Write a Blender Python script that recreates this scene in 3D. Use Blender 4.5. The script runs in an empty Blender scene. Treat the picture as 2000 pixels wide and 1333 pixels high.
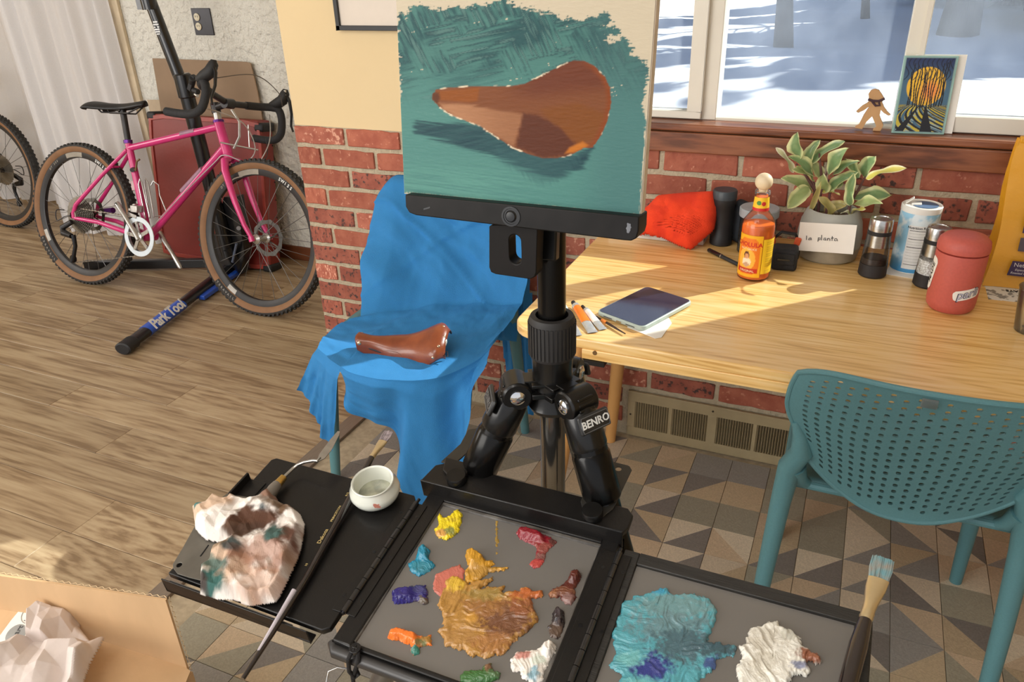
import bpy, bmesh, math, random
import numpy as np
from mathutils import Vector, Matrix
random.seed(7)
PI = math.pi
SC = bpy.context.scene
COL = SC.collection
# ---------------------------------------------------------------- camera
FPX, YAW, PITCH, ROLL, CH = 1509.5, -.4294, .4705, -.0339, 1.378
cyw, syw = math.cos(YAW), math.sin(YAW)
FW = np.array([syw*math.cos(PITCH), cyw*math.cos(PITCH), -math.sin(PITCH)])
_r = np.array([cyw, -syw, 0.]); _u = np.cross(_r, FW)
CR = _r*math.cos(ROLL)+_u*math.sin(ROLL); CU = -_r*math.sin(ROLL)+_u*math.cos(ROLL)
CC = np.array([0, 0, CH])
cam = bpy.data.objects.new('camera', bpy.data.cameras.new('camera')); COL.objects.link(cam)
cam.matrix_world = Matrix(((CR[0], CU[0], -FW[0], 0), (CR[1], CU[1], -FW[1], 0), (CR[2], CU[2], -FW[2], CH), (0, 0, 0, 1)))
cam.data.sensor_width = 36; cam.data.lens = FPX/2000*36; cam.data.clip_start = .05; cam.data.clip_end = 300
SC.camera = cam
# ---------------------------------------------------------------- world, sun, lamps, exposure
SC.view_settings.view_transform = 'Standard'; SC.view_settings.look = 'None'; SC.view_settings.gamma = 1
SC.view_settings.exposure = -0.02
SUN_AZ, SUN_EL, SUN_E = 45.0, 33.0, 34.0
w = bpy.data.worlds.new('sky'); SC.world = w; w.use_nodes = True
nt = w.node_tree; nt.nodes.clear()
wo = nt.nodes.new('ShaderNodeOutputWorld'); wb = nt.nodes.new('ShaderNodeBackground')
tc = nt.nodes.new('ShaderNodeTexCoord'); sp = nt.nodes.new('ShaderNodeSeparateXYZ'); rp = nt.nodes.new('ShaderNodeValToRGB')
nt.links.new(tc.outputs['Generated'], sp.inputs[0]); nt.links.new(sp.outputs['Z'], rp.inputs[0]); nt.links.new(rp.outputs[0], wb.inputs[0])
rp.color_ramp.elements[0].color = (.93, .93, .95, 1); rp.color_ramp.elements[1].color = (.62, .74, .95, 1)
rp.color_ramp.elements[1].position = .8
wb.inputs[1].default_value = 1.0
nt.links.new(wb.outputs[0], wo.inputs[0])
sd = bpy.data.lights.new('sun', 'SUN'); sd.energy = SUN_E; sd.angle = math.radians(.6); sd.color = (1, .87, .66)
so = bpy.data.objects.new('sun', sd); COL.objects.link(so)
a_, e_ = math.radians(SUN_AZ), math.radians(SUN_EL)
so.rotation_euler = (Vector((math.cos(a_)*math.cos(e_), math.sin(a_)*math.cos(e_), math.sin(e_)))).to_track_quat('Z', 'Y').to_euler()
so.location = (4, 6, 4)
def area(name, loc, to, sx, sy, e, c):
    l = bpy.data.lights.new(name, 'AREA'); l.shape = 'RECTANGLE'; l.size = sx; l.size_y = sy; l.energy = e; l.color = c
    o = bpy.data.objects.new(name, l); COL.objects.link(o); o.location = loc
    o.rotation_euler = (Vector(loc)-Vector(to)).to_track_quat('Z', 'Y').to_euler(); return o
area('ceiling_fill', (-.8, -.4, 2.38), (-.8, .3, 0), 1.6, 1.0, 30, (1, .96, .91))  # overhead fill added to brighten the interior, not a lamp of the room
area('rear_fill', (-2.6, -1.6, 1.5), (-1.8, 1.8, .6), 2.4, 1.4, 66, (1, .96, .90))  # fill added behind the camera for the interior, no window modelled there
area('left_fill', (-5.3, .6, 1.5), (-2.9, 2.6, .7), 1.2, 1.4, 34, (1, .98, .96))  # fill added to lift the left room and its plaster wall
# ---------------------------------------------------------------- unprojection helpers (pixel of the 2000x1333 photo -> point of a plane)
def ray(x, y): return FW+CR*(x-1000)/FPX-CU*(y-666.5)/FPX
def Z(x, y, z=0.): d = ray(x, y); return CC+d*(z-CH)/d[2]
def Y(x, y, yv=2.0): d = ray(x, y); return CC+d*yv/d[1]
def D(x, y, t): return CC+ray(x, y)*t
def PX(p):
    d = np.asarray(p, float)-CC; z = d@FW
    return 1000+FPX*(d@CR)/z, 666.5-FPX*(d@CU)/z
class Plane:
    def __init__(s, o, u, v):
        s.o = np.array(o, float); s.u = np.array(u, float); s.u /= np.linalg.norm(s.u)
        v = np.array(v, float); v -= s.u*(v@s.u); s.v = v/np.linalg.norm(v); s.n = np.cross(s.u, s.v)
    def uv(s, x, y, off=0.):
        o = s.o+s.n*off; d = ray(x, y); t = ((o-CC)@s.n)/(d@s.n); p = CC+d*t-o; return p@s.u, p@s.v
    def w(s, u, v, n=0.): return s.o+s.u*u+s.v*v+s.n*n
    def off(s, n): return Plane(s.o+s.n*n, s.u, s.v)
# ---------------------------------------------------------------- numpy noise
def _vn(x, y, seed):
    xi = np.floor(x).astype(np.int64); yi = np.floor(y).astype(np.int64); xf = x-xi; yf = y-yi
    xf = xf*xf*(3-2*xf); yf = yf*yf*(3-2*yf)
    def h(a, b):
        n = (a*374761393+b*668265263+seed*974634777) & 0x7fffffff
        n = ((n ^ (n >> 13))*1274126177) & 0x7fffffff
        return ((n ^ (n >> 16)) & 0xffff)/65535.
    return (h(xi, yi)*(1-xf)+h(xi+1, yi)*xf)*(1-yf)+(h(xi, yi+1)*(1-xf)+h(xi+1, yi+1)*xf)*yf
def fbm(x, y, seed=0, o=3):
    x = np.asarray(x, float); y = np.asarray(y, float); t = 0; a = 1; s = 0
    for k in range(o): t = t+a*_vn(x*2**k+seed*3.1, y*2**k+seed*1.7, seed+k); s += a; a *= .5
    return t/s
def tri(x, y, seed):   # piecewise flat facets with sharp creases
    xi = np.floor(x).astype(np.int64); yi = np.floor(y).astype(np.int64); xf = x-xi; yf = y-yi
    h = lambda a, b: _vn(a.astype(float), b.astype(float), seed)
    a, b, c, d = h(xi, yi), h(xi+1, yi), h(xi, yi+1), h(xi+1, yi+1)
    return np.where(xf+yf < 1, a+(b-a)*xf+(c-a)*yf, d+(c-d)*(1-xf)+(b-d)*(1-yf))
def inpoly(x, y, poly):
    r = np.zeros(np.shape(x), bool); n = len(poly)
    for i in range(n):
        x1, y1 = poly[i]; x2, y2 = poly[(i+1) % n]
        if y1 == y2: continue
        c = ((y1 > y) != (y2 > y)) & (x < (x2-x1)*(y-y1)/(y2-y1)+x1); r ^= c
    return r
def sdist(x, y, poly):
    d = np.full(np.shape(x), 1e9); n = len(poly)
    for i in range(n):
        x1, y1 = poly[i]; x2, y2 = poly[(i+1) % n]; dx, dy = x2-x1, y2-y1; l = dx*dx+dy*dy+1e-12
        t = np.clip(((x-x1)*dx+(y-y1)*dy)/l, 0, 1); d = np.minimum(d, np.hypot(x-x1-t*dx, y-y1-t*dy))
    return np.where(inpoly(x, y, poly), d, -d)
def sst(a, b, x): t = np.clip((x-a)/(b-a), 0, 1); return t*t*(3-2*t)
def mixc(c, d, m): return c*(1-m[..., None])+np.array(d)*m[..., None]
def lin(*c):   # 0..255 display colour -> linear
    return tuple(((v/255)/12.92 if v/255 <= .04045 else ((v/255+.055)/1.055)**2.4) for v in c)
# ---------------------------------------------------------------- materials
def nodemat(name):
    m = bpy.data.materials.new(name); m.use_nodes = True; nt = m.node_tree
    return m, nt, nt.nodes['Principled BSDF'], nt.nodes['Material Output']
MATS = {}
def pm(name, rgb, rough=.5, metal=0., var=.12, scale=30., bump=0., bscale=None, coat=0., spec=None, stretch=None, rnd=0., rgb2=None, alpha=None, trans=0., ior=None, sheen=0., emit=None):
    """procedural principled material: noise-varied colour (rgb in 0..255), optional bump, optional per-object variation"""
    if name in MATS: return MATS[name]
    m, nt, b, out = nodemat(name); N = nt.nodes.new; L = nt.links.new
    c = lin(*rgb); c2 = lin(*rgb2) if rgb2 else tuple(v*(1-var) for v in c)
    c1 = c if rgb2 else tuple(min(1, v*(1+var)) for v in c)
    tc = N('ShaderNodeTexCoord'); mp = N('ShaderNodeMapping'); no = N('ShaderNodeTexNoise'); r = N('ShaderNodeValToRGB')
    mp.inputs['Scale'].default_value = stretch or (1, 1, 1)
    no.inputs['Scale'].default_value = scale; no.inputs['Detail'].default_value = 4
    L(tc.outputs['Object'], mp.inputs[0]); L(mp.outputs[0], no.inputs[0]); L(no.outputs[0], r.inputs[0])
    r.color_ramp.elements[0].color = (*c2, 1); r.color_ramp.elements[1].color = (*c1, 1)
    r.color_ramp.elements[0].position = .35; r.color_ramp.elements[1].position = .65
    src = r.outputs[0]
    if rnd:
        oi = N('ShaderNodeObjectInfo'); mr = N('ShaderNodeMapRange'); hs = N('ShaderNodeHueSaturation')
        mr.inputs['To Min'].default_value = 1-rnd; mr.inputs['To Max'].default_value = 1+rnd
        L(oi.outputs['Random'], mr.inputs[0]); L(mr.outputs[0], hs.inputs['Value']); L(src, hs.inputs['Color']); src = hs.outputs[0]
    L(src, b.inputs['Base Color'])
    b.inputs['Roughness'].default_value = rough; b.inputs['Metallic'].default_value = metal
    if coat: b.inputs['Coat Weight'].default_value = coat; b.inputs['Coat Roughness'].default_value = .1
    if spec is not None: b.inputs['Specular IOR Level'].default_value = spec
    if trans: b.inputs['Transmission Weight'].default_value = trans
    if ior: b.inputs['IOR'].default_value = ior
    if sheen: b.inputs['Sheen Weight'].default_value = sheen
    if alpha is not None: b.inputs['Alpha'].default_value = alpha
    if bump:
        bn = N('ShaderNodeBump'); n2 = N('ShaderNodeTexNoise'); n2.inputs['Scale'].default_value = bscale or scale*2; n2.inputs['Detail'].default_value = 5
        L(mp.outputs[0], n2.inputs[0]); L(n2.outputs[0], bn.inputs['Height']); bn.inputs['Strength'].default_value = bump; bn.inputs['Distance'].default_value = .01
        L(bn.outputs[0], b.inputs['Normal'])
    MATS[name] = m; return m
def pa(name, rough=.5, bump=0., bscale=200., stretch=(1, 1, 1), coat=0., trans=0., fib=.06, spec=.5):
    """procedural material coloured by the mesh's own pigment attribute, with fine noise over it"""
    if name in MATS: return MATS[name]
    m, nt, b, out = nodemat(name); N = nt.nodes.new; L = nt.links.new
    at = N('ShaderNodeAttribute'); at.attribute_name = 'Col'; tc = N('ShaderNodeTexCoord'); mp = N('ShaderNodeMapping'); no = N('ShaderNodeTexNoise')
    mp.inputs['Scale'].default_value = stretch; no.inputs['Scale'].default_value = bscale; no.inputs['Detail'].default_value = 4
    L(tc.outputs['Object'], mp.inputs[0]); L(mp.outputs[0], no.inputs[0])
    hs = N('ShaderNodeHueSaturation'); mr = N('ShaderNodeMapRange'); mr.inputs['To Min'].default_value = 1-fib; mr.inputs['To Max'].default_value = 1+fib
    L(no.outputs[0], mr.inputs[0]); L(mr.outputs[0], hs.inputs['Value']); L(at.outputs['Color'], hs.inputs['Color']); L(hs.outputs[0], b.inputs['Base Color'])
    b.inputs['Roughness'].default_value = rough; b.inputs['Specular IOR Level'].default_value = spec
    if coat: b.inputs['Coat Weight'].default_value = coat; b.inputs['Coat Roughness'].default_value = .15
    if bump:
        bn = N('ShaderNodeBump'); L(no.outputs[0], bn.inputs['Height']); bn.inputs['Strength'].default_value = bump; bn.inputs['Distance'].default_value = .005; L(bn.outputs[0], b.inputs['Normal'])
    if trans:
        tr = N('ShaderNodeBsdfTranslucent'); mx = N('ShaderNodeMixShader'); mx.inputs[0].default_value = trans
        L(hs.outputs[0], tr.inputs[0]); L(b.outputs[0], mx.inputs[1]); L(tr.outputs[0], mx.inputs[2]); L(mx.outputs[0], out.inputs[0])
    MATS[name] = m; return m
def glassmat(name, tint=(235, 240, 240), op=.12, rough=.03, spec_mix=.12, haze=(230, 235, 240)):
    """thin clear sheet: straight see-through + mirror + a share of dust/haze"""
    if name in MATS: return MATS[name]
    m, nt, b, out = nodemat(name); N = nt.nodes.new; L = nt.links.new
    t = N('ShaderNodeBsdfTransparent'); t.inputs[0].default_value = (*lin(*tint), 1)
    g = N('ShaderNodeBsdfGlossy'); g.inputs['Roughness'].default_value = rough
    tl = N('ShaderNodeBsdfTranslucent'); tl.inputs[0].default_value = (*lin(*haze), 1)
    tc = N('ShaderNodeTexCoord'); no = N('ShaderNodeTexNoise'); no.inputs['Scale'].default_value = 6; no.inputs['Detail'].default_value = 6; L(tc.outputs['Object'], no.inputs[0])
    mr = N('ShaderNodeMapRange'); mr.inputs['From Min'].default_value = .35; mr.inputs['From Max'].default_value = .7; mr.inputs['To Min'].default_value = op*.5; mr.inputs['To Max'].default_value = op*1.5; L(no.outputs[0], mr.inputs[0])
    m1 = N('ShaderNodeMixShader'); m2 = N('ShaderNodeMixShader'); L(mr.outputs[0], m1.inputs[0]); L(t.outputs[0], m1.inputs[1]); L(tl.outputs[0], m1.inputs[2])
    fr = N('ShaderNodeFresnel'); fr.inputs[0].default_value = 1.45; ad = N('ShaderNodeMath'); ad.operation = 'MULTIPLY'; ad.inputs[1].default_value = spec_mix*8; L(fr.outputs[0], ad.inputs[0]); ad.use_clamp = True
    L(ad.outputs[0], m2.inputs[0]); L(m1.outputs[0], m2.inputs[1]); L(g.outputs[0], m2.inputs[2]); L(m2.outputs[0], out.inputs[0])
    MATS[name] = m; return m
# ---------------------------------------------------------------- mesh builder
def unit(v): v = np.asarray(v, float); return v/(np.linalg.norm(v)+1e-12)
def frame(d):
    d = unit(d); a = np.array([0, 0, 1.]) if abs(d[2]) < .9 else np.array([1., 0, 0]); x = unit(np.cross(a, d)); return x, np.cross(d, x)
class MB:
    def __init__(s): s.v = []; s.f = []; s.m = []; s.c = []; s.hc = False
    def add(s, vs, fs, mi=0, col=None):
        b = len(s.v); s.v += [tuple(map(float, p)) for p in vs]; s.f += [tuple(b+i for i in f) for f in fs]; s.m += [mi]*len(fs)
        if col is not None:
            s.hc = True; col = np.asarray(col, float)
            s.c += [tuple(col)]*len(vs) if col.ndim == 1 else [tuple(c) for c in col]
        else: s.c += [(1, 1, 1)]*len(vs)
        return s
    def hexa(s, p, mi=0, col=None):   # 8 corners: bottom 4 ccw, top 4 ccw
        return s.add(p, [(3, 2, 1, 0), (4, 5, 6, 7), (0, 1, 5, 4), (1, 2, 6, 5), (2, 3, 7, 6), (3, 0, 4, 7)], mi, col)
    def box(s, x0, y0, z0, x1, y1, z1, mi=0, col=None):
        return s.hexa([(x0, y0, z0), (x1, y0, z0), (x1, y1, z0), (x0, y1, z0), (x0, y0, z1), (x1, y0, z1), (x1, y1, z1), (x0, y1, z1)], mi, col)
    def obox(s, c, ax, ay, az, sx, sy, sz, mi=0, col=None):
        c = np.array(c, float); ax, ay, az = unit(ax)*sx/2, unit(ay)*sy/2, unit(az)*sz/2
        return s.hexa([c-ax-ay-az, c+ax-ay-az, c+ax+ay-az, c-ax+ay-az, c-ax-ay+az, c+ax-ay+az, c+ax+ay+az, c-ax+ay+az], mi, col)
    def bar(s, a, b, wx, wz, up=(0, 0, 1), mi=0):   # box from a to b
        a = np.array(a, float); b = np.array(b, float); d = b-a; y = unit(d); x = unit(np.cross(y, up)); z = np.cross(x, y)
        return s.obox((a+b)/2, x, y, z, wx, np.linalg.norm(d), wz, mi)
    def tube(s, pts, r, n=10, cap=True, mi=0, closed=False, sq=1., col=None):
        pts = [np.array(p, float) for p in pts]; k = len(pts); rs = r if isinstance(r, (list, tuple, np.ndarray)) else [r]*k
        vs = []; px = None
        for i, p in enumerate(pts):
            if closed: t = unit(pts[(i+1) % k]-pts[i-1])
            else: t = unit(pts[min(i+1, k-1)]-pts[max(i-1, 0)])
            if px is None: x, _ = frame(t)
            else: x = unit(px-t*(px@t))
            px = x; y = np.cross(t, x)
            for j in range(n): a = 2*PI*j/n; vs.append(p+rs[i]*(x*math.cos(a)+y*math.sin(a)*sq))
        fs = []
        for i in range(k if closed else k-1):
            for j in range(n):
                a, b = i*n+j, i*n+(j+1) % n; c, d = ((i+1) % k)*n+(j+1) % n, ((i+1) % k)*n+j; fs.append((a, b, c, d))
        if cap and not closed: fs.append(tuple(range(n-1, -1, -1))); fs.append(tuple(range((k-1)*n, k*n)))
        return s.add(vs, fs, mi, col)
    def cyl(s, a, b, r, r2=None, n=20, mi=0, col=None): return s.tube([a, b], [r, r if r2 is None else r2], n, mi=mi, col=col)
    def lathe(s, o, prof, ax=(0, 0, 1), n=32, mi=0, ref=None, cap0=True, cap1=True, cfun=None):   # prof: (radius, height)
        ax = unit(ax); o = np.array(o, float)
        if ref is None: x, y = frame(ax)
        else: x = unit(np.array(ref, float)-ax*(np.array(ref, float)@ax)); y = np.cross(ax, x)
        vs = []; cs = []
        for r, h in prof:
            for j in range(n):
                a = 2*PI*j/n; vs.append(o+ax*h+r*(x*math.cos(a)+y*math.sin(a)))
                if cfun: cs.append(cfun(a, h))
        fs = [(i*n+j, i*n+(j+1) % n, (i+1)*n+(j+1) % n, (i+1)*n+j) for i in range(len(prof)-1) for j in range(n)]
        if cap0: fs.append(tuple(range(n-1, -1, -1)))
        if cap1: fs.append(tuple(range((len(prof)-1)*n, len(prof)*n)))
        return s.add(vs, fs, mi, cs if cfun else None)
    def prism(s, pts, d, mi=0, col=None):   # polygon (3d, planar) extruded by vector d
        n = len(pts); p = [np.array(q, float) for q in pts]; d = np.array(d, float)
        return s.add(p+[q+d for q in p], [tuple(range(n-1, -1, -1)), tuple(range(n, 2*n))]+[(i, (i+1) % n, n+(i+1) % n, n+i) for i in range(n)], mi, col)
    def grid(s, P, mi=0, col=None, mask=None, closeu=False):   # P[i][j] array
        P = np.asarray(P, float); a, b = P.shape[:2]; fs = []
        for i in range(a-1 if not closeu else a):
            for j in range(b-1):
                if mask is None or mask[i, j]: i2 = (i+1) % a; fs.append((i*b+j, i2*b+j, i2*b+j+1, i*b+j+1))
        return s.add(P.reshape(-1, 3), fs, mi, None if col is None else np.asarray(col).reshape(-1, 3))
    def sphere(s, c, r, n=16, m=10, sc=(1, 1, 1), mi=0, ax=None):
        c = np.array(c, float); X, Y_, Z_ = (np.eye(3) if ax is None else ax)
        P = [[c+X*r*sc[0]*math.sin(PI*j/m)*math.cos(2*PI*i/n)+Y_*r*sc[1]*math.sin(PI*j/m)*math.sin(2*PI*i/n)+Z_*r*sc[2]*math.cos(PI*j/m) for j in range(m+1)] for i in range(n)]
        return s.grid(P, mi, closeu=True)
def obj(name, mb, mats, parent=None, smooth=True, bevel=0., label=None, solid=0., sub=0, angle=35, segs=2):
    V = np.array(mb.v); c = (V.min(0)+V.max(0))/2
    me = bpy.data.meshes.new(name); me.from_pydata([tuple(v) for v in (V-c)], [], mb.f)
    if not isinstance(mats, (list, tuple)): mats = [mats]
    for m in mats: me.materials.append(m)
    if len(mats) > 1: me.polygons.foreach_set('material_index', mb.m)
    if mb.hc:
        a = me.color_attributes.new('Col', 'FLOAT_COLOR', 'POINT'); cc = np.ones((len(mb.v), 4)); cc[:, :3] = np.array(mb.c)
        a.data.foreach_set('color', cc.ravel())
    bm = bmesh.new(); bm.from_mesh(me); bmesh.ops.remove_doubles(bm, verts=bm.verts, dist=1e-6); bmesh.ops.recalc_face_normals(bm, faces=bm.faces); bm.to_mesh(me); bm.free()
    if smooth: me.shade_smooth(); me.set_sharp_from_angle(angle=math.radians(angle))
    o = bpy.data.objects.new(name, me); o.location = c; COL.objects.link(o)
    if solid: md = o.modifiers.new('s', 'SOLIDIFY'); md.thickness = solid; md.offset = 0
    if bevel: md = o.modifiers.new('b', 'BEVEL'); md.width = bevel; md.segments = segs; md.limit_method = 'ANGLE'; md.angle_limit = math.radians(40); md.harden_normals = False
    if sub: md = o.modifiers.new('u', 'SUBSURF'); md.levels = sub; md.render_levels = sub
    if parent is not None: par(o, parent)
    if label: o['label'] = label
    return o
def wpos(o):
    p = o.location.copy()
    return p+wpos(o.parent) if o.parent else p
def par(o, p): l = wpos(o); o.parent = p; o.location = l-wpos(p); return o
def thing(name, label, cat, loc=(0, 0, 0), group=None):
    o = bpy.data.objects.new(name, None); o.empty_display_size = .02; COL.objects.link(o); o.location = tuple(map(float, loc)); return tag(o, label, cat, group)
def tag(o, label, cat, group=None):
    o['label'] = label; o['category'] = cat
    if group: o['group'] = group
    return o
def struct(o): o['kind'] = 'structure'; return o
def copyo(o, loc, parent=None):   # loc in world
    c = o.copy(); COL.objects.link(c); c.parent = None; c.location = loc
    if parent is not None: par(c, parent)
    return c
def text(name, body, size, o, ax, ay, mat, parent=None, depth=.0003, shear=0., align='CENTER', bold=0., wrap=None, spacing=1.):
    """flat lettering; ax = reading direction, ay = up; wrap = function(local xy)->3D point"""
    cu = bpy.data.curves.new(name, 'FONT'); cu.body = body; cu.size = size; cu.align_x = align; cu.align_y = 'CENTER'; cu.shear = shear; cu.offset = bold; cu.space_character = spacing; cu.resolution_u = 2
    cu.extrude = 0 if wrap else depth
    t = bpy.data.objects.new(name, cu); COL.objects.link(t); dg = bpy.context.evaluated_depsgraph_get(); me = bpy.data.meshes.new_from_object(t.evaluated_get(dg)); bpy.data.objects.remove(t)
    V = np.zeros(len(me.vertices)*3); me.vertices.foreach_get('co', V); V = V.reshape(-1, 3)
    ax = unit(ax); ay = unit(np.array(ay, float)-ax*(np.array(ay, float)@ax)); n = np.cross(ax, ay); o = np.array(o, float)
    mb = MB()
    pts = [wrap(p[0], p[1]) for p in V] if wrap else [o+ax*p[0]+ay*p[1]+n*(p[2]+depth) for p in V]
    mb.add(pts, [tuple(f.vertices) for f in me.polygons]); bpy.data.meshes.remove(me)
    return obj(name, mb, mat, parent, smooth=False)
def patch(name, pl, poly, mat, h=.002, n=120, edge=.002, hfun=None, cfun=None, parent=None, pxpoly=True, rag=0., seed=1, base=None, ang=60):
    """relief patch on a plane: outline in photo pixels, height and pigment by functions of pixel position"""
    uv = [pl.uv(*p) for p in poly] if pxpoly else poly
    us = [a for a, b in uv]; vs = [b for a, b in uv]; m = edge+rag; u0, u1, v0, v1 = min(us)-m, max(us)+m, min(vs)-m, max(vs)+m
    st = max(u1-u0, v1-v0)/n; U, V = np.meshgrid(np.arange(u0, u1+st, st), np.arange(v0, v1+st, st), indexing='ij')
    d = sdist(U, V, uv)
    if rag: d = d+(fbm(U/(rag*1.6), V/(rag*1.6), seed, 3)-.5)*2*rag
    Q = pl.o+U[..., None]*pl.u+V[..., None]*pl.v; dd = Q-CC; z = dd@FW; X = 1000+FPX*(dd@CR)/z; Yp = 666.5-FPX*(dd@CU)/z
    H = h*np.sqrt(np.clip(d/edge, 0, 1)*(2-np.clip(d/edge, 0, 1)))
    if hfun is not None: H = H+hfun(X, Yp, U, V, d)*sst(0, edge, d)
    P = Q+pl.n*(H[..., None]-.0002)
    C_ = cfun(X, Yp, U, V) if cfun is not None else None
    ok = d > -st*.6; mask = ok[:-1, :-1] & ok[1:, :-1] & ok[1:, 1:] & ok[:-1, 1:]
    mb = MB(); mb.grid(P, 0, C_, mask)
    used = sorted({i for f in mb.f for i in f}); mp = {k: i for i, k in enumerate(used)}
    mb.v = [mb.v[i] for i in used]; mb.c = [mb.c[i] for i in used]; mb.f = [tuple(mp[i] for i in f) for f in mb.f]
    return obj(name, mb, mat, parent, angle=ang)
# ================================================================ SETTING
def woodmat(name, c1, c2, c3, rough, gs, knots=.0, rndoff=True, bump=.15, coat=0., amp=.16, sx=.13):
    """plank wood: grain runs along local X"""
    m, nt, b, out = nodemat(name); N = nt.nodes.new; L = nt.links.new
    tc = N('ShaderNodeTexCoord'); mp = N('ShaderNodeMapping'); mp.inputs['Scale'].default_value = (sx, 1, 1)
    L(tc.outputs['Object'], mp.inputs[0]); src = mp.outputs[0]
    if rndoff:
        oi = N('ShaderNodeObjectInfo'); cb = N('ShaderNodeCombineXYZ'); ml = N('ShaderNodeMath'); ml.operation = 'MULTIPLY'; ml.inputs[1].default_value = 37
        L(oi.outputs['Random'], ml.inputs[0]); L(ml.outputs[0], cb.inputs[0]); L(ml.outputs[0], cb.inputs[1]); L(ml.outputs[0], cb.inputs[2])
        va = N('ShaderNodeVectorMath'); va.operation = 'ADD'; L(src, va.inputs[0]); L(cb.outputs[0], va.inputs[1]); src = va.outputs[0]
    n1 = N('ShaderNodeTexNoise'); n1.inputs['Scale'].default_value = 7; n1.inputs['Detail'].default_value = 2; n1.inputs['Distortion'].default_value = .6; L(src, n1.inputs[0])
    wv = N('ShaderNodeMath'); wv.operation = 'MULTIPLY'; wv.inputs[1].default_value = gs; L(n1.outputs[0], wv.inputs[0])
    sn = N('ShaderNodeMath'); sn.operation = 'SINE'; L(wv.outputs[0], sn.inputs[0])
    n2 = N('ShaderNodeTexNoise'); n2.inputs['Scale'].default_value = 90; n2.inputs['Detail'].default_value = 5; L(src, n2.inputs[0])
    a = N('ShaderNodeMath'); a.operation = 'MULTIPLY_ADD'; a.inputs[1].default_value = amp; a.inputs[2].default_value = 0; L(sn.outputs[0], a.inputs[0])
    ad = N('ShaderNodeMath'); ad.operation = 'ADD'; L(a.outputs[0], ad.inputs[0]); L(n2.outputs[0], ad.inputs[1])
    r = N('ShaderNodeValToRGB'); L(ad.outputs[0], r.inputs[0]); e = r.color_ramp.elements
    e[0].position = .3; e[0].color = (*lin(*c3), 1); e[1].position = .7; e[1].color = (*lin(*c1), 1); k = e.new(.48); k.color = (*lin(*c2), 1)
    col = r.outputs[0]
    if knots:
        n3 = N('ShaderNodeTexNoise'); n3.inputs['Scale'].default_value = 3.2; n3.inputs['Detail'].default_value = 3; L(src, n3.inputs[0])
        mr = N('ShaderNodeMapRange'); mr.inputs['From Min'].default_value = .56; mr.inputs['From Max'].default_value = .74; mr.inputs['To Max'].default_value = knots; L(n3.outputs[0], mr.inputs[0])
        mx = N('ShaderNodeMix'); mx.data_type = 'RGBA'; L(mr.outputs[0], mx.inputs[0]); L(col, mx.inputs[6]); mx.inputs[7].default_value = (*lin(*c3), 1); col = mx.outputs[2]
    if rndoff:
        hs = N('ShaderNodeHueSaturation'); m2 = N('ShaderNodeMapRange'); m2.inputs['To Min'].default_value = .88; m2.inputs['To Max'].default_value = 1.1; L(oi.outputs['Random'], m2.inputs[0]); L(m2.outputs[0], hs.inputs['Value']); L(col, hs.inputs['Color']); col = hs.outputs[0]
    L(col, b.inputs['Base Color']); b.inputs['Roughness'].default_value = rough
    if coat: b.inputs['Coat Weight'].default_value = coat; b.inputs['Coat Roughness'].default_value = .25
    bn = N('ShaderNodeBump'); bn.inputs['Strength'].default_value = bump; bn.inputs['Distance'].default_value = .003; L(n2.outputs[0], bn.inputs['Height']); L(bn.outputs[0], b.inputs['Normal'])
    MATS[name] = m; return m
WOODF = woodmat('laminate_oak', (178, 156, 124), (162, 138, 107), (132, 108, 80), .42, 44, .25, amp=.12, sx=.065)
PINE = woodmat('varnished_pine', (246, 210, 148), (240, 197, 124), (214, 164, 90), .38, 150, 0, False, .04, .7, amp=.09, sx=.06)
STAIN = woodmat('stained_trim_wood', (146, 88, 56), (128, 74, 46), (98, 54, 32), .4, 60, .2, False, .1, .2)
def brickmat(name, c1, c2, spot, amt):
    m, nt, b, out = nodemat(name); N = nt.nodes.new; L = nt.links.new
    tc = N('ShaderNodeTexCoord'); oi = N('ShaderNodeObjectInfo'); ml = N('ShaderNodeMath'); ml.operation = 'MULTIPLY'; ml.inputs[1].default_value = 50; L(oi.outputs['Random'], ml.inputs[0])
    va = N('ShaderNodeVectorMath'); va.operation = 'ADD'; L(tc.outputs['Object'], va.inputs[0]); L(ml.outputs[0], va.inputs[1])
    n1 = N('ShaderNodeTexNoise'); n1.inputs['Scale'].default_value = 25; n1.inputs['Detail'].default_value = 4; L(va.outputs[0], n1.inputs[0])
    r = N('ShaderNodeValToRGB'); e = r.color_ramp.elements; e[0].position = .35; e[0].color = (*lin(*c2), 1); e[1].position = .65; e[1].color = (*lin(*c1), 1); L(n1.outputs[0], r.inputs[0])
    n2 = N('ShaderNodeTexNoise'); n2.inputs['Scale'].default_value = 70; n2.inputs['Detail'].default_value = 3; L(va.outputs[0], n2.inputs[0])
    mr = N('ShaderNodeMapRange'); mr.inputs['From Min'].default_value = amt; mr.inputs['From Max'].default_value = amt+.1; L(n2.outputs[0], mr.inputs[0])
    mx = N('ShaderNodeMix'); mx.data_type = 'RGBA'; L(mr.outputs[0], mx.inputs[0]); L(r.outputs[0], mx.inputs[6]); mx.inputs[7].default_value = (*lin(*spot), 1)
    hs = N('ShaderNodeHueSaturation'); m2 = N('ShaderNodeMapRange'); m2.inputs['To Min'].default_value = .82; m2.inputs['To Max'].default_value = 1.15; L(oi.outputs['Random'], m2.inputs[0]); L(m2.outputs[0], hs.inputs['Value']); L(mx.outputs[2], hs.inputs['Color'])
    L(hs.outputs[0], b.inputs['Base Color']); b.inputs['Roughness'].default_value = .8
    bn = N('ShaderNodeBump'); bn.inputs['Strength'].default_value = .5; bn.inputs['Distance'].default_value = .006; L(n2.outputs[0], bn.inputs['Height']); L(bn.outputs[0], b.inputs['Normal'])
    return m
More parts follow.
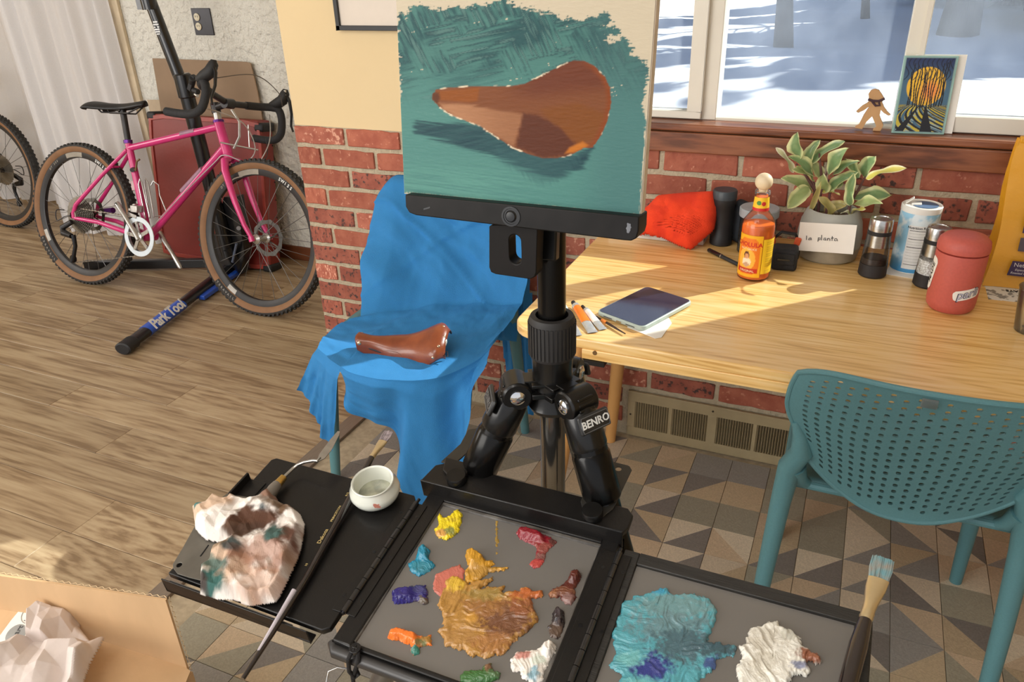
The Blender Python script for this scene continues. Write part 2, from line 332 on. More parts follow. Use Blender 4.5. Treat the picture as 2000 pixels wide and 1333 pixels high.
BR = [brickmat('brick_plain', (178, 104, 80), (158, 84, 64), (205, 140, 114), .62), brickmat('brick_pale_flecked', (182, 108, 86), (160, 86, 68), (222, 164, 138), .55),
      brickmat('brick_charred', (170, 98, 78), (144, 78, 62), (74, 54, 50), .55)]
MORT = pm('mortar', (188, 174, 148), .95, var=.1, scale=60, bump=.6, bscale=150)
CREAM = pm('cream_paint', (228, 203, 158), .8, var=.02, scale=3, bump=.05, bscale=80)
TEXW = pm('troweled_white_plaster', (222, 219, 208), .75, var=.03, scale=6, bump=2.6, bscale=34)
WHITE = pm('white_vinyl', (226, 220, 206), .45, var=.02, scale=8)
CEIL = pm('ceiling_white', (232, 228, 220), .9, var=.02, scale=5)
# floor ---------------------------------------------------------
fl = MB().box(-5.6, -2.2, -.06, -1.36, 3.42, -.006)
floorw = struct(obj('floor', fl, pm('floor_underlay', (70, 56, 40), .9), smooth=False))
mb = MB().box(-.6, -.074, -.006, .6, .074, 0); pk = None
rng = random.Random(3); y = -.35; row = 0
while y < 3.25:
    x = -1.412-rng.random()*1.1-.12; xs = [-1.412, x]
    while xs[-1] > -5.5: xs.append(xs[-1]-1.2)
    for a, b in zip(xs[1:], xs[:-1]):
        if b < -2.1-(y+.4)*1.05: continue
        if pk is None:
            pk = obj('plank', mb, WOODF, floorw, smooth=False, bevel=.0012, segs=1); o = pk; par(o, floorw)
            o.location = Vector(((a+b)/2, y+.075, -.003))-floorw.location
        else: o = copyo(pk, ((a+b)/2, y+.075, -.003), floorw)
        o.scale = ((b-a-.001)/1.2, 1, 1)
    y += .1495; row += 1
fl = MB().box(-1.36, -2.2, -.06, 3.5, 2.1, -.004)
floort = struct(obj('floor', fl, pm('tile_grout', (176, 160, 134), .9, scale=60), smooth=False))
TC = [pm('tile_'+n, c, .5, var=.1, scale=260, rnd=.07, bump=.15, bscale=300) for n, c in
      (('sand', (204, 188, 164)), ('tan', (186, 166, 136)), ('clay', (194, 172, 144)), ('olive_grey', (154, 148, 130)), ('slate', (146, 142, 136)), ('charcoal', (126, 120, 114)), ('pale', (208, 194, 170)))]
S = .107; h = S/2-.0008; tv = {}
def tilemesh(k, A, B):
    if (k, A, B) in tv: return tv[(k, A, B)]
    mb = MB(); z0, z1 = -.004, 0.
    c = [(-h, -h), (h, -h), (h, h), (-h, h)]
    if k == 0: mb.box(-h, -h, z0, h, h, z1)
    else:
        t = [(0, 1, 2), (0, 2, 3)] if k == 1 else [(0, 1, 3), (1, 2, 3)]
        for mi, q in enumerate(t): mb.prism([(*c[i], z0) for i in q], (0, 0, z1-z0), mi)
    o = obj('tile', mb, [TC[A], TC[B]], smooth=False); tv[(k, A, B)] = o; o['_used'] = 0; return o
fixed = {(-1, 0): (1, 0, 1)}
rng = random.Random(11)
for i in range(-10, 12):
    for j in range(0, 15):
        x0 = -.3022+i*S; y1 = 1.8693+S-j*S+.0+S*.2 if False else 1.8693+S-j*S
        cx, cy = x0+S/2, y1-S/2
        if cx-S/2 < -1.365 or cy+S/2 > 2.02: continue
        if cy < .45 and cx < .0 and cx > -.9: continue
        r = rng.random(); k = 0 if r < .27 else (1 if (rng.random() < .72) else 2)
        lightc = [0, 1, 2, 6]; darkc = [3, 4, 5]
        if k == 0: A = rng.choice([3, 1, 3, 4]); B = A
        else:
            A, B = rng.choice(lightc), rng.choice([1, 2, 3, 4, 5, 5]); A, B = (A, B) if rng.random() < .5 else (B, A)
        t = tilemesh(k, A, B)
        if t['_used'] == 0: t['_used'] = 1; t.location = (cx, cy, -.002); par(t, floort)
        else: copyo(t, (cx, cy, -.002), floort)
        
for o in COL.objects:
    if '_used' in o: del o['_used']
struct(obj('trim_1', MB().box(-1.412, -1., -.004, -1.358, 2.0, .006), pm('threshold_strip', (136, 122, 108), .4, .3, scale=30, stretch=(20, 1, 1)), bevel=.002))
# window wall ----------------------------------------------------
WX0, WX1, WZ0, WZ1 = -.86, .515, .955, 2.02
wm = MB().box(-1.652, 2.006, -.004, 3.5, 2.13, .899)
wallb = struct(obj('wall_back', wm, MORT, smooth=False))
cw = MB().box(-1.650, 2.004, .899, WX0, 2.13, 2.45, 0).box(WX1, 2.004, .899, 3.5, 2.13, 2.45).box(WX0, 2.004, WZ1, WX1, 2.13, 2.45).box(WX0, 2.01, .899, WX1, 2.13, WZ0)
struct(obj('wall_back', cw, CREAM, smooth=False))
struct(obj('wall_right', MB().box(3.5, -2.2, -.06, 3.6, 2.13, 2.45), CREAM, smooth=False))
struct(obj('ceiling', MB().box(-5.7, -2.2, 2.45, 3.6, 2.14, 2.55).box(-5.7, 2.14, 2.45, -1.45, 3.42, 2.55), CEIL, smooth=False))
def brickmesh(seed, Lx):
    r = random.Random(seed); mb = MB(); n = 6; hx, hz = Lx/2, .0262
    P = []
    F = []
    for i in range(n+1):
        for j in (0, 1):
            x = -hx+2*hx*i/n; z = -hz if j == 0 else hz
            F.append((x+r.uniform(-.0012, .0012), -.014+r.uniform(-.0015, .0015), z+r.uniform(-.002, .002)))
    Bk = [(x, .014, z) for x, _, z in F]; V = F+Bk; m = len(F); fs = []
    for i in range(n):
        a, b, c, d = 2*i, 2*i+2, 2*i+3, 2*i+1
        fs += [(a, b, c, d), (m+d, m+c, m+b, m+a), (m+a, m+b, b, a), (d, c, m+c, m+d)]
    fs += [(0, 1, m+1, m), (2*n+1, 2*n, m+2*n, m+2*n+1)]
    return mb.add(V, fs)
bp = [obj('brick', brickmesh(s, .193), BR[s % 3 if s < 6 else 0], smooth=True, bevel=.003, segs=2, angle=50) for s in range(8)]
bused = set(); L_ = .2018; rng = random.Random(5)
for r in range(14):
    zt = .8996-r*.0667; zc = zt-.0285-.001
    if zc < .02: continue
    ph0 = -1.4617 if r % 2 == 0 else -1.4617-.0985; ph1 = -.468 if r % 2 == 0 else -.3404
    js = [-1.657]; x = ph0
    while x < -.95: js.append(x); x += L_
    x = ph1-5*L_
    while x < .75:
        if x > js[-1]+.06: js.append(x)
        x += L_
    for a, b in zip(js[:-1], js[1:]):
        if b-a < .03: continue
        if zc < .17 and b > -.535 and a < .31:
            if a < -.535: b = -.54
            elif b > .31: a = .315
            else: continue
        if zc > .88-.0285 and False: continue
        k = rng.randrange(8)
        if zt < .45 and rng.random() < .45: k = rng.choice([2, 5])
        g = bp[k]; loc = ((a+b)/2, 2.0145-rng.uniform(0, .002), zc)
        if b-a < .04: continue
        if k not in bused: bused.add(k); o = g; o.location = loc; par(o, wallb)
        else: o = copyo(g, loc, wallb)
        o.scale.x = (b-a-.0135)/.193
for k, g in enumerate(bp):
    if k not in bused: bpy.data.objects.remove(g)
# sill and apron
sl = struct(obj('trim_2', MB().box(-.9, 1.985, .951, 3.4, 2.10, .969), STAIN, bevel=.004))
struct(obj('trim_3', MB().box(-.9, 1.987, .897, 3.4, 2.012, .948), STAIN, bevel=.003))
# window ---------------------------------------------------------
GY = 2.085
win = thing('window_1', 'white three-light window above the brick', 'window', (0, GY, 1.5)); del win['label']; del win['category']; struct(win)
p1r = Y(1346, 214, GY-.015); p2l = Y(1400, 226, GY-.015); p2r = Y(1752, 190, GY-.015); p3l = Y(1857, 224, GY-.02); p3l[0] = Y(1788, 190, GY-.02)[0]
zt = WZ1-.05
fm = MB()
for a, b in ((WX0, WX0+.05), (p1r[0]+.035, p2l[0]), (p2r[0], p2r[0]+.03), (WX1-.04, WX1)): fm.box(a, GY-.03, .969, b, GY+.04, WZ1)
fm.box(WX0, GY-.028, .962, WX1, GY+.038, p2l[2]-.002).box(WX0, GY-.028, zt, WX1, GY+.038, WZ1)
obj('window_frame', fm, WHITE, win, bevel=.002)
for n_, a, b, z in (('sash', WX0+.05, p1r[0]+.036, p1r[2]), ('sash', p2r[0]+.028, WX1-.04, p3l[2])):
    r_ = p3l[0]-a if n_ == 'sash' and a > 0 else b-p1r[0]
    s = MB().box(a, GY-.045, .972, b, GY-.01, z).box(a, GY-.045, zt-.04, b, GY-.01, zt)
    s.box(a, GY-.045, z, a+(r_ if a > 0 else .03), GY-.01, zt-.04).box(b-(r_ if a < 0 else .03), GY-.045, z, b, GY-.01, zt-.04)
    obj('sash', s, WHITE, win, bevel=.002)
PANE = glassmat('dusty_window_glass', (188, 196, 206), .045, .05, .04, (205, 220, 245))
for a, b, z, yy in ((WX0+.08, p1r[0], p1r[2], GY-.026), (p2l[0], p2r[0], p2l[2], GY), (p3l[0], WX1-.07, p3l[2], GY-.026)):
    obj('pane', MB().box(a-.004, yy-.002, z-.004, b+.004, yy+.002, zt-.03), PANE, win, smooth=False)
# left room ------------------------------------------------------
LY = 2.93
tw = MB().box(-3.42, LY, -.004, -1.45, LY+.1, 2.45)
struct(obj('wall_left', tw, TEXW, smooth=False))
struct(obj('wall_left', MB().box(-1.60, 2.131, -.004, -1.5, LY-.002, 2.45), CREAM, smooth=False))
struct(obj('baseboard_left', MB().box(-3.42, LY-.014, 0, -1.602, LY-.001, .072), pm('baseboard_stain', (112, 62, 34), .45, var=.15, scale=30, stretch=(.1, 1, 1)), bevel=.003))
p = PX((-3.36, 2.86, 1.3))
struct(obj('trim_4', MB().box(-3.48, LY-.02, 0, -3.34, LY-.001, 2.45), pm('tan_casing', (206, 188, 158), .6, scale=12), bevel=.003))
struct(obj('wall_left', MB().box(-5.7, 3.3, -.004, -3.42, 3.4, 2.45).box(-3.49, LY+.02, -.004, -3.42, 3.4, 2.45).box(-5.7, -2.2, -.06, -5.6, 3.4, 2.55), CREAM, smooth=False))  # unseen wall added behind the curtains to block the sun, plus room sides
# curtains
CUR = pa('sheer_curtain_cloth', .9, .25, 400., (1, 1, .3), trans=.45)
def curtain(name, x0, x1, yb, label, amp, seed, edge=None, zb=.015):
    n, m = 160, 30; P = np.zeros((n, m, 3))
    for i in range(n):
        t = i/(n-1)
        for j in range(m):
            z = zb+(2.42-zb)*j/(m-1); zz = z/2.4
            xx = x0+(x1-x0)*t+(edge(z)*(1-t) if edge else 0)
            y = yb+amp*(.55*math.sin(t*31+seed+.5*zz)+.45*math.sin(t*57+seed*2+1.1*math.sin(zz*2))+.5*math.sin(t*13+seed*3+.7*zz))*(.75+.5*(1-zz))
            P[i, j] = (xx+.01*math.sin(zz*3+t*9), y, z+.006*math.sin(t*31))
    o = obj(name, MB().grid(P, 0, np.ones((n, m, 3))*np.array(lin(240, 240, 242))), CUR, angle=180); tag(o, label, 'curtain', None); return o
curtain('curtain', -4.18, -3.36, 2.86, 'white sheer curtain hanging behind the pink bicycle', .03, .4, edge=lambda z: -.0+.0*z)
curtain('curtain', -5.55, -4.1, 3.2, 'white sheer curtain hanging behind the black bicycle at the left edge', .03, 2.2)
# outside --------------------------------------------------------
SNOW = pm('snow', (240, 242, 248), .8, var=.03, scale=.6, bump=.4, bscale=1.5)
P = [[(-30+i*3.2, 2.9+j*2.2, -.75+.12*math.sin(i*1.7+j*.9)+.1*math.sin(j*1.3-i*.6)) for j in range(34)] for i in range(24)]
g = obj('ground', MB().grid(P), SNOW); struct(g)
BARK = pm('tree_bark', (66, 56, 52), .9, var=.3, scale=12, bump=.8, stretch=(1, 1, .2))
NEED = pm('evergreen_needles', (62, 78, 66), .8, var=.4, scale=5)
def tree(x, y, r, h, seed, label, ev=False):
    rr = random.Random(seed); t = thing('tree', label, 'tree', (x, y, -.75)); z0 = -.9
    pts = [(x+.12*math.sin(k*.9+seed), y+.1*math.cos(k+seed), z0+h*k/8) for k in range(9)]
    obj('trunk', MB().tube(pts, [r*(1.15 if k == 0 else 1-k*.095) for k in range(9)], 14), BARK, t)
    bm_ = MB()
    for b in range(10 if ev else 26):
        k = 2+rr.random()*6; q = np.array(pts[int(k)]); a = rr.random()*2*PI; l = h*.28*(1-k/11)*(.6+rr.random()*.7)
        s = [q, q+np.array([math.cos(a)*l*.5, math.sin(a)*l*.5, l*.22]), q+np.array([math.cos(a+.3)*l, math.sin(a+.3)*l, l*.6])]
        bm_.tube(s, [r*.28, r*.16, r*.04], 6)
        for c in range(4):
            u = s[1]+(s[2]-s[1])*rr.random(); a2 = a+rr.uniform(-1.2, 1.2); bm_.tube([u, u+np.array([math.cos(a2)*l*.35, math.sin(a2)*l*.35, l*.3])], [r*.07, r*.02], 5)
    obj('branches', bm_, BARK, t)
    if ev:
        f = MB()
        for lv in range(9):
            zz = z0+h*(.12+.1*lv); R_ = h*.27*(1-lv/9.5)
            n = 24
            for q in range(n):
                a = 2*PI*(q+rr.random()*.6)/n; w_ = R_*.34; ca, sa = math.cos(a), math.sin(a); l = R_*(.8+.4*rr.random())
                f.add([(x, y, zz+R_*.55), (x+ca*l*.6-sa*w_, y+sa*l*.6+ca*w_, zz+.1*R_), (x+ca*l, y+sa*l, zz-.25*R_), (x+ca*l*.6+sa*w_, y+sa*l*.6-ca*w_, zz+.1*R_), (x+ca*l*.55, y+sa*l*.55, zz+.3*R_)], [(0, 1, 4), (0, 4, 3), (1, 2, 4), (4, 2, 3)])
        obj('foliage', f, NEED, t, smooth=False)
tree(*(Z(1862, 62, -.75)[:2]), .42, 9, 1, 'thick bare tree trunk standing in the snow seen through the right pane')
tree(*(Z(1522, 82, -.75)[:2]), .2, 8, 2, 'slender bare tree standing in the snow seen through the middle pane')
tree(*(Z(1690, 40, -.75)[:2]), .12, 6, 3, 'thin bare sapling in the snow beyond the middle pane')
bt = MB(); rr = random.Random(8)
for (x, y, h_) in ((5.2, 25, 12), (9.2, 23.5, 11.5), (7.2, 31, 13), (12.2, 31, 13), (8.8, 38, 13), (14.5, 38, 13), (12.5, 45, 13), (8.4, 46.5, 13), (3.5, 52, 12), (11.4, 25.2, 11.5), (6.6, 22.6, 10), (9.6, 27.5, 12.5), (4.0, 33, 13), (10.6, 34.5, 13), (6.0, 40, 13)):
    z0 = -.9; bt.tube([(x, y, z0), (x, y, z0+h_*.9)], [.3, .05], 12, mi=0)
    for lv in range(9):
        zz = z0+h_*(.12+.1*lv); R_ = h_*.27*(1-lv/9.5)
        for q in range(24):
            a = 2*PI*(q+rr.random()*.6)/24; w_ = R_*.3; ca, sa = math.cos(a), math.sin(a); l = R_*(.8+.4*rr.random())
            bt.add([(x, y, zz+R_*.55), (x+ca*l*.6-sa*w_, y+sa*l*.6+ca*w_, zz+.1*R_), (x+ca*l, y+sa*l, zz-.25*R_), (x+ca*l*.6+sa*w_, y+sa*l*.6-ca*w_, zz+.1*R_), (x+ca*l*.55, y+sa*l*.55, zz+.3*R_)], [(0, 1, 4), (0, 4, 3), (1, 2, 4), (4, 2, 3)], 1)
bo_ = tag(obj('evergreen_wood', bt, [BARK, NEED], smooth=False), 'belt of dark evergreens beyond the snowy yard to the right', 'trees'); bo_['kind'] = 'stuff'
# baseboard vent -------------------------------------------------
vx = [-.5034, -.400, -.3887, -.2835, -.2559, -.1545, -.1385, -.056]; step = vx[4]-vx[0]
vt_ = thing('floor_vent', 'long tan metal baseboard vent grille at the foot of the brick wall', 'vent', (-.1, 1.995, 0))
VM = pm('tan_enamel', (168, 152, 118), .5, .1, var=.05, scale=20)
pans = []; x = -.5034
for k in range(4): pans += [(x, x+.1034), (x+.1147, x+.2199)]; x += .2475
xe = pans[-1][1]+.02; m = MB().box(-.527, 1.9915, .003, xe, 2.0, .034).box(-.527, 1.9915, .128, xe, 2.0, .162)
e = [-.527]+[v for p in pans for v in p]+[xe]
for a, b in zip(e[0::2], e[1::2]): m.box(a, 1.9915, .034, b, 2.0, .128)
obj('vent_frame', m, VM, vt_, bevel=.0012); obj('vent_backing', MB().box(-.52, 2.0035, .01, xe-.01, 2.0055, .155), pm('dark_duct', (50, 44, 34), .9), vt_)
sl0 = None
for a, b in pans:
    for k in range(14):
        xx = a+(b-a)*(k+.5)/14
        if sl0 is None: sl0 = obj('slat', MB().hexa([(-.0026, -.0035, -.047), (-.0014, -.0035, -.047), (.0030, .004, -.047), (.0018, .004, -.047), (-.0026, -.0035, .047), (-.0014, -.0035, .047), (.0030, .004, .047), (.0018, .004, .047)]), VM, smooth=False); sl0.location = (xx, 1.9962, .081); par(sl0, vt_)
        else: copyo(sl0, (xx, 1.9962, .081), vt_)
for x in (-.517, -.27): obj('screw', MB().cyl((x, 1.990, .145 if x > -.5 else .08), (x, 1.992, .145 if x > -.5 else .08), .003, n=10), pm('dark_screw', (60, 52, 40), .5, .4), vt_)
# ================================================================ TABLE AND WHAT STANDS ON IT
TZ = .70; TL, TR, TF, TB = -.588, 1.15, 1.268, 1.983
tb = thing('table', 'varnished pine table with rounded corners pushed against the brick wall', 'table', (.25, 1.62, 0))
def rrect(x0, y0, x1, y1, r, z, n=6):
    p = []
    for cx, cy, a0 in ((x1-r, y0+r, -90), (x1-r, y1-r, 0), (x0+r, y1-r, 90), (x0+r, y0+r, 180)):
        for k in range(n+1): a = math.radians(a0+90*k/n); p.append((cx+r*math.cos(a), cy+r*math.sin(a), z))
    return p
obj('tabletop', MB().prism(rrect(TL, TF, TR, TB, .055, TZ-.022), (0, 0, .022)), PINE, tb, bevel=.004, segs=3)
obj('apron', MB().box(-.432, TF-.0005, TZ-.043, TR-.06, TF+.02, TZ-.0215), PINE, tb, bevel=.002)
obj('side_rail', MB().box(-.47, TF+.03, TZ-.062, -.442, TB-.05, TZ-.0225), PINE, tb, bevel=.002)
obj('corner_plate', MB().box(-.43, TF-.004, TZ-.053, -.385, TF+.02, TZ-.0435), pm('black_metal', (26, 24, 24), .45, .3), tb)
obj('screw', MB().cyl((-.405, TF-.0015, TZ-.026), (-.405, TF+.002, TZ-.026), .0045, n=12), pm('dull_screw', (120, 90, 55), .5, .4), tb)
for a, b in (((-.515, 1.90, TZ-.022), (-.566, 1.945, 0)), ((-.452, 1.30, TZ-.022), tuple(Z(1066, 1080, 0))), ((1.02, 1.90, TZ-.022), (1.08, 1.95, 0)), ((1.02, 1.34, TZ-.022), (1.08, 1.27, 0))):
    obj('leg', MB().tube([a, b], [.0235, .0165], 20), pm('turned_pine_leg', (214, 160, 96), .45, scale=14, stretch=(1, 1, .15)), tb)
BLK = pm('matte_black_plastic', (30, 30, 32), .55, var=.15, scale=40)
GBLK = pm('gloss_black_plastic', (22, 22, 24), .2, var=.1, scale=30)
STEEL = pm('brushed_steel', (190, 188, 184), .25, 1., var=.08, scale=60, stretch=(1, 1, 6))
CHROME = pm('polished_chrome', (215, 215, 215), .1, 1., var=.03)
WPL = pm('white_plastic', (236, 234, 228), .4, var=.02)
PAPER = pm('white_paper', (240, 236, 228), .8, var=.03, scale=10)
CLEAR = glassmat('clear_glass', (248, 250, 250), .04, .02, .1)
INK = pm('black_ink', (22, 20, 20), .8, var=.02)
def label_wrap(name, o, r, a0, a1, h0, h1, cf, mat, parent, n=48, m=36):   # a in degrees (azimuth), radius may be a function of height
    rf = r if callable(r) else (lambda h: r)
    A = np.radians(np.linspace(a0, a1, n)); H = np.linspace(h0, h1, m); P = np.zeros((n, m, 3)); C_ = np.zeros((n, m, 3))
    for j, hh in enumerate(H): P[:, j, 0] = o[0]+rf(hh)*np.cos(A); P[:, j, 1] = o[1]+rf(hh)*np.sin(A); P[:, j, 2] = o[2]+hh
    U, V = np.meshgrid(np.linspace(0, 1, n), np.linspace(0, 1, m), indexing='ij'); C_ = cf(U, V)
    return obj(name, MB().grid(P, 0, C_), mat, parent)
def wrapper(o, r, ac, hc, tilt=0.):   # text wrap on vertical cylinder
    rf = r if callable(r) else (lambda h: r)
    ct, st = math.cos(tilt), math.sin(tilt)
    def f(x, y):
        x, y = x*ct-y*st, x*st+y*ct
        hh = hc+y; a = math.radians(ac)+x/rf(hh); return (o[0]+rf(hh)*math.cos(a), o[1]+rf(hh)*math.sin(a), o[2]+hh)
    return f
LAB = pa('printed_label', .45, .05, 300.)
# hot sauce bottle ------------------------------------------------
bo = Z(1470, 541, TZ); hs = thing('hot_sauce_bottle', 'glass hot sauce bottle with wooden ball cap and yellow label on the pine table', 'bottle', bo)
prof = [(.028, 0), (.0345, .004), (.0355, .015), (.0355, .12), (.033, .134), (.024, .147), (.0175, .156), (.0145, .175), (.0135, .19), (.0165, .192), (.0165, .199), (.0135, .201)]
obj('glass_body', MB().lathe(bo, prof, n=40, cap1=False), CLEAR, hs)
obj('sauce', MB().lathe(bo, [(.027, .003), (.033, .006), (.0342, .016), (.0342, .121), (.032, .126)], n=36), pm('orange_hot_sauce', (252, 120, 32), .35, var=.12, scale=50), hs)
obj('sauce_in_neck', MB().lathe(bo, [(.0165, .157), (.0135, .176), (.0125, .186)], n=20), pm('orange_hot_sauce', (214, 92, 22)), hs)
obj('ball_cap', MB().sphere(bo+[0, 0, .2185], .0185, 24, 16).cyl(bo+[0, 0, .197], bo+[0, 0, .206], .009), pm('pale_beech', (226, 206, 172), .5, var=.06, scale=30), hs, label='turned wooden ball cap')
def lc1(U, V):
    c = np.ones(U.shape+(3,))*np.array(lin(240, 176, 24))
    d = np.minimum(np.minimum(U-.04, .96-U)*1.1, np.minimum(V-.03, .97-V)); cut = np.abs(U-.5)+np.abs(V-.5)*1.1
    inn = (d > .03) & (np.abs(U-.5)*1.0+np.maximum(0, np.abs(V-.5)-.28)*1.4 < .44)
    c = mixc(c, lin(232, 120, 24), (inn & (V > .05)).astype(float)); c = mixc(c, lin(250, 214, 80), (inn & (np.hypot(U-.45, (V-.42)*1.25) < .34)).astype(float)*.55)
    c = mixc(c, lin(196, 40, 24), ((V > .1) & (V < .2) & (np.abs(U-.5) < .4)).astype(float))
    # seated figure in white blouse
    b1 = (((U-.47)/.17)**2+((V-.36)/.11)**2 < 1); hd = (((U-.46)/.075)**2+((V-.50)/.07)**2 < 1); hr = (((U-.46)/.105)**2+((V-.52)/.095)**2 < 1)
    c = mixc(c, lin(92, 44, 24), hr.astype(float)); c = mixc(c, lin(244, 222, 190), b1.astype(float)); c = mixc(c, lin(214, 150, 104), hd.astype(float))
    c = mixc(c, lin(160, 84, 40), ((((U-.47)/.12)**2+((V-.30)/.05)**2 < 1)).astype(float)*.6); return c
label_wrap('label', bo, .0359, -158, -62, .012, .108, lc1, LAB, hs)
label_wrap('side_label', bo, .0358, -60, 10, .02, .1, lambda U, V: mixc(np.ones(U.shape+(3,))*np.array(lin(240, 200, 40)), lin(120, 90, 30), ((np.sin(V*90) > .3) & (U > .2) & (U < .85)).astype(float)*.35), LAB, hs)
rn = lambda h: .0151+(.188-h)*.085
label_wrap('neck_label', bo, rn, -170, 0, .158, .187, lambda U, V: mixc(mixc(np.ones(U.shape+(3,))*np.array(lin(244, 196, 40)), lin(200, 40, 40), ((V < .2) | (np.hypot((U-.62)*1.6, V-.55) < .16)).astype(float)), lin(70, 130, 50), (np.hypot((U-.4)*1.6, V-.6) < .17).astype(float)), LAB, hs)
RED = pm('red_ink', (196, 40, 22), .5); 
text('lettering', 'CHOLULA', .0135, bo, (1, 0, 0), (0, 0, 1), RED, hs, wrap=wrapper(bo, .0362, -112, .087), bold=.0004)
text('lettering', 'HOT SAUCE', .0068, bo, (1, 0, 0), (0, 0, 1), pm('cream_ink', (250, 232, 190), .5), hs, wrap=wrapper(bo, .0363, -110, .077))
text('lettering', 'ORIGINAL', .0075, bo, (1, 0, 0), (0, 0, 1), pm('cream_ink', (250, 232, 190), .5), hs, wrap=wrapper(bo, .0363, -110, .0262))
# potted plant ----------------------------------------------------
po = Z(1613, 500, TZ); pt = thing('potted_plant', 'variegated leafy plant in a round grey concrete pot on the pine table', 'plant', po)
CONC = pm('glazed_concrete', (168, 168, 160), .45, var=.12, scale=14, bump=.1)
obj('pot', MB().lathe(po, [(.058, 0), (.066, .006), (.0705, .03), (.0715, .06), (.067, .09), (.058, .112), (.053, .118), (.049, .116), (.052, .105), (.05, .095)], n=48, cap1=False), CONC, pt)
obj('pot_base_band', MB().lathe(po, [(.0665, .0055), (.0712, .03), (.0716, .034), (.0705, .034)], n=48, cap0=False, cap1=False), pm('warm_concrete', (158, 148, 128), .5), pt)
sl_ = MB().lathe(po, [(.052, .094), (.03, .1), (.0, .101)], n=24, cap1=False); obj('soil', sl_, pm('dry_soil', (132, 112, 84), .95, var=.4, scale=120, bump=1.), pt)
rr = random.Random(4)
for k in range(9):
    a = rr.random()*6.28; q = po+[math.cos(a)*.033*rr.random()**.5, math.sin(a)*.033-.008, .101]
    obj('pebble', MB().sphere(q, .005+.004*rr.random(), 8, 6, (1, .8, .55)), pm('pebble_grey', (176, 170, 158), .7, rnd=.15), pt)
LEAF = pa('waxy_leaf', .32, .05, 60., coat=.25, trans=.22)
STEM = pm('purple_brown_stem', (104, 68, 66), .6)
def leaf(b, t, wd, pal, curl=.12, seed=0, roll=0.):
    b = np.array(b); t = np.array(t); d = t-b; Ln = np.linalg.norm(d); d = d/Ln; up = unit(np.array([roll, -.55, .8])-d*(np.array([roll, -.55, .8])@d)); sd_ = np.cross(d, up)
    n, m = 14, 9; P = np.zeros((n, m, 3)); C_ = np.zeros((n, m, 3))
    g1, g2, cr = [np.array(lin(*c)) for c in pal]
    for i in range(n):
        s = i/(n-1); wv = wd*.5*(math.sin(PI*min(1, s**.8))**.62 if 0 < s < 1 else 0)*(1.05 if s > .5 else .95)
        for j in range(m):
            c = (j-(m-1)/2)/((m-1)/2)
            P[i, j] = b+d*Ln*s+sd_*wv*c+up*(wv*.32*c*c-curl*Ln*(s*s)+.06*Ln*math.sin(PI*s)+.004*math.sin(seed+s*9)*c)
            e = abs(c)+.25*(fbm(s*6+seed, c*2+seed, seed, 2)-.5)+(.25 if s > .9 else 0)
            k = 1 if e > .78 else (.0 if e < .62 else (e-.62)/.16); gm = fbm(s*7, c*4+seed, seed+5, 2)
            C_[i, j] = (g1*(1-gm)+g2*gm)*(1-k)+cr*k
    return obj('leaf', MB().grid(P, 0, C_), LEAF, pt, angle=180)
G = ((108, 146, 98), (150, 178, 126), (232, 234, 176)); Gp = ((150, 172, 112), (178, 190, 130), (226, 226, 168)); Gw = ((196, 200, 150), (216, 216, 170), (244, 240, 216)); Gt = ((168, 160, 100), (188, 176, 112), (206, 190, 124)); Gy = ((216, 206, 96), (226, 216, 112), (240, 234, 190))
LV = [(1550, 338, 1517, 288, 15, Gw), (1560, 308, 1552, 264, 33, G), (1572, 322, 1600, 274, 26, G), (1582, 320, 1644, 272, 26, G), (1590, 345, 1545, 303, 32, G), (1606, 352, 1578, 306, 22, Gp), (1618, 340, 1650, 290, 36, G), (1622, 345, 1677, 313, 24, G),
      (1676, 348, 1652, 310, 22, G), (1686, 345, 1706, 306, 36, G), (1692, 350, 1765, 322, 18, Gy), (1588, 376, 1531, 344, 34, Gp), (1590, 352, 1550, 330, 28, Gp), (1580, 366, 1539, 405, 32, Gp), (1612, 374, 1606, 343, 28, Gp), (1618, 372, 1669, 334, 26, G),
      (1660, 402, 1664, 342, 22, G), (1622, 374, 1646, 352, 22, Gp), (1668, 388, 1743, 380, 34, G), (1666, 400, 1722, 394, 26, Gp), (1594, 374, 1640, 378, 12, Gy), (1608, 418, 1652, 396, 30, Gt), (1662, 418, 1686, 404, 12, Gy), (1664, 420, 1644, 414, 9, Gw), (1582, 414, 1604, 356, 11, Gt), (1626, 420, 1605, 384, 22, Gt)]
rr = random.Random(9)
for k, (bx, by, tx, ty, wd, pal) in enumerate(LV):
    dy = rr.uniform(-.035, .03); b = Y(bx, by, po[1]+dy*.5); t = Y(tx, ty, po[1]+dy-.008+rr.uniform(-.03, .02)); leaf(b, t, wd/835, pal, rr.uniform(0, .16), k, rr.uniform(-.3, .3))
st = MB()
for q in ([(1590, 428), (1588, 400), (1592, 365), (1574, 320)], [(1596, 428), (1600, 395), (1608, 350), (1620, 330)], [(1655, 420), (1662, 395), (1676, 372), (1690, 345)], [(1612, 426), (1618, 395), (1622, 372), (1640, 352)], [(1592, 372), (1575, 345), (1555, 320)], [(1662, 400), (1668, 380), (1668, 350)], [(1606, 370), (1604, 340), (1600, 300)]):
    st.tube([Y(x, y, po[1]-.004) for x, y in q], [.0042]+[.003]*(len(q)-2)+[.002], 8)
obj('stems', st, STEM, pt)
cpl = Plane(Y(1612, 470, po[1]-.076), (1, -.04, 0), (0, .12, 1))
cd = [cpl.uv(*p) for p in ((1556, 489), (1666, 497), (1674, 440), (1563, 434))]
nc = obj('name_card', MB().prism([cpl.w(*c, 0) for c in cd], cpl.n*.0008), PAPER); tag(nc, 'white paper card handwritten "la planta" propped against the grey pot', 'card')
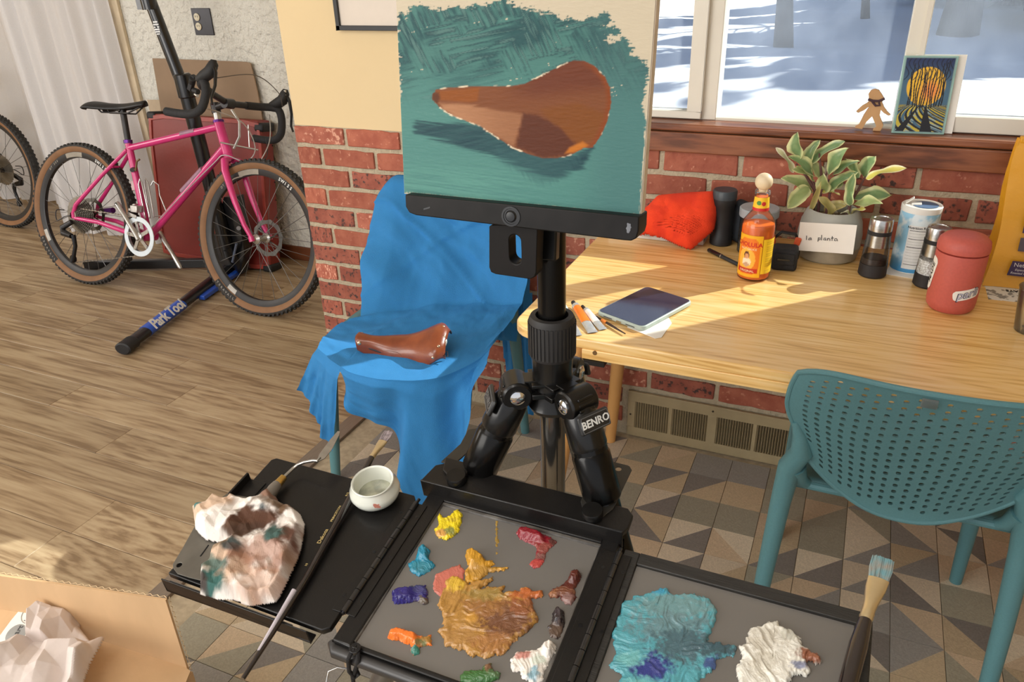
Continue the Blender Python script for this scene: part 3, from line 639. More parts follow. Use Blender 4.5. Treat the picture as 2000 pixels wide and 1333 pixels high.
def stroke_text(parent, pl, strokes, r, mat, name='handwriting', lift=.0012):
    mb = MB()
    for s in strokes: mb.tube([pl.w(*pl.uv(*p), lift) for p in s], r, 5)
    return obj(name, mb, mat, parent)
z4 = lambda L: [(1500+x/4, 200+y/4) for x, y in L]
stroke_text(nc, cpl, [z4(s) for s in ([(302, 1042), (300, 1075)], [(338, 1058), (322, 1062), (316, 1074), (330, 1074), (338, 1062), (340, 1076)], [(394, 1056), (390, 1088)], [(394, 1062), (408, 1058), (408, 1072), (394, 1076)], [(420, 1036), (418, 1078)], [(452, 1060), (438, 1062), (434, 1074), (446, 1076), (452, 1064), (454, 1080)],
    [(466, 1062), (466, 1080)], [(466, 1068), (478, 1062), (484, 1070), (484, 1082)], [(502, 1046), (500, 1082)], [(492, 1062), (514, 1060)], [(538, 1064), (522, 1066), (518, 1080), (532, 1082), (540, 1068), (544, 1084)])], .0008, INK)
# mills -----------------------------------------------------------
def mill(o, label, cont, cname):
    t = thing('spice_mill', label, 'mill', o)
    obj('base_cap', MB().lathe(o, [(.026, 0), (.0295, .004), (.0287, .030)], n=36), pm('rubber_black', (38, 36, 38), .6), t)
    obj('contents', MB().lathe(o, [(.0265, .030), (.0258, .031+cont[1])], n=30), pm(cname, cont[0], .8, var=.5, scale=300), t)
    obj('glass', MB().lathe(o, [(.0285, .030), (.0245, .098)], n=36, cap0=False, cap1=False), CLEAR, t)
    obj('grinder_sleeve', MB().lathe(o, [(.0245, .07), (.0234, .097)], n=32), STEEL, t)
    obj('ring', MB().lathe(o, [(.0246, .097), (.0248, .106)], n=36), BLK, t)
    obj('lid', MB().lathe(o, [(.0242, .106), (.024, .128), (.0225, .132), (.017, .1325), (.0165, .131), (.0, .131)], n=36, cap1=False), STEEL, t)
mill(Z(1702, 537, TZ), 'steel and glass pepper mill with black base beside the grey plant pot', ((60, 46, 38), .012), 'peppercorns')
mill(Z(1810, 557, TZ), 'steel and glass salt mill with white contents behind the red tumbler', ((236, 226, 214), .03), 'coarse_salt')
# salt canister ---------------------------------------------------
so_ = Z(1775, 524, TZ); sc_ = thing('salt_canister', 'blue and white cardboard salt canister with open pour spout on the table', 'canister', so_)
def skyc(U, V):
    c = np.ones(U.shape+(3,))*np.array(lin(150, 200, 228)); c = mixc(c, lin(52, 140, 196), sst(.35, .0, V)*.9); cl = sst(.5, .62, fbm(U*9, V*6, 3, 4)); return mixc(c, lin(236, 242, 244), cl*sst(.1, .35, V)*.8)
obj('tube', MB().lathe(so_, [(.039, 0), (.0405, .002), (.0405, .148)], n=48), WPL, sc_)
label_wrap('printed_sleeve', so_, .0408, -210, 60, .003, .137, skyc, LAB, sc_, n=90)
obj('lid', MB().lathe(so_, [(.0412, .137), (.0415, .139), (.0415, .149), (.0395, .1505), (.038, .149), (0, .149)], n=48, cap1=False), WPL, sc_)
obj('lid_insert', MB().lathe(so_+[.006, -.002, .1495], [(.026, 0), (.026, .001)], n=30), pm('blue_print', (88, 116, 150), .4), sc_)
obj('pour_spout', MB().obox(so_+[-.026, -.002, .158], (1, 0, .9), (0, 1, 0), (-.9, 0, 1), .02, .014, .002).obox(so_+[-.012, -.002, .151], (1, 0, .1), (0, 1, 0), (0, 0, 1), .02, .018, .003), WPL, sc_, bevel=.001)
label_wrap('facts_panel', so_, .0411, -118, -58, .012, .112, lambda U, V: np.ones(U.shape+(3,))*np.array(lin(232, 232, 230)), LAB, sc_)
text('lettering', 'Nutrition Facts', .0078, so_, (1, 0, 0), (0, 0, 1), INK, sc_, wrap=wrapper(so_, .0413, -88, .107), bold=.0002)
ln = MB()
for k, (hh, th) in enumerate(((.1, .0012), (.094, .0003), (.087, .0003), (.081, .0012), (.075, .0003), (.069, .0003), (.062, .0014), (.056, .0003), (.05, .0003), (.043, .0003), (.036, .0003), (.029, .0003), (.022, .001))):
    for s in range(12):
        a0, a1 = [math.radians(-114+s*52/12), math.radians(-114+(s+1)*52/12)]
        ln.add([(so_[0]+.0412*math.cos(a), so_[1]+.0412*math.sin(a), so_[2]+z) for a, z in ((a0, hh), (a1, hh), (a1, hh+th), (a0, hh+th))], [(0, 1, 2, 3)])
obj('ruled_lines', ln, INK, sc_)
tag(obj('napkin', MB().hexa([(*Z(1728, 536, TZ)[:2], TZ+.0003), (*Z(1800, 548, TZ)[:2], TZ+.0003), (*Z(1812, 520, TZ)[:2], TZ+.0003), (*Z(1742, 510, TZ)[:2], TZ+.0003)]+[(*Z(1728, 536, TZ)[:2], TZ+.0011), (*Z(1800, 548, TZ)[:2], TZ+.0011), (*Z(1812, 520, TZ)[:2], TZ+.0011), (*Z(1742, 510, TZ)[:2], TZ+.0011)]), PAPER), 'small white napkin lying under the salt canister', 'napkin')
# tumbler ---------------------------------------------------------
mo = Z(1853, 601, TZ); tu = thing('tumbler', 'matte coral red insulated tumbler with domed lid on the table', 'tumbler', mo)
CORAL = pm('coral_powder_coat', (194, 92, 80), .5, var=.04, scale=200)
obj('cup', MB().lathe(mo, [(.03, 0), (.038, .002), (.0435, .009), (.045, .02), (.0462, .118), (.0455, .122), (.043, .1225)], n=56), CORAL, tu)
obj('lid', MB().lathe(mo, [(.0445, .1245), (.0468, .126), (.0472, .134), (.045, .146), (.037, .154), (.02, .1575), (0, .158)], n=56, cap1=False), CORAL, tu)
def sticker(name, o, r, ac, hc, tilt, w_, h_, parent, mat):
    f = wrapper(o, r, ac, hc, tilt); n, m = 24, 8; P = np.array([[f((i/(n-1)-.5)*w_*math.sqrt(max(0, 1-(abs(j/(m-1)-.5)*1.6)**4)), (j/(m-1)-.5)*h_) for j in range(m)] for i in range(n)]); return obj(name, MB().grid(P), mat, parent)
sticker('sticker', mo, .0464, -64, .048, .22, .052, .021, tu, PAPER)
text('lettering', 'parli', .0235, mo, (1, 0, 0), (0, 0, 1), pm('navy_ink', (34, 34, 52), .5), tu, wrap=wrapper(mo, .0467, -64, .049, .22), bold=.0009, shear=.3)
text('lettering', 'parli', .0225, mo, (1, 0, 0), (0, 0, 1), pm('lilac_ink', (196, 196, 214), .5), tu, wrap=wrapper(mo, .0469, -64, .049, .22), bold=.0001, shear=.3)
sticker('sticker', mo, .0464, -172, .075, 1.4, .07, .026, tu, PAPER)
text('lettering', 'MADE', .016, mo, (1, 0, 0), (0, 0, 1), INK, tu, wrap=wrapper(mo, .0467, -170, .075, 1.45), bold=.0006)
# coffee bag ------------------------------------------------------
x0 = Z(1914, 540, TZ)[0]; bg = thing('coffee_bag', 'mustard yellow gusseted coffee bag with purple labels at the right end of the table', 'bag', (x0+.1, 1.86, TZ))
tp = Y(1996, 272, 1.87); n, m = 40, 26; P = np.zeros((n, m, 3)); Cb = np.zeros((n, m, 3))
sec = lambda s: (s*4) % 4
for i in range(n):
    s = i/n*4; k = int(s); fr_ = s-k
    for j in range(m):
        v = j/(m-1); z = TZ+.001+(tp[2]-TZ)*v
        xl = x0+(tp[0]-x0)*(.1*v+.9*v**2.0)+.008*math.sin(v*5); xr = x0+.21-.03*v; yf = 1.805+.055*v**.8; yb = 1.935-.055*v**1.2; ym = (yf+yb)/2
        c = [(xl, yf), (xr, yf), (xr, yb), (xl, yb)]; a, b = c[k], c[(k+1) % 4]
        x = a[0]+(b[0]-a[0])*fr_; y = a[1]+(b[1]-a[1])*fr_
        if k in (1, 3): x += (1 if k == 3 else -1)*.02*(1-abs(2*fr_-1))*(.3+v*.5)
        w_ = (fbm(i/4., v*7, 3, 3)-.5)*.012; y += w_*(1 if k == 0 else .3); x += w_*.4
        P[i, j] = (x, y, z)
Pc = np.concatenate([P, P[:1]], 0)
mbb = MB().grid(Pc); tf = [tuple(P[i, -1]) for i in range(n)]; mbb.add(tf, [tuple(range(n))])
obj('bag_body', mbb, pm('mustard_kraft_foil', (222, 158, 34), .42, var=.08, scale=8, bump=.3, bscale=25), bg, angle=50)
obj('rolled_top', MB().bar((tp[0]-.004, 1.868, tp[2]), (x0+.18, 1.868, tp[2]+.002), .016, .014), pm('mustard_kraft_foil', (222, 158, 34)), bg, bevel=.003)
fp = Plane((x0+.05, 1.803, TZ+.02), (1, 0, 0), (0, .2, 1))
PUR = pm('deep_purple_print', (58, 34, 74), .5)
a_ = fp.uv(1975, 513)
obj('purple_band', MB().prism([fp.w(a_[0]-.003, a_[1]-.027, .001), fp.w(a_[0]+.12, a_[1]-.027, .001), fp.w(a_[0]+.12, a_[1]+.004, .001), fp.w(a_[0]+.002, a_[1]+.004, .001)], fp.n*.0006), PUR, bg)
a2 = fp.uv(1992, 470); obj('purple_panel', MB().prism([fp.w(a2[0], a2[1]-.022, .002), fp.w(a2[0]+.1, a2[1]-.022, .002), fp.w(a2[0]+.1, a2[1]+.012, .002), fp.w(a2[0], a2[1]+.006, .002)], fp.n*.0006), pm('grey_print', (84, 72, 80), .5), bg)
a3 = fp.uv(1996, 455); obj('purple_panel', MB().prism([fp.w(a3[0], a3[1], .003), fp.w(a3[0]+.1, a3[1], .003), fp.w(a3[0]+.1, a3[1]+.05, .003), fp.w(a3[0], a3[1]+.05, .003)], fp.n*.0006), PUR, bg)
text('lettering', 'Net Wt', .012, fp.w(a_[0]+.0055, a_[1]-.004, .0018), fp.u, fp.v, pm('silver_ink', (214, 208, 206), .5), bg, align='LEFT')
text('lettering', 'Especially', .0065, fp.w(a_[0]+.009, a_[1]-.014, .0018), fp.u, fp.v, pm('silver_ink', (214, 208, 206), .5), bg, align='LEFT', shear=.3)
text('lettering', 'Roasted for', .0065, fp.w(a_[0]+.002, a_[1]-.021, .0018), fp.u, fp.v, pm('silver_ink', (214, 208, 206), .5), bg, align='LEFT', shear=.3)
# sticker sheet, clear cup ---------------------------------------
tpl = Plane((0, 0, TZ), (1, 0, 0), (0, 1, 0))
def doodle(X, Y_, U, V):
    c = np.ones(X.shape+(3,))*np.array(lin(232, 230, 222)); k = sst(.56, .6, fbm(U*90, V*90, 4, 3)); c = mixc(c, lin(96, 96, 92), k*.8); ring = np.abs(np.hypot((U-.335)*1, (V-1.71)*1.3)-.012) < .002; return mixc(c, lin(90, 90, 90), ring.astype(float))
sh = patch('sticker_sheet', tpl, [(1920, 548), (1998, 552), (2040, 560), (2020, 594), (1930, 585)], LAB, h=.0006, n=90, edge=.0006, cfun=doodle); tag(sh, 'white sheet printed with small grey doodles in front of the coffee bag', 'paper')
text('lettering', 'DAYS', .014, (*Z(1982, 570, TZ)[:2], TZ+.0008), (-1, -.1, 0), (0, -1, 0), INK, sh, bold=.0003)
gc = Z(2012, 648, TZ); cu_ = obj('clear_cup', MB().lathe(gc, [(.026, .001), (.028, .003), (.037, .085), (.0385, .088), (.0365, .088), (.027, .006), (0, .005)], n=36, cap1=False), CLEAR); tag(cu_, 'clear plastic cup at the right edge of the table', 'cup')
# book and beanie -------------------------------------------------
bk = thing('book', 'white paperback lying flat under the orange knit hat', 'book', (-.43, 1.92, TZ))
obj('cover', MB().box(-.565, 1.862, TZ+.0005, -.318, 1.98, TZ+.003).box(-.565, 1.862, TZ+.019, -.318, 1.98, TZ+.0215).box(-.565, 1.8612, TZ+.0005, -.318, 1.8635, TZ+.0215), pm('white_cover', (214, 208, 196), .6), bk, bevel=.0008)
obj('pages', MB().box(-.563, 1.865, TZ+.003, -.322, 1.976, TZ+.019), pm('page_edges', (196, 184, 164), .9, stretch=(1, 1, 60), scale=20), bk)
text('lettering', 'STAN BERNING   ALAN SINNES', .0095, (-.43, 1.8612, TZ+.011), (1, 0, 0), (0, 0, 1), pm('pale_grey_ink', (168, 158, 148), .7), bk, align='CENTER')
bpl = Plane(Z(1340, 440, TZ+.05)+np.array([0, .0, 0]), (1, 0, 0), (0, .55, .83))
def patch2(name, pl, poly, mat, h, hb, **k):   # closed two-sided relief
    o1 = patch(name, pl, poly, mat, h=h, **k); return o1
knit = pa('ribbed_knit', .9, .4, 500., (1, 1, 1), fib=.1)
rib = lambda X, Y_, U, V, d: .0009*np.sin((V*.9+U*.25+.35*U*U*8)*2*PI/.0045)*sst(-.02, .0, -.02+(.03-(V+.012-U*.2)))+.017*(fbm(U*24, V*24, 5, 2)-.5)+.006*(fbm(U*60, V*60, 6, 2)-.5)
hat = patch('knit_hat', bpl, [(1250, 452), (1251, 425), (1272, 410), (1290, 391), (1345, 386), (1391, 384), (1393, 410), (1386, 447), (1374, 458), (1348, 480), (1325, 471), (1295, 457), (1265, 451)], knit, h=.03, n=150, edge=.035, hfun=rib,
            cfun=lambda X, Y_, U, V: mixc(np.ones(X.shape+(3,))*np.array(lin(238, 66, 26)), lin(204, 40, 18), sst(.45, .7, fbm(U*30, V*30, 8, 3))*.5), ang=60)
tag(hat, 'bright orange red ribbed knit hat slumped on a white book', 'hat')
vg = hat.data; md = hat.modifiers.new('s', 'SOLIDIFY'); md.thickness = .012; md.offset = -1
# black bottle, case, jar, pen, pouch -----------------------------
o = Z(1407, 476, TZ); t = thing('black_bottle', 'slim matte black bottle standing behind the orange knit hat', 'bottle', o)
obj('body', MB().lathe(o, [(.024, 0), (.0275, .003), (.0275, .024), (.0262, .026), (.0262, .1), (.0285, .104), (.0285, .118)], n=32), BLK, t)
obj('cap', MB().lathe(o, [(.029, .118), (.029, .136), (.027, .139), (0, .139)], n=32, cap1=False), pm('slate_cap', (54, 62, 68), .4), t)
o = Z(1452, 482, TZ); t = obj('spectacle_case', MB().obox(o+[-.012, .03, .052], (1, -.1, -.35), (.1, 1, 0), (.3, 0, 1), .07, .035, .1), pm('charcoal_fabric', (40, 46, 54), .8), bevel=.012, segs=4); tag(t, 'dark charcoal fabric case leaning between the black bottle and the jar', 'case')
o = Z(1474, 492, TZ); t = thing('jar', 'clear plastic jar with grey screw lid behind the hot sauce bottle', 'jar', o)
obj('jar_body', MB().lathe(o, [(.038, .001), (.043, .004), (.043, .098), (.041, .1)], n=40, cap1=False), CLEAR, t)
obj('lid', MB().lathe(o, [(.0455, .092), (.046, .094), (.046, .11), (.044, .112), (0, .112)], n=44, cap1=False), pm('translucent_grey_lid', (158, 164, 170), .35), t)
obj('grey_contents', MB().lathe(o, [(.040, .002), (.0405, .03), (.02, .036), (0, .034)], n=30, cap1=False), pm('grey_granules', (112, 106, 98), .9, var=.5, scale=200, bump=1), t)
a, b = Z(1383, 492, TZ), Z(1443, 522, TZ); a[2] = b[2] = TZ+.0052; d = unit(b-a)
t = thing('felt_pen', 'black felt pen lying behind the hot sauce bottle', 'pen', (a+b)/2)
obj('barrel', MB().tube([a+d*.048, b-d*.004, b], [.0046, .0046, .003], 14), BLK, t); obj('cap', MB().tube([a, a+d*.003, a+d*.05], [.0035, .0052, .0052], 14), GBLK, t); obj('band', MB().cyl(a+d*.05, a+d*.053, .0053), STEEL, t)
o = Z(1530, 523, TZ); t = thing('camera_pouch', 'small black pouch with orange trimmed strap between the hot sauce and the plant pot', 'pouch', o)
obj('pouch_body', MB().obox(o+[0, .0, .026], (1, .08, 0), (-.08, 1, .0), (0, 0, 1), .056, .05, .052), pm('black_nylon', (30, 33, 38), .7, bump=.3, bscale=300), t, bevel=.008, segs=3)
obj('flap', MB().obox(o+[.001, -.0265, .03], (1, .08, 0), (-.08, 1, .0), (0, 0, 1), .044, .004, .026), pm('black_nylon', (30, 33, 38)), t, bevel=.0015)
obj('buckle', MB().obox(o+[.0, -.030, .03], (1, .08, 0), (-.08, 1, .0), (0, 0, 1), .026, .002, .004), GBLK, t)
o2 = o+np.array([-.005, .045, .0])
obj('strap', MB().tube([o2+[-.03, .0, .012], o2+[-.03, .0, .05], o2+[-.012, 0, .07], o2+[.018, 0, .068], o2+[.032, 0, .045], o2+[.03, 0, .01]], .008, 10, sq=.4), BLK, t)
obj('orange_clip', MB().obox(o2+[-.03, -.012, .055], (1, 0, .2), (0, 1, 0), (-.2, 0, 1), .014, .01, .024), pm('orange_webbing', (216, 92, 50), .6), t, bevel=.003); obj('orange_clip', MB().obox(o2+[.026, -.012, .055], (1, 0, -.2), (0, 1, 0), (.2, 0, 1), .014, .01, .018), pm('orange_webbing', (216, 92, 50)), t, bevel=.003)
# tablet, card, tubes, thin brush ---------------------------------
q = [Z(*p, TZ+.006) for p in ((1165, 612), (1257, 646), (1352, 591), (1262, 563))]
c0 = (q[0]+q[1]+q[2]+q[3])/4; ux = unit((q[1]-q[0])+(q[2]-q[3])); uy = np.cross([0, 0, 1], ux); wx = (np.linalg.norm(q[1]-q[0])+np.linalg.norm(q[2]-q[3]))/2; wy = (np.linalg.norm(q[3]-q[0])+np.linalg.norm(q[2]-q[1]))/2
def rr2(cx, hx, hy, r, z, n=6): return [c0*[1, 1, 0]+ux*x+uy*y+[0, 0, z] for x, y, _ in rrect(-hx, -hy, hx, hy, r, 0, n)]
t = thing('tablet', 'tablet with dark glossy screen in a pale green case on the table', 'tablet', (*c0[:2], TZ))
obj('case', MB().prism(rr2(0, wx/2, wy/2, .012, TZ+.0018), (0, 0, .0095)), pm('sage_case', (176, 190, 182), .45), t, bevel=.002, segs=2)
obj('screen', MB().prism(rr2(0, wx/2-.003, wy/2-.003, .010, TZ+.0112), (0, 0, .0007)), pm('black_glass_screen', (44, 44, 66), .06, var=.02, coat=1.), t)
for s in (-1, 1): obj('speaker_slot', MB().obox(c0*[1, 1, 0]+ux*s*.028-uy*(wy/2)+[0, 0, TZ+.0055], ux, uy, (0, 0, 1), .022, .001, .0015), BLK, t)
obj('charging_port', MB().obox(c0*[1, 1, 0]-uy*(wy/2)+[0, 0, TZ+.0055], ux, uy, (0, 0, 1), .012, .002, .003), CHROME, t)
pc = obj('paper', MB().prism([Z(*p, TZ+.0006) for p in ((1225, 640), (1280, 662), (1292, 660), (1312, 632), (1300, 610), (1240, 600))], (0, 0, .0009)), PAPER); tag(pc, 'white rounded card sticking out under the tablet', 'paper')
a, b = Z(1164, 622, TZ), Z(1221, 656, TZ); a[2] = b[2] = TZ+.004; d = unit(b-a); t = thing('small_brush', 'slim brush with black handle tip lying in front of the tablet', 'brush', (a+b)/2)
obj('handle', MB().tube([a, (a+b)/2, b], [.002, .0028, .0012], 10), pm('dark_handle', (52, 34, 26), .3), t); obj('stripe', MB().cyl(a+d*.02, a+d*.035, .0031, n=12), pm('orange_band', (226, 130, 50), .4), t)
SIL = pm('crimped_foil', (206, 208, 208), .32, .6, var=.1, scale=40, bump=.4)
def ptube(a, b, wd, mat, label, cap=True, z=TZ):
    a = np.array([a[0], a[1], z+.009]); b = np.array([b[0], b[1], z+.002]); d = unit(b-a); sd_ = unit(np.cross(d, [0, 0, 1])); t = thing('paint_tube', label, 'paint tube', (a+b)/2)
    L0 = np.linalg.norm(b-a); n = 12; P = []
    for i in range(n):
        s = i/(n-1); c = a+d*(L0*s); rx = wd/2*(1+.25*s); rz = wd/2*(1-.92*s**1.5)
        P.append([c+sd_*rx*math.cos(k*PI/8)+np.array([0, 0, 1])*rz*math.sin(k*PI/8) for k in range(17)])
    k1 = 8
    obj('tube_body', MB().grid(np.array(P)), SIL, t); obj('printed_band', MB().grid(np.array(P[1:k1])+np.array([0, 0, .0004])), mat, t)
    obj('cap', MB().tube([a-d*.018, a-d*.004, a], [wd*.27, wd*.3, wd*.42], 14), BLK, t); return t
ORP = pm('orange_tube_print', (236, 122, 30), .35); 
ptube(Z(1124, 606, TZ), Z(1158, 652, TZ), .017, ORP, 'paint tube with bright orange label and black cap beside the easel column')
ptube(Z(1096, 600, TZ), Z(1128, 658, TZ), .015, pm('pale_blue_print', (190, 214, 220), .35), 'paint tube with pale blue label mostly behind the easel column')
ptube(Z(1143, 616, TZ)+[0, .004, 0], Z(1178, 646, TZ), .014, pm('white_orange_print', (240, 232, 222), .35), 'paint tube with white label beside the orange one')
# ---------------------------------------------------------------- on the sill
SZ = .9695
fy = 2.022; zz = lambda L: [(1220+x/2.564, y/2.564) for x, y in L]
fo = zz([(1225, 500), (1222, 465), (1236, 446), (1255, 440), (1275, 446), (1290, 468), (1303, 490), (1290, 505), (1300, 530), (1318, 555), (1334, 570), (1322, 574), (1298, 560), (1284, 545), (1278, 575), (1297, 622), (1282, 652), (1243, 650), (1247, 640), (1262, 630), (1240, 578), (1212, 604), (1190, 642), (1155, 636), (1156, 627), (1174, 618), (1198, 570), (1226, 528), (1198, 548), (1170, 560), (1160, 553), (1190, 525), (1216, 510)])
fp3 = [Y(*p, fy) for p in fo]; dz = SZ-min(p[2] for p in fp3)
fg = thing('wooden_figure', 'plywood cut-out of a striding figure with a knit hat standing on the window sill', 'figurine', (fp3[0][0], fy, SZ))
obj('cutout', MB().prism([p+[0, 0, dz] for p in fp3], (0, .009, 0)), pm('birch_plywood', (196, 152, 104), .6, var=.1, scale=20, stretch=(1, 1, .3)), fg, bevel=.0006)
obj('scarf', MB().tube([Y(*p, fy-.003)+[0, 0, dz] for p in zz([(1220, 492), (1245, 500), (1275, 500), (1304, 488)])], .0028, 8).tube([Y(*p, fy-.003)+[0, 0, dz] for p in zz([(1240, 502), (1258, 524), (1278, 522), (1274, 508)])], .0024, 8), pm('burnt_black_wood', (72, 50, 58), .8), fg)
ag = thing('art_block', 'small print of an orange sun behind black trees in a clear block on the sill', 'picture', (*Y(1790, 260, 2.015)[:2], SZ))
ap = Plane(Y(1790, 258, 2.012), (1, .1, 0), (0, .13, 1))
ac_ = [ap.uv(*p) for p in ((1746, 250), (1840, 264), (1869, 117), (1772, 108))]; dv = (SZ-min(ap.w(*a)[2] for a in ac_[:2]))+.0005; ap.o = ap.o+np.array([0, 0, dv])
uu = [a[0] for a in ac_]; vv = [a[1] for a in ac_]; u0, u1 = (uu[0]+uu[3])/2, (uu[1]+uu[2])/2; v0, v1 = min(vv), (vv[2]+vv[3])/2
obj('clear_block', MB().prism([ap.w(a, b, -.012) for a, b in ((u0-.004, v0), (u1+.004, v0), (u1+.004, v1+.003), (u0-.004, v1+.003))], ap.n*.008), pm('green_edge_acrylic', (150, 186, 176), .15), ag, bevel=.0008)
NU, NV = 150, 210; U, V = np.meshgrid(np.linspace(0, 1, NU), np.linspace(0, 1, NV), indexing='ij')
c = np.ones(U.shape+(3,))*np.array(lin(70, 104, 128)); c = mixc(c, lin(34, 48, 92), sst(.6, 1., V)); 
dd = np.hypot((U-.5)*.66, V-.62); c = mixc(c, lin(236, 186, 50), sst(.262, .25, dd)); c = mixc(c, lin(238, 146, 66), sst(.2, .05, np.hypot((U-.6)*.66, V-.56))*sst(.26, .25, dd))
g_ = sst(.38, .36, V); c = mixc(c, lin(196, 176, 60), g_*(np.sin((U-.5)/(.42-V+.02)*9+V*60) > -.2)); c = mixc(c, lin(150, 170, 168), g_*(np.abs(np.abs(U-.5)/(.44-V)-.8) < .35)*(np.sin(V*190+U*40) > 0)); c = mixc(c, lin(20, 20, 28), g_*(np.sin((U-.5)/(.43-V+.01)*11+V*90) < -.35))
c = mixc(c, lin(16, 16, 22), (g_ > .5)*((np.abs(U-.56-(.38-V)*.25) < (.4-V)*.32) | (np.abs(U-.44+(.38-V)*.9) < (.4-V)*.22)))
rr = random.Random(2)
for k in range(15):
    x = .18+.68*k/14+rr.uniform(-.015, .015); b = rr.uniform(.32, .37); tt = rr.uniform(.8, .97); xx = U-x-.012*np.sin(V*14+k)-(V-.35)*(x-.5)*.1; w_ = .013*(1-.5*(V-.35))
    c = mixc(c, lin(14, 14, 22), ((np.abs(xx) < w_) & (V > b) & (V < tt)).astype(float))
c = mixc(c, lin(22, 26, 48), ((V > .7) & (np.abs(np.sin(U*34+np.sin(V*22)*2)) > .9)).astype(float)*.8)
bd = np.minimum(np.minimum(U, 1-U)*.66, np.minimum(V, 1-V)); c = mixc(c, lin(120, 150, 150), (bd < .012).astype(float))
obj('print', MB().grid(np.array([[ap.w(u0+(u1-u0)*U[i, j], v0+.003+(v1-v0-.003)*V[i, j], -.0035) for j in range(NV)] for i in range(NU)]), 0, c), LAB, ag)
pb = Plane(ap.o-ap.n*.014, ap.u, ap.v); q4 = [(u0+.02, v0+.002), (u1+.022, v0+.002), (u1+.022, v1+.006), (u0+.02, v1+.006)]
tag(obj('paper', MB().prism([pb.w(*a) for a in q4], pb.n*-.001), PAPER), 'sheet of white paper propped behind the sun print', 'paper')
# ================================================================ EASEL ON ITS TRIPOD
EX, EY = -.276, .709
ez = thing('easel', 'black tripod easel carrying the painting in the middle of the room', 'easel', (EX, EY, 0))
SATIN = pm('satin_black_metal', (24, 23, 22), .28, .4, var=.15, scale=40, coat=.2)
ANOD = pm('anodised_black_tube', (20, 19, 18), .22, .55, var=.1, scale=20)
obj('upper_column', MB().lathe((EX, EY, 1.0), [(.0152, 0), (.0152, .21)], n=40), ANOD, ez, bevel=.001)
rb = [(.0262, 0), (.0262, .055)]
cm = MB().lathe((EX, EY, .973), [(.0245, 0), (.0255, .003), (.0255, .045), (.0235, .049), (.018, .0495), (.018, .04)], n=48, cap1=False)
for k in range(36):
    a = 2*PI*k/36; cm.obox((EX+.0258*math.cos(a), EY+.0258*math.sin(a), .996), (math.cos(a), math.sin(a), 0), (-math.sin(a), math.cos(a), 0), (0, 0, 1), .0016, .0026, .038)
obj('twist_collar', cm, pm('ribbed_rubber', (36, 34, 33), .6, var=.1), ez)
obj('spider', MB().lathe((EX, EY, .906), [(.017, -.002), (.026, 0), (.028, .005), (.0255, .012), (.0235, .03), (.0225, .05), (.0235, .068)], n=40), SATIN, ez)
obj('lower_column', MB().lathe((EX, EY, .50), [(.012, 0), (.0145, .004), (.0145, .405)], n=36), pm('polished_dark_tube', (120, 116, 110), .14, .9, var=.05), ez)
al = math.radians(24)
for k, az in enumerate((210, 330, 90)):
    f = math.radians(az); u = np.array([math.cos(f), math.sin(f), 0]); tt = np.array([-math.sin(f), math.cos(f), 0]); d = u*math.sin(al)-np.array([0, 0, 1])*math.cos(al); on = unit(u*math.cos(al)+np.array([0, 0, 1])*math.sin(al)); p0 = np.array([EX, EY, .932])+u*.042
    ln = 'leg'
    lg = obj('leg', MB().cyl(p0+d*.03, p0+d*.062, .0195, .0205).tube([p0+d*.058, p0+d*.062, p0+d*.112, p0+d*.116], [.020, .0218, .0218, .0195], 28).cyl(p0+d*.112, p0+d*.26, .0180, n=28), ANOD, ez)
    obj('foot_section', MB().cyl(p0+d*.25, p0+d*.60, .0155, n=24).cyl(p0+d*.56, p0+d*.63, .018).cyl(p0+d*.62, p0+d*.985, .0125), pm('grey_anodised_leg', (120, 118, 114), .3, .7), lg)
    obj('rubber_foot', MB().sphere(p0+d*.988, .016, 12, 8), BLK, lg)
    s = MB().tube([p0-tt*.019, p0-tt*.017, p0+tt*.017, p0+tt*.019], [.015, .0175, .0175, .015], 24)      # knuckle
    s.tube([p0+d*.006, p0+d*.016, p0+d*.05, p0+d*.056], [.016, .0205, .0215, .0195], 24)
    s.obox(p0-u*.017+np.array([0, 0, .004]), u, tt, (0, 0, 1), .03, .022, .022)
    s.obox(p0-u*.026, u, tt, (0, 0, 1), .02, .044, .006).obox(p0-u*.026+[0, 0, .012], u, tt, (0, 0, 1), .02, .04, .004)
    obj('shoulder', s, SATIN, lg, bevel=.0008)
    for q in range(4):
        b = p0+on*.0172+d*(-.004+q*.0065)-on*.001*q; obj('ridge', MB().obox(b, tt, d, on, .021, .0035, .003), SATIN, lg, bevel=.001)
    for sg in (-1, 1):
        obj('bolt', MB().tube([p0+tt*sg*.018, p0+tt*sg*.0205, p0+tt*sg*.0225], [.0088, .0085, .005], 20).cyl(p0+tt*sg*.0222, p0+tt*sg*.0232, .0022, n=8), CHROME, lg)
    pc_ = p0+d*.022+on*.0222
    obj('name_plate', MB().obox(pc_, tt, d, on, .042, .021, .005), pm('plate_black', (38, 38, 38), .45), lg, bevel=.003, segs=3)
    obj('plate_rim', MB().tube([pc_+on*.0026+tt*a*.018-d*b*.0083 for a, b in ((-1, -1), (1, -1), (1.1, 0), (1, 1), (-1, 1), (-1.1, 0))], .0006, 6, closed=True), pm('grey_rim', (92, 92, 92), .4), lg)
    text('lettering', 'BENRO', .0118, pc_+on*.0028, tt, -d, pm('white_print', (236, 236, 232), .4) if k == 1 else pm('grey_print_dark', (92, 90, 88), .5), lg, bold=.00022)
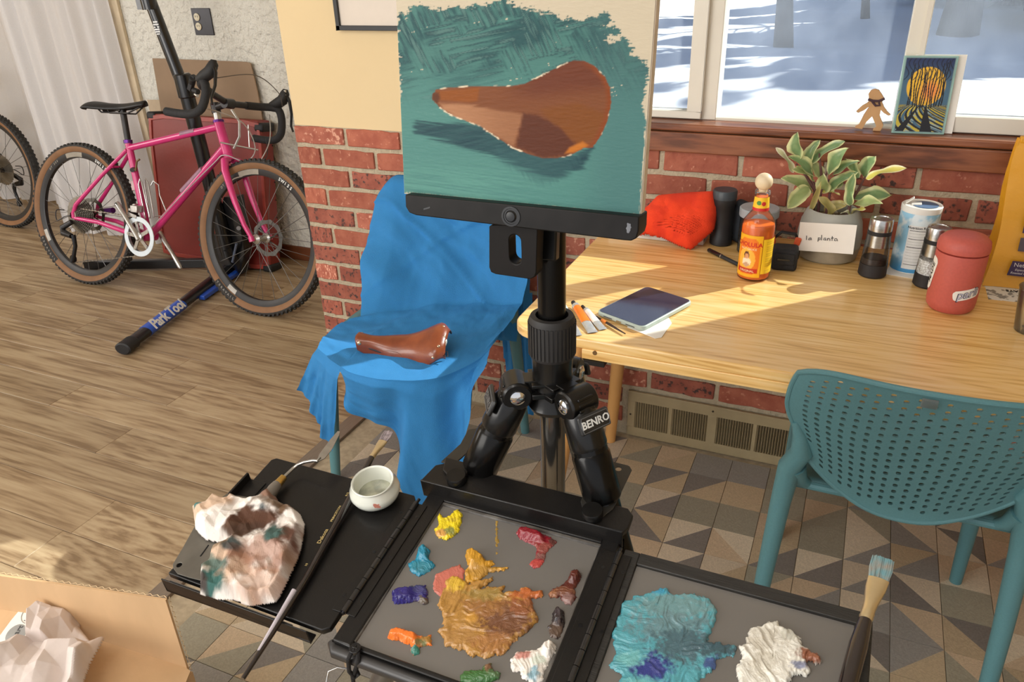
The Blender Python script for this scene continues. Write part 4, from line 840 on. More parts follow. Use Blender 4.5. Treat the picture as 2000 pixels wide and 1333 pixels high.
# plates clamping the palette to the legs
PT = math.radians(9.5); pal = Plane((-.28, .66, .83), (1, 0, 0), (0, math.cos(PT), math.sin(PT)))
PLATE = pm('dark_steel_plate', (72, 70, 66), .38, .7, var=.06)
def ringprism(mb, outer, inner, nvec):
    n = len(outer); o = [np.array(p) for p in outer]; i = [np.array(p) for p in inner]; V = o+i+[p+nvec for p in o]+[p+nvec for p in i]; F = []
    for k in range(n):
        a, b = k, (k+1) % n; F += [(a, b, n+b, n+a), (2*n+a, 3*n+a, 3*n+b, 2*n+b), (a, 2*n+a, 2*n+b, b), (n+a, n+b, 3*n+b, 3*n+a)]
    return mb.add(V, F)
def ringfit(poly, c, r, n=32):   # resample polygon by angle around c
    out = []; inn = []
    for k in range(n):
        a = 2*PI*k/n; dx, dy = math.cos(a), math.sin(a); best = None
        for i in range(len(poly)):
            x1, y1 = poly[i]; x2, y2 = poly[(i+1) % len(poly)]; ex, ey = x2-x1, y2-y1; den = dx*ey-dy*ex
            if abs(den) < 1e-12: continue
            t = ((x1-c[0])*ey-(y1-c[1])*ex)/den; s = ((x1-c[0])*dy-(y1-c[1])*dx)/den
            if t > 0 and 0 <= s <= 1 and (best is None or t > best): best = t
        out.append((c[0]+dx*best, c[1]+dy*best)); inn.append((c[0]+dx*r, c[1]+dy*r))
    return out, inn
pb_ = thing('paint_box', 'black hinged paint box with grey palettes clamped to the easel legs', 'paint box', pal.w(0, -.14, -.03))
PBLK = pm('powder_coated_black', (22, 20, 19), .4, .1, spec=.35, var=.12, scale=60, coat=.15, bump=.05, bscale=500)
GREY = pm('grey_palette_glass', (110, 106, 101), .32, var=.02, scale=6, coat=.2)
WOODB = pm('black_stained_wood', (38, 36, 33), .5, var=.3, scale=30, stretch=(1, 12, 1), bump=.2)
def pbx(mb, u0, v0, n0, u1, v1, n1, mi=0): return mb.hexa([pal.w(u0, v0, n0), pal.w(u1, v0, n0), pal.w(u1, v1, n0), pal.w(u0, v1, n0), pal.w(u0, v0, n1), pal.w(u1, v0, n1), pal.w(u1, v1, n1), pal.w(u0, v1, n1)], mi)
# plates
rp = [pal.uv(*p) for p in ((1180, 1034), (1234, 921), (1229, 913), (1192, 904), (1165, 905), (1150, 940), (1128, 1000))]
ht = pal.uv(1208, 919)
o_, i_ = ringfit(rp, ht, .0036); pl_ = MB(); ringprism(pl_, [pal.w(a, b, .0005) for a, b in o_], [pal.w(a, b, .0005) for a, b in i_], pal.n*.002)
obj('clamp_plate', pl_, PLATE, pb_, bevel=.0004)
lp = [pal.uv(*p) for p in ((862, 905), (885, 912), (955, 850), (945, 838), (915, 842), (900, 870))]
obj('clamp_plate', MB().prism([pal.w(a, b, .0005) for a, b in lp], pal.n*.002), PLATE, pb_, bevel=.0004)
lq = [pal.uv(*p) for p in ((866, 925), (872, 900), (916, 912), (919, 920), (908, 945), (890, 950))]
obj('clamp_block', MB().prism([pal.w(a, b, .002) for a, b in lq], pal.n*.004), PBLK, pb_, bevel=.001)
# back bar with lip
bb = MB(); o5 = [(-.129, -.037), (.116, -.039), (.120, -.03), (.120, -.012), (.112, -.004), (-.112, -.002), (-.124, -.010)]
bb.prism([pal.w(a, b, -.006) for a, b in o5], pal.n*.0065); pbx(bb, -.129, -.0395, -.024, .116, -.037, .002)
obj('back_bar', bb, PBLK, pb_, bevel=.0012, segs=2)
for x, y in ((892, 936), (1157, 1004)):
    a, b = pal.uv(x, y, .004); kb = MB().lathe(pal.w(a, b, .0006), [(.0112, 0), (.0118, .001), (.0118, .0085), (.011, .0102), (.0, .0102)], ax=pal.n, n=36, cap1=False); obj('knob', kb, pm('turned_knob', (34, 33, 32), .24, .5), pb_)
# main tray
tr = MB(); pbx(tr, -.121, -.243, -.046, .113, -.028, -.0235)
pbx(tr, -.121, -.243, -.0235, -.100, -.028, -.018); pbx(tr, .094, -.243, -.0235, .113, -.028, -.018); pbx(tr, -.100, -.243, -.0235, .094, -.2385, -.018); pbx(tr, -.100, -.044, -.0235, .094, -.028, -.018)
obj('tray', tr, PBLK, pb_, bevel=.0015)
g = MB(); pbx(g, -.0995, -.238, -.0234, .0935, -.0445, -.0222); obj('palette_panel', g, GREY, pb_, smooth=False)
grv = MB(); 
for a in (-.1, .094): grv.tube([pal.w(a, -.236, -.0222), pal.w(a, -.046, -.0222)], .0022, 8)
grv.tube([pal.w(-.1, -.0455, -.0222), pal.w(.094, -.0455, -.0222)], .0028, 8); obj('silicone_bead', grv, pm('smeared_bead', (104, 100, 94), .3, var=.4, scale=60, rgb2=(66, 62, 58)), pb_)
BARREL = pm('hinge_steel', (84, 84, 86), .2, .9)
def hinge(u, v0, v1, left, right, name='hinge'):
    h = MB(); n = 11
    for k in range(n):
        a = v0+(v1-v0)*k/n; b = v0+(v1-v0)*(k+1)/n-.0008; h.cyl(pal.w(u, a, -.0160), pal.w(u, b, -.0160), .0036, n=14)
    h.cyl(pal.w(u, v0-.002, -.0165), pal.w(u, v1+.006, -.0165), .0019, n=10)
    obj('hinge_pin', h, BARREL, pb_)
    l = MB(); pbx(l, u-left, v0, -.0178, u-.002, v1, -.0168); pbx(l, u+.002, v0, -.0178, u+right, v1, -.0168); hl = obj('hinge_leaf', l, PBLK, pb_, bevel=.0004)
    for kk in range(3):
        v = v0+(v1-v0)*(.12+.38*kk)
        for s in (-1, 1):
            p = pal.w(u+s*.0105, v, -.0166); m = MB().cyl(p-pal.n*.001, p, .0022, n=12).obox(p, pal.u, pal.v, pal.n, .0032, .0007, .0004).obox(p, pal.u, pal.v, pal.n, .0007, .0032, .0004); obj('screw', m, GBLK, hl)
hinge(-.1265, -.214, -.058, .014, .014); hinge(.1165, -.242, -.052, .017, .013)
# left wing
lw = MB(); o6 = [(-.345, -.236), (-.137, -.238), (-.1305, -.232), (-.1305, -.054), (-.136, -.047), (-.34, -.046), (-.345, -.051)]
lw.prism([pal.w(a, b, -.026) for a, b in o6], pal.n*.008); obj('left_wing', lw, PBLK, pb_, bevel=.0012)
rl = MB(); pbx(rl, -.345, -.246, -.036, -.15, -.2445, -.016); pbx(rl, -.345, -.246, -.036, -.15, -.236, -.034); obj('brush_rail', rl, PBLK, pb_, bevel=.0006)
rl = MB(); pbx(rl, -.335, -.2435, -.033, -.17, -.2425, -.018); obj('rail_liner', rl, pm('grey_rail', (84, 82, 80), .5), pb_)
a, b = pal.uv(489, 945, -.018); rl = MB(); pbx(rl, a-.006, b-.03, -.018, a-.003, b+.006, -.006); pbx(rl, a-.006, b-.03, -.018, a+.02, b+.006, -.0165); obj('end_bracket', rl, PBLK, pb_, bevel=.0008)
gp = [pal.uv(*p, -.014) for p in ((338, 1110), (337, 1103), (372, 1045), (404, 985), (430, 962), (505, 975), (470, 1040), (430, 1142), (380, 1132), (346, 1121))]
hh = pal.uv(350, 1104, -.014); o_, i_ = ringfit(gp, hh, .0032); m = MB(); ringprism(m, [pal.w(a, b, -.0155) for a, b in o_], [pal.w(a, b, -.0155) for a, b in i_], pal.n*.0015); obj('side_plate', m, pm('grey_steel_plate', (116, 112, 104), .38, .6), pb_, bevel=.0004)
a, b = pal.uv(407, 1065, -.0135); c_, d_ = pal.uv(391, 1087, -.0135); obj('plate_slot', MB().tube([pal.w(a, b, -.0139), pal.w(c_, d_, -.0139)], .0008, 6), INK, pb_)
# right wing
rw = MB(); pbx(rw, .120, -.30, -.04, .362, -.043, -.026); obj('right_wing_base', rw, WOODB, pb_)
rw = MB(); pbx(rw, .120, -.30, -.026, .1365, -.043, -.019); pbx(rw, .1365, -.058, -.026, .362, -.043, -.0185); pbx(rw, .3475, -.30, -.026, .362, -.058, -.0185); obj('wing_frame', rw, WOODB, pb_, bevel=.001)
g = MB(); pbx(g, .1367, -.30, -.0259, .3473, -.0582, -.0222); obj('palette_panel', g, GREY, pb_, smooth=False)
a = 0
# front rail rounded + screw with cord
obj('front_rail', MB().tube([pal.w(-.123, -.240, -.030), pal.w(-.118, -.247, -.030), pal.w(.112, -.247, -.030)], .0072, 16, sq=1.), pm('charcoal_rail', (44, 42, 41), .4, coat=.1), pb_)
sp_ = pal.w(*pal.uv(693, 1266, -.014), -.014); obj('eyelet_screw', MB().cyl(sp_-pal.n*.004, sp_, .0058, n=24).obox(sp_+pal.n*.0002, pal.u, pal.v, pal.n, .006, .0013, .0008).obox(sp_+pal.n*.0002, pal.u, pal.v, pal.n, .0013, .006, .0008), GBLK, pb_, bevel=.0006)
q = lambda x, y, n=-.016: pal.w(*pal.uv(x, y, n), n)
cd_ = obj('hanging_cord', MB().tube([q(688, 1270), q(680, 1290, -.022), q(682, 1312, -.04), q(693, 1325, -.05), q(700, 1318, -.046), q(697, 1308, -.042), q(688, 1318, -.05), q(692, 1345, -.07)], .0022, 10).tube([q(699, 1272), q(700, 1292, -.024), q(694, 1310, -.04), q(690, 1322, -.05)], .0022, 10), pm('black_braided_cord', (22, 20, 20), .8, bump=.4, bscale=900), pb_)
obj('wire_loop', MB().tube([q(682, 1308, -.05), q(660, 1304, -.055), q(642, 1312, -.06), q(637, 1335, -.07), q(640, 1360, -.08)], .0009, 8), STEEL, pb_)
# ---------------------------------------------------------------- ledge, bracket, painting
pt0 = D(790, 378, .80); ptl = Plane(pt0, (1, 0, 0), (0, math.sin(math.radians(5.6)), math.cos(math.radians(5.6))))
ptl.n = -ptl.n if ptl.n[1] > 0 else ptl.n    # faces the viewer (-Y)
def pw(u, v, n=0.): return ptl.w(u, v, n)
W_ = ptl.uv(1250, 424)[0]; H_ = .356
PAN = pa('oil_paint_on_panel', .5, .12, 400., (.3, 1, 1), coat=.0, fib=.03, spec=.2)
NU, NV = 330, 460; U, V = np.meshgrid(np.linspace(0, W_, NU), np.linspace(0, H_, NV), indexing='ij')
Q = ptl.o+U[..., None]*ptl.u+V[..., None]*ptl.v; dd = Q-CC; z = dd@FW; X = 1000+FPX*(dd@CR)/z; Yy = 666.5-FPX*(dd@CU)/z
def stk(X, Y_, ang, l, w_, s): a = math.radians(ang); return fbm((X*math.cos(a)+Y_*math.sin(a))/l, (-X*math.sin(a)+Y_*math.cos(a))/w_, s, 3)
prime = np.array(lin(212, 192, 166)); c = np.ones(X.shape+(3,))*prime
s1 = stk(X, Yy, -12, 60, 4, 1); s2 = stk(X, Yy, 65, 45, 4, 2); s3 = stk(X, Yy, 8, 90, 3, 3); big = fbm(X/70, Yy/60, 4, 2); sel = sst(.45, .55, fbm(X/50, Yy/45, 9, 2))
s = s1*(1-sel)+s2*sel
up = sst(230, 90, Yy)
s = s*(.35+.65*up)+(1-up)*.65*(.5+(s3-.5)*.5)
teal = mixc(np.ones(X.shape+(3,))*np.array(lin(86, 136, 128)), lin(48, 92, 94), up*sst(.35, .6, big*.5+s*.5)); teal = mixc(teal, lin(24, 62, 72), up*sst(.52, .66, s)*.9)
teal = mixc(teal, lin(118, 160, 150), sst(.56, .75, s)*(.25+.35*up)); teal = mixc(teal, lin(104, 158, 144), sst(300, 360, Yy)*sst(1150, 900, X)*.6*sst(.3, .6, s3)); teal = mixc(teal, lin(76, 114, 114), sst(1100, 1200, X)*.6)
edge = [(779, 24), (795, 34), (800, 18), (820, 6), (850, 20), (890, 13), (948, 8), (985, -3), (1010, 12), (1038, 16), (1060, 26), (1072, 22), (1090, 34), (1135, 38), (1188, 24), (1194, 45), (1178, 52), (1207, 52), (1210, 66), (1185, 72), (1188, 84), (1222, 74), (1238, 92), (1232, 104), (1256, 116), (1268, 134), (1262, 172), (1256, 205), (1262, 240), (1254, 330), (1250, 421), (780, 376), (782, 300), (778, 240), (781, 160), (775, 90)]
ed = sdist(X, Yy, edge)+(fbm(X/9, Yy/3, 7, 3)-.5)*22*sst(320, 100, Yy)+(fbm(X/2.5, Yy/9, 8, 3)-.5)*7
k = sst(-1, 2, ed)*sst(.21, .25, np.where(up > .2, s1*.6+s2*.4, .5)); c = mixc(c, (0, 0, 0), k)+teal*k[..., None]
sh = [(806, 244), (815, 236), (838, 238), (900, 240), (940, 246), (975, 266), (1010, 290), (1060, 306), (1110, 304), (1158, 288), (1140, 325), (1090, 348), (1060, 345), (1020, 328), (960, 302), (900, 284), (850, 272), (812, 260)]
c = mixc(c, lin(28, 58, 70), sst(-6, 5, sdist(X, Yy, sh)+(s3-.5)*22)*(.65+.35*s1)); 
c = mixc(c, lin(58, 96, 98), sst(-8, 8, sdist(X, Yy, [(960, 290), (1130, 310), (1110, 345), (1060, 360), (980, 320)])+(s2-.5)*20)*.5)
sad = [(844, 195), (845, 183), (853, 175), (875, 171), (940, 168), (1000, 168), (1025, 163), (1060, 146), (1095, 128), (1120, 118), (1140, 118), (1160, 128), (1182, 150), (1192, 172), (1194, 200), (1188, 232), (1176, 262), (1158, 288), (1140, 290), (1118, 302), (1090, 309), (1060, 309), (1030, 300), (1000, 288), (975, 272), (940, 248), (915, 238), (880, 224), (858, 210)]
sdd = sdist(X, Yy, sad)+(s3-.5)*3
b = np.ones(X.shape+(3,))*np.array(lin(140, 90, 58)); b = mixc(b, lin(122, 70, 48), sst(960, 1060, X)*sst(215, 175, Yy+(X-1000)*.12))
b = mixc(b, lin(142, 90, 40), sst(-10, 4, sdist(X, Yy, [(1060, 215), (1130, 205), (1180, 225), (1160, 270), (1130, 282), (1080, 240)])))
b = mixc(b, lin(158, 96, 36), sst(0, 6, sdist(X, Yy, [(848, 176), (940, 168), (935, 200), (915, 203), (856, 198)]))); b = mixc(b, lin(104, 62, 36), sst(-3, 5, sdist(X, Yy, [(843, 180), (858, 180), (861, 192), (852, 208), (843, 195)])))
b = mixc(b, lin(196, 152, 120), sst(-4, 5, sdist(X, Yy, [(858, 202), (915, 204), (955, 212), (1000, 218), (1022, 224), (1015, 250), (1004, 288), (960, 262), (900, 236), (868, 216)])+(s1-.5)*6)*(1-.45*sst(880, 1010, X)))
b = mixc(b, lin(104, 60, 42), sst(-4, 5, sdist(X, Yy, [(1022, 220), (1052, 226), (1095, 250), (1126, 282), (1120, 302), (1060, 309), (1008, 288)])+(s2-.5)*6))
b = mixc(b, lin(150, 82, 36), sst(14, 3, sdd)*sst(1120, 1175, X)); b = mixc(b, lin(214, 138, 50), sst(-3, 4, sdist(X, Yy, [(1103, 300), (1112, 288), (1138, 276), (1150, 284), (1140, 290), (1120, 299)])))
b = b*(.84+.10*s3+.06*s1)[..., None]
c = c*(.82-.16*(up*k)[..., None])*np.array([.94, 1., 1.]); b = b*np.array([.70, .57, .46])
c = c*(1-sst(-1, 1.5, sdd))[..., None]+b*sst(-1, 1.5, sdd)[..., None]
hl = sst(2.2, .3, np.abs(sdd))*sst(.55, .7, fbm(X/12, Yy/12, 12, 2)); c = mixc(c, lin(226, 206, 176), hl*.9)
c = mixc(c, prime, sst(6, 0, 424-378+378+(X-790)*.1004-Yy-46+0*X)*sst(.45, .6, fbm(X/2, Yy/6, 15, 2))*(V < .012)*.8)
pg = MB().grid(np.array([[pw(U[i, j], V[i, j], (s[i, j]-.5)*.0004*k[i, j]) for j in range(NV)] for i in range(NU)]), 0, c)
pnt = thing('painting', 'unfinished oil painting of a brown leather bicycle saddle on teal ground, clamped on the easel', 'painting', pw(W_/2, 0))
obj('painted_face', pg, PAN, pnt, angle=180)
obj('panel', MB().hexa([pw(-.0008, -.0005, -.013), pw(W_+.0008, -.0005, -.013), pw(W_+.0008, -.0005, -.0012), pw(-.0008, -.0005, -.0012), pw(-.0008, H_, -.013), pw(W_+.0008, H_, -.013), pw(W_+.0008, H_, -.0012), pw(-.0008, H_, -.0012)]), pm('gessoed_board', (226, 208, 184), .7, var=.08, scale=80), pnt)
# ledge: front face outline in photo -> panel plane shifted forward
lf = ptl.off(.012); lo = [lf.uv(*p) for p in ((791, 380), (1248, 424), (1247, 452), (1243, 466), (1232, 471), (1218, 470), (812, 421), (799, 416), (792, 404))]
obj('ledge', MB().prism([lf.w(*p) for p in lo], -lf.n*.03), pm('scuffed_black', (22, 20, 19), .5, spec=.25, var=.3, scale=50), ez, bevel=.0012)
kc = lf.w(*lf.uv(998, 423), 0); obj('ledge_knob', MB().lathe(kc, [(.0098, .0), (.0098, .0008), (.0078, .0008), (.0074, .0002), (.006, .0002), (.0045, .0018), (0, .002)], ax=lf.n, n=32, cap1=False), GBLK, ez)
sc2 = lf.w(*lf.uv(834, 407), 0); obj('ledge_screw', MB().obox(sc2, lf.u+lf.v*.35, lf.v, lf.n, .008, .0016, .0008), GBLK, ez)
patch('paint_smear', lf, [(1222, 432), (1238, 430), (1240, 448), (1228, 455), (1220, 446)], pm('pale_smear', (110, 112, 118), .4), h=.0003, n=40, edge=.002, rag=.005, parent=ez)
bpn = Plane(lf.o-lf.n*.0045, lf.u, (0, 0, 1)); 
out_ = [bpn.uv(*p) for p in ((955, 440), (1050, 440), (1047, 536), (1043, 544), (1034, 546), (966, 536), (958, 532), (955, 524))]; cs = bpn.uv(1006, 488)
o_, _ = ringfit(out_, cs, .01, 48); sl0 = bpn.uv(1004, 462); sl1 = bpn.uv(1006, 514)
inn = []
for a, b in o_:
    a2 = math.atan2(b-cs[1], a-cs[0]); hl_, hr_ = (sl0[1]-sl1[1])/2-.005, .0065
    x, y = math.cos(a2), math.sin(a2); t_ = min(hr_/max(1e-6, abs(x)), 9); yy = y*t_
    if abs(yy) <= hl_: inn.append((cs[0]+x*t_, cs[1]+yy))
    else:
        sg = 1 if y > 0 else -1; cy = sg*hl_; B = y*cy; disc = max(0, B*B-(cy*cy-hr_*hr_)); t_ = B+math.sqrt(disc); inn.append((cs[0]+x*t_, cs[1]+y*t_))
m = MB(); ringprism(m, [bpn.w(*p) for p in o_], [bpn.w(*p) for p in inn], np.array([0, .018, 0])); obj('slotted_bracket', m, pm('bracket_black', (20, 17, 16), .5, spec=.25), ez, bevel=.001)
obj('mast', MB().bar(pw(EX-pt0[0], -.06, -.030), pw(EX-pt0[0], .40, -.030), .026, .012, up=(0, 1, .1)), SATIN, ez, bevel=.002); obj('mast_clamp', MB().box(EX-.03, EY-.012, 1.13, EX+.03, EY+.024, 1.17), SATIN, ez, bevel=.003)
# ---------------------------------------------------------------- paints on the palette
pp = pal.off(-.0222); OIL = pa('oil_paint', .22, .25, 900., coat=.5)
def mixd(base, *sp):
    def f(X, Y_, U, V):
        n = fbm(U*260, V*260, 21, 3); d = fbm((U+V)*330, (U-V)*60, 31, 2); c = np.ones(X.shape+(3,))*np.array(lin(*base))*(.88+.24*d)[..., None]
        for (x, y, rx, ry, col, *k) in sp:
            w_ = sst(1.35, .65, np.hypot((X-x)/rx, (Y_-y)/ry)+(n-.5)*1.3); c = mixc(c, lin(*col), w_*(k[0] if k else 1))
        return c
    return f
def ridg(amp, ang, fr=700, se=1):
    a = math.radians(ang)
    def g(X, Y_, U, V, d):
        w1 = (fbm(U*55, V*55, se+3, 2)-.5)*.05; u, v = U+w1*.5, V-w1*.35; a2 = a+1.0*(fbm(U*28, V*28, se+7, 1) > .5)
        return amp*.62*(fbm((u*np.cos(a2)+v*np.sin(a2))*fr*.12, (-u*np.sin(a2)+v*np.cos(a2))*fr*.7, se, 3)-.3)+amp*.35*(fbm(U*150, V*150, se+9, 3)-.4)
    return g
def dab(label, poly, h, e, cf, hf, n=110, rag=.0015, seed=1, grp=None):
    o = patch('paint_dab', pp, poly, OIL, h=h, n=n, edge=e, hfun=hf, cfun=cf, rag=rag, seed=seed); tag(o, label, 'paint', grp)
dab('dab of lemon yellow oil paint at the far left of the grey palette', [(858, 1000), (866, 1013), (880, 1010), (885, 1000), (895, 998), (904, 1006), (902, 1022), (896, 1040), (885, 1050), (872, 1057), (852, 1050), (848, 1036), (856, 1030), (855, 1012)], .004, .004, mixd((240, 212, 30), (862, 1046, 12, 7, (206, 140, 86), .8), (880, 1042, 10, 7, (96, 118, 78), .8), (884, 1020, 14, 5, (216, 186, 40))), ridg(.003, 70))
dab('dab of cerulean blue oil paint near the left hinge', [(815, 1078), (820, 1070), (830, 1067), (840, 1076), (838, 1092), (852, 1108), (838, 1118), (818, 1127), (800, 1118), (798, 1102), (812, 1094)], .003, .004, mixd((18, 132, 164), (825, 1112, 20, 10, (44, 130, 150))), lambda X, Y_, U, V, d: .004*sst(22, 8, np.hypot(X-828, (Y_-1080)*1.))+ridg(.0025, -50)(X, Y_, U, V, d))
dab('squeeze of ultramarine violet oil paint at the left edge of the palette', [(764, 1160), (775, 1152), (800, 1149), (812, 1145), (832, 1145), (836, 1156), (835, 1164), (838, 1180), (828, 1184), (815, 1176), (790, 1180), (768, 1182)], .004, .005, mixd((34, 24, 112), (822, 1158, 15, 10, (64, 66, 120), .8), (828, 1178, 14, 8, (92, 80, 66))), lambda X, Y_, U, V, d: .004*sst(815, 795, X)+ridg(.002, 20)(X, Y_, U, V, d))
dab('squeeze of bright orange oil paint at the near left corner of the palette', [(757, 1244), (764, 1233), (780, 1230), (815, 1240), (828, 1246), (842, 1241), (843, 1262), (822, 1266), (818, 1280), (806, 1283), (801, 1270), (806, 1264), (780, 1253), (757, 1250)], .003, .004, mixd((246, 126, 42), (832, 1254, 14, 9, (130, 124, 60), .75), (812, 1275, 12, 9, (46, 120, 104)), (822, 1260, 9, 6, (80, 120, 84), .7)), lambda X, Y_, U, V, d: .005*sst(822, 808, X)*sst(1275, 1262, Y_)+ridg(.002, -20)(X, Y_, U, V, d))
dab('squeeze of leaf green oil paint at the near edge of the palette', [(898, 1322), (905, 1314), (940, 1310), (953, 1296), (960, 1298), (962, 1310), (978, 1316), (974, 1328), (950, 1336), (920, 1342), (898, 1338)], .005, .006, mixd((58, 108, 52), (955, 1306, 7, 14, (128, 92, 66)), (965, 1320, 12, 8, (84, 118, 76))), ridg(.002, 5))
dab('dab of white oil paint smeared pink and blue at the near right of the palette', [(996, 1290), (1010, 1275), (1035, 1272), (1050, 1270), (1060, 1258), (1075, 1254), (1087, 1262), (1085, 1278), (1072, 1296), (1065, 1310), (1060, 1332), (1040, 1338), (1018, 1326), (1016, 1314), (1000, 1314)], .003, .005, mixd((238, 230, 220), (1022, 1284, 16, 9, (206, 142, 130)), (1042, 1320, 14, 12, (92, 154, 176), .8), (1052, 1292, 14, 9, (214, 220, 206))), lambda X, Y_, U, V, d: .006*sst(22, 10, np.hypot(X-1074, (Y_-1268)))+ridg(.0045, 50)(X, Y_, U, V, d))
dab('dab of near black brown oil paint at the right side of the palette', [(1078, 1200), (1083, 1190), (1092, 1188), (1102, 1196), (1104, 1215), (1100, 1235), (1090, 1250), (1075, 1246), (1070, 1225), (1078, 1215)], .002, .004, mixd((38, 28, 30), (1086, 1234, 18, 14, (90, 70, 58)), (1092, 1206, 6, 10, (60, 50, 54))), lambda X, Y_, U, V, d: .006*sst(22, 10, np.hypot(X-1091, (Y_-1205)))+ridg(.0015, 80)(X, Y_, U, V, d))
dab('dab of burnt sienna oil paint at the upper right of the palette', [(1071, 1160), (1080, 1152), (1100, 1143), (1108, 1134), (1112, 1121), (1122, 1115), (1134, 1120), (1136, 1128), (1128, 1142), (1124, 1152), (1126, 1170), (1116, 1185), (1103, 1182), (1094, 1168), (1075, 1170)], .003, .004, mixd((88, 34, 24), (1098, 1158, 24, 8, (126, 78, 54), .8), (1110, 1174, 12, 10, (138, 104, 98)), (1080, 1162, 9, 7, (150, 98, 64))), lambda X, Y_, U, V, d: .005*sst(20, 8, np.hypot(X-1122, (Y_-1127)))+ridg(.0025, -40)(X, Y_, U, V, d))
dab('squeeze of alizarin crimson oil paint at the far right of the palette', [(1008, 1042), (1014, 1034), (1030, 1034), (1050, 1040), (1075, 1050), (1089, 1060), (1080, 1068), (1066, 1082), (1063, 1098), (1052, 1110), (1040, 1113), (1033, 1103), (1044, 1090), (1048, 1072), (1038, 1064), (1014, 1054)], .002, .004, mixd((136, 18, 34), (1064, 1074, 18, 12, (146, 74, 66)), (1052, 1090, 14, 7, (128, 98, 90), .7), (1048, 1103, 14, 9, (186, 72, 66)), (1080, 1060, 8, 6, (92, 50, 44))), lambda X, Y_, U, V, d: .006*sst(14, 4, np.abs((Y_-1044)-(X-1030)*.3))*sst(1068, 1054, X)+ridg(.002, 40)(X, Y_, U, V, d))
dab('dab of yellow ochre oil paint above the mixed browns', [(907, 1086), (912, 1079), (925, 1077), (938, 1082), (950, 1096), (962, 1096), (966, 1103), (957, 1109), (994, 1110), (985, 1116), (955, 1120), (936, 1136), (912, 1142), (906, 1122), (914, 1106)], .003, .004, mixd((206, 150, 40), (945, 1122, 34, 12, (170, 128, 62), .7)), lambda X, Y_, U, V, d: .006*sst(28, 12, np.hypot(X-926, (Y_-1090)))+ridg(.003, 60)(X, Y_, U, V, d))
dab('thin smear of dusty pink oil paint left of the mixed browns', [(845, 1142), (852, 1122), (875, 1112), (898, 1103), (908, 1115), (906, 1135), (885, 1152), (862, 1168), (848, 1158)], .0015, .003, mixd((196, 108, 92)), ridg(.001, 70))
dab('broad mixed pool of ochre and brown oil paint in the middle of the palette', [(858, 1168), (868, 1150), (872, 1136), (886, 1127), (902, 1132), (915, 1142), (962, 1128), (966, 1136), (940, 1150), (985, 1147), (982, 1156), (1010, 1158), (1028, 1148), (1040, 1156), (1058, 1157), (1060, 1170), (1040, 1172), (1044, 1190), (1052, 1205), (1050, 1218), (1030, 1238), (1014, 1246), (1000, 1262), (986, 1278), (960, 1284), (945, 1288), (916, 1281), (905, 1268), (890, 1272), (870, 1262), (864, 1245), (853, 1236), (864, 1226), (866, 1208), (855, 1188)], .0035, .004,
    mixd((178, 130, 60), (890, 1142, 18, 16, (226, 184, 60), .9), (990, 1215, 52, 38, (118, 76, 50)), (945, 1190, 40, 18, (156, 106, 58), .8), (1030, 1165, 34, 14, (188, 102, 50)), (945, 1165, 40, 12, (150, 128, 66), .7), (900, 1250, 40, 20, (176, 130, 72), .7), (960, 1262, 40, 18, (170, 116, 66), .8), (1020, 1190, 24, 18, (150, 90, 54), .8), (920, 1212, 12, 10, (206, 150, 60), .8)), ridg(.0045, 35, 420), n=190, rag=.003)
dab('broad turquoise and blue smear of oil paint on the right palette wing', [(1196, 1240), (1208, 1205), (1212, 1182), (1240, 1167), (1270, 1160), (1290, 1150), (1303, 1152), (1306, 1162), (1350, 1160), (1385, 1172), (1394, 1184), (1402, 1196), (1398, 1215), (1385, 1245), (1382, 1254), (1440, 1262), (1438, 1280), (1400, 1290), (1396, 1310), (1372, 1325), (1360, 1350), (1200, 1350), (1214, 1322), (1190, 1298), (1206, 1278), (1198, 1258)], .003, .004,
    mixd((84, 160, 172), (1320, 1190, 74, 26, (112, 148, 150), .9), (1310, 1230, 74, 28, (104, 136, 142), .9), (1340, 1265, 66, 34, (72, 104, 114)), (1270, 1310, 36, 26, (44, 56, 130)), (1400, 1270, 40, 16, (58, 88, 98)), (1390, 1300, 16, 14, (62, 88, 140)), (1290, 1157, 16, 8, (60, 156, 190)), (1250, 1340, 30, 12, (110, 182, 184)), (1232, 1290, 26, 14, (112, 180, 182))), ridg(.0042, 25, 380), n=220, rag=.003, seed=4)
dab('thick knifed pile of warm white oil paint on the right palette wing', [(1457, 1258), (1458, 1240), (1466, 1226), (1485, 1226), (1502, 1215), (1518, 1218), (1522, 1226), (1545, 1232), (1560, 1248), (1570, 1266), (1600, 1286), (1602, 1298), (1574, 1294), (1584, 1308), (1574, 1324), (1545, 1324), (1540, 1350), (1444, 1350), (1436, 1302), (1450, 1292), (1444, 1268)], .005, .004,
    mixd((232, 228, 216), (1490, 1255, 30, 28, (196, 188, 172), .8), (1490, 1300, 26, 28, (198, 190, 172), .6), (1582, 1286, 26, 12, (148, 92, 66)), (1562, 1306, 20, 8, (110, 120, 160), .8), (1545, 1245, 20, 14, (188, 186, 172), .7)), ridg(.006, 75, 380), n=160, rag=.003, seed=6)
dab('faint trail of ochre specks across the palette', [(968, 1018), (972, 1018), (974, 1040), (971, 1070), (972, 1088), (967, 1086), (968, 1060), (966, 1040)], .0006, .0015, mixd((160, 128, 60)), ridg(.0006, 0), n=60, rag=.003, seed=8)
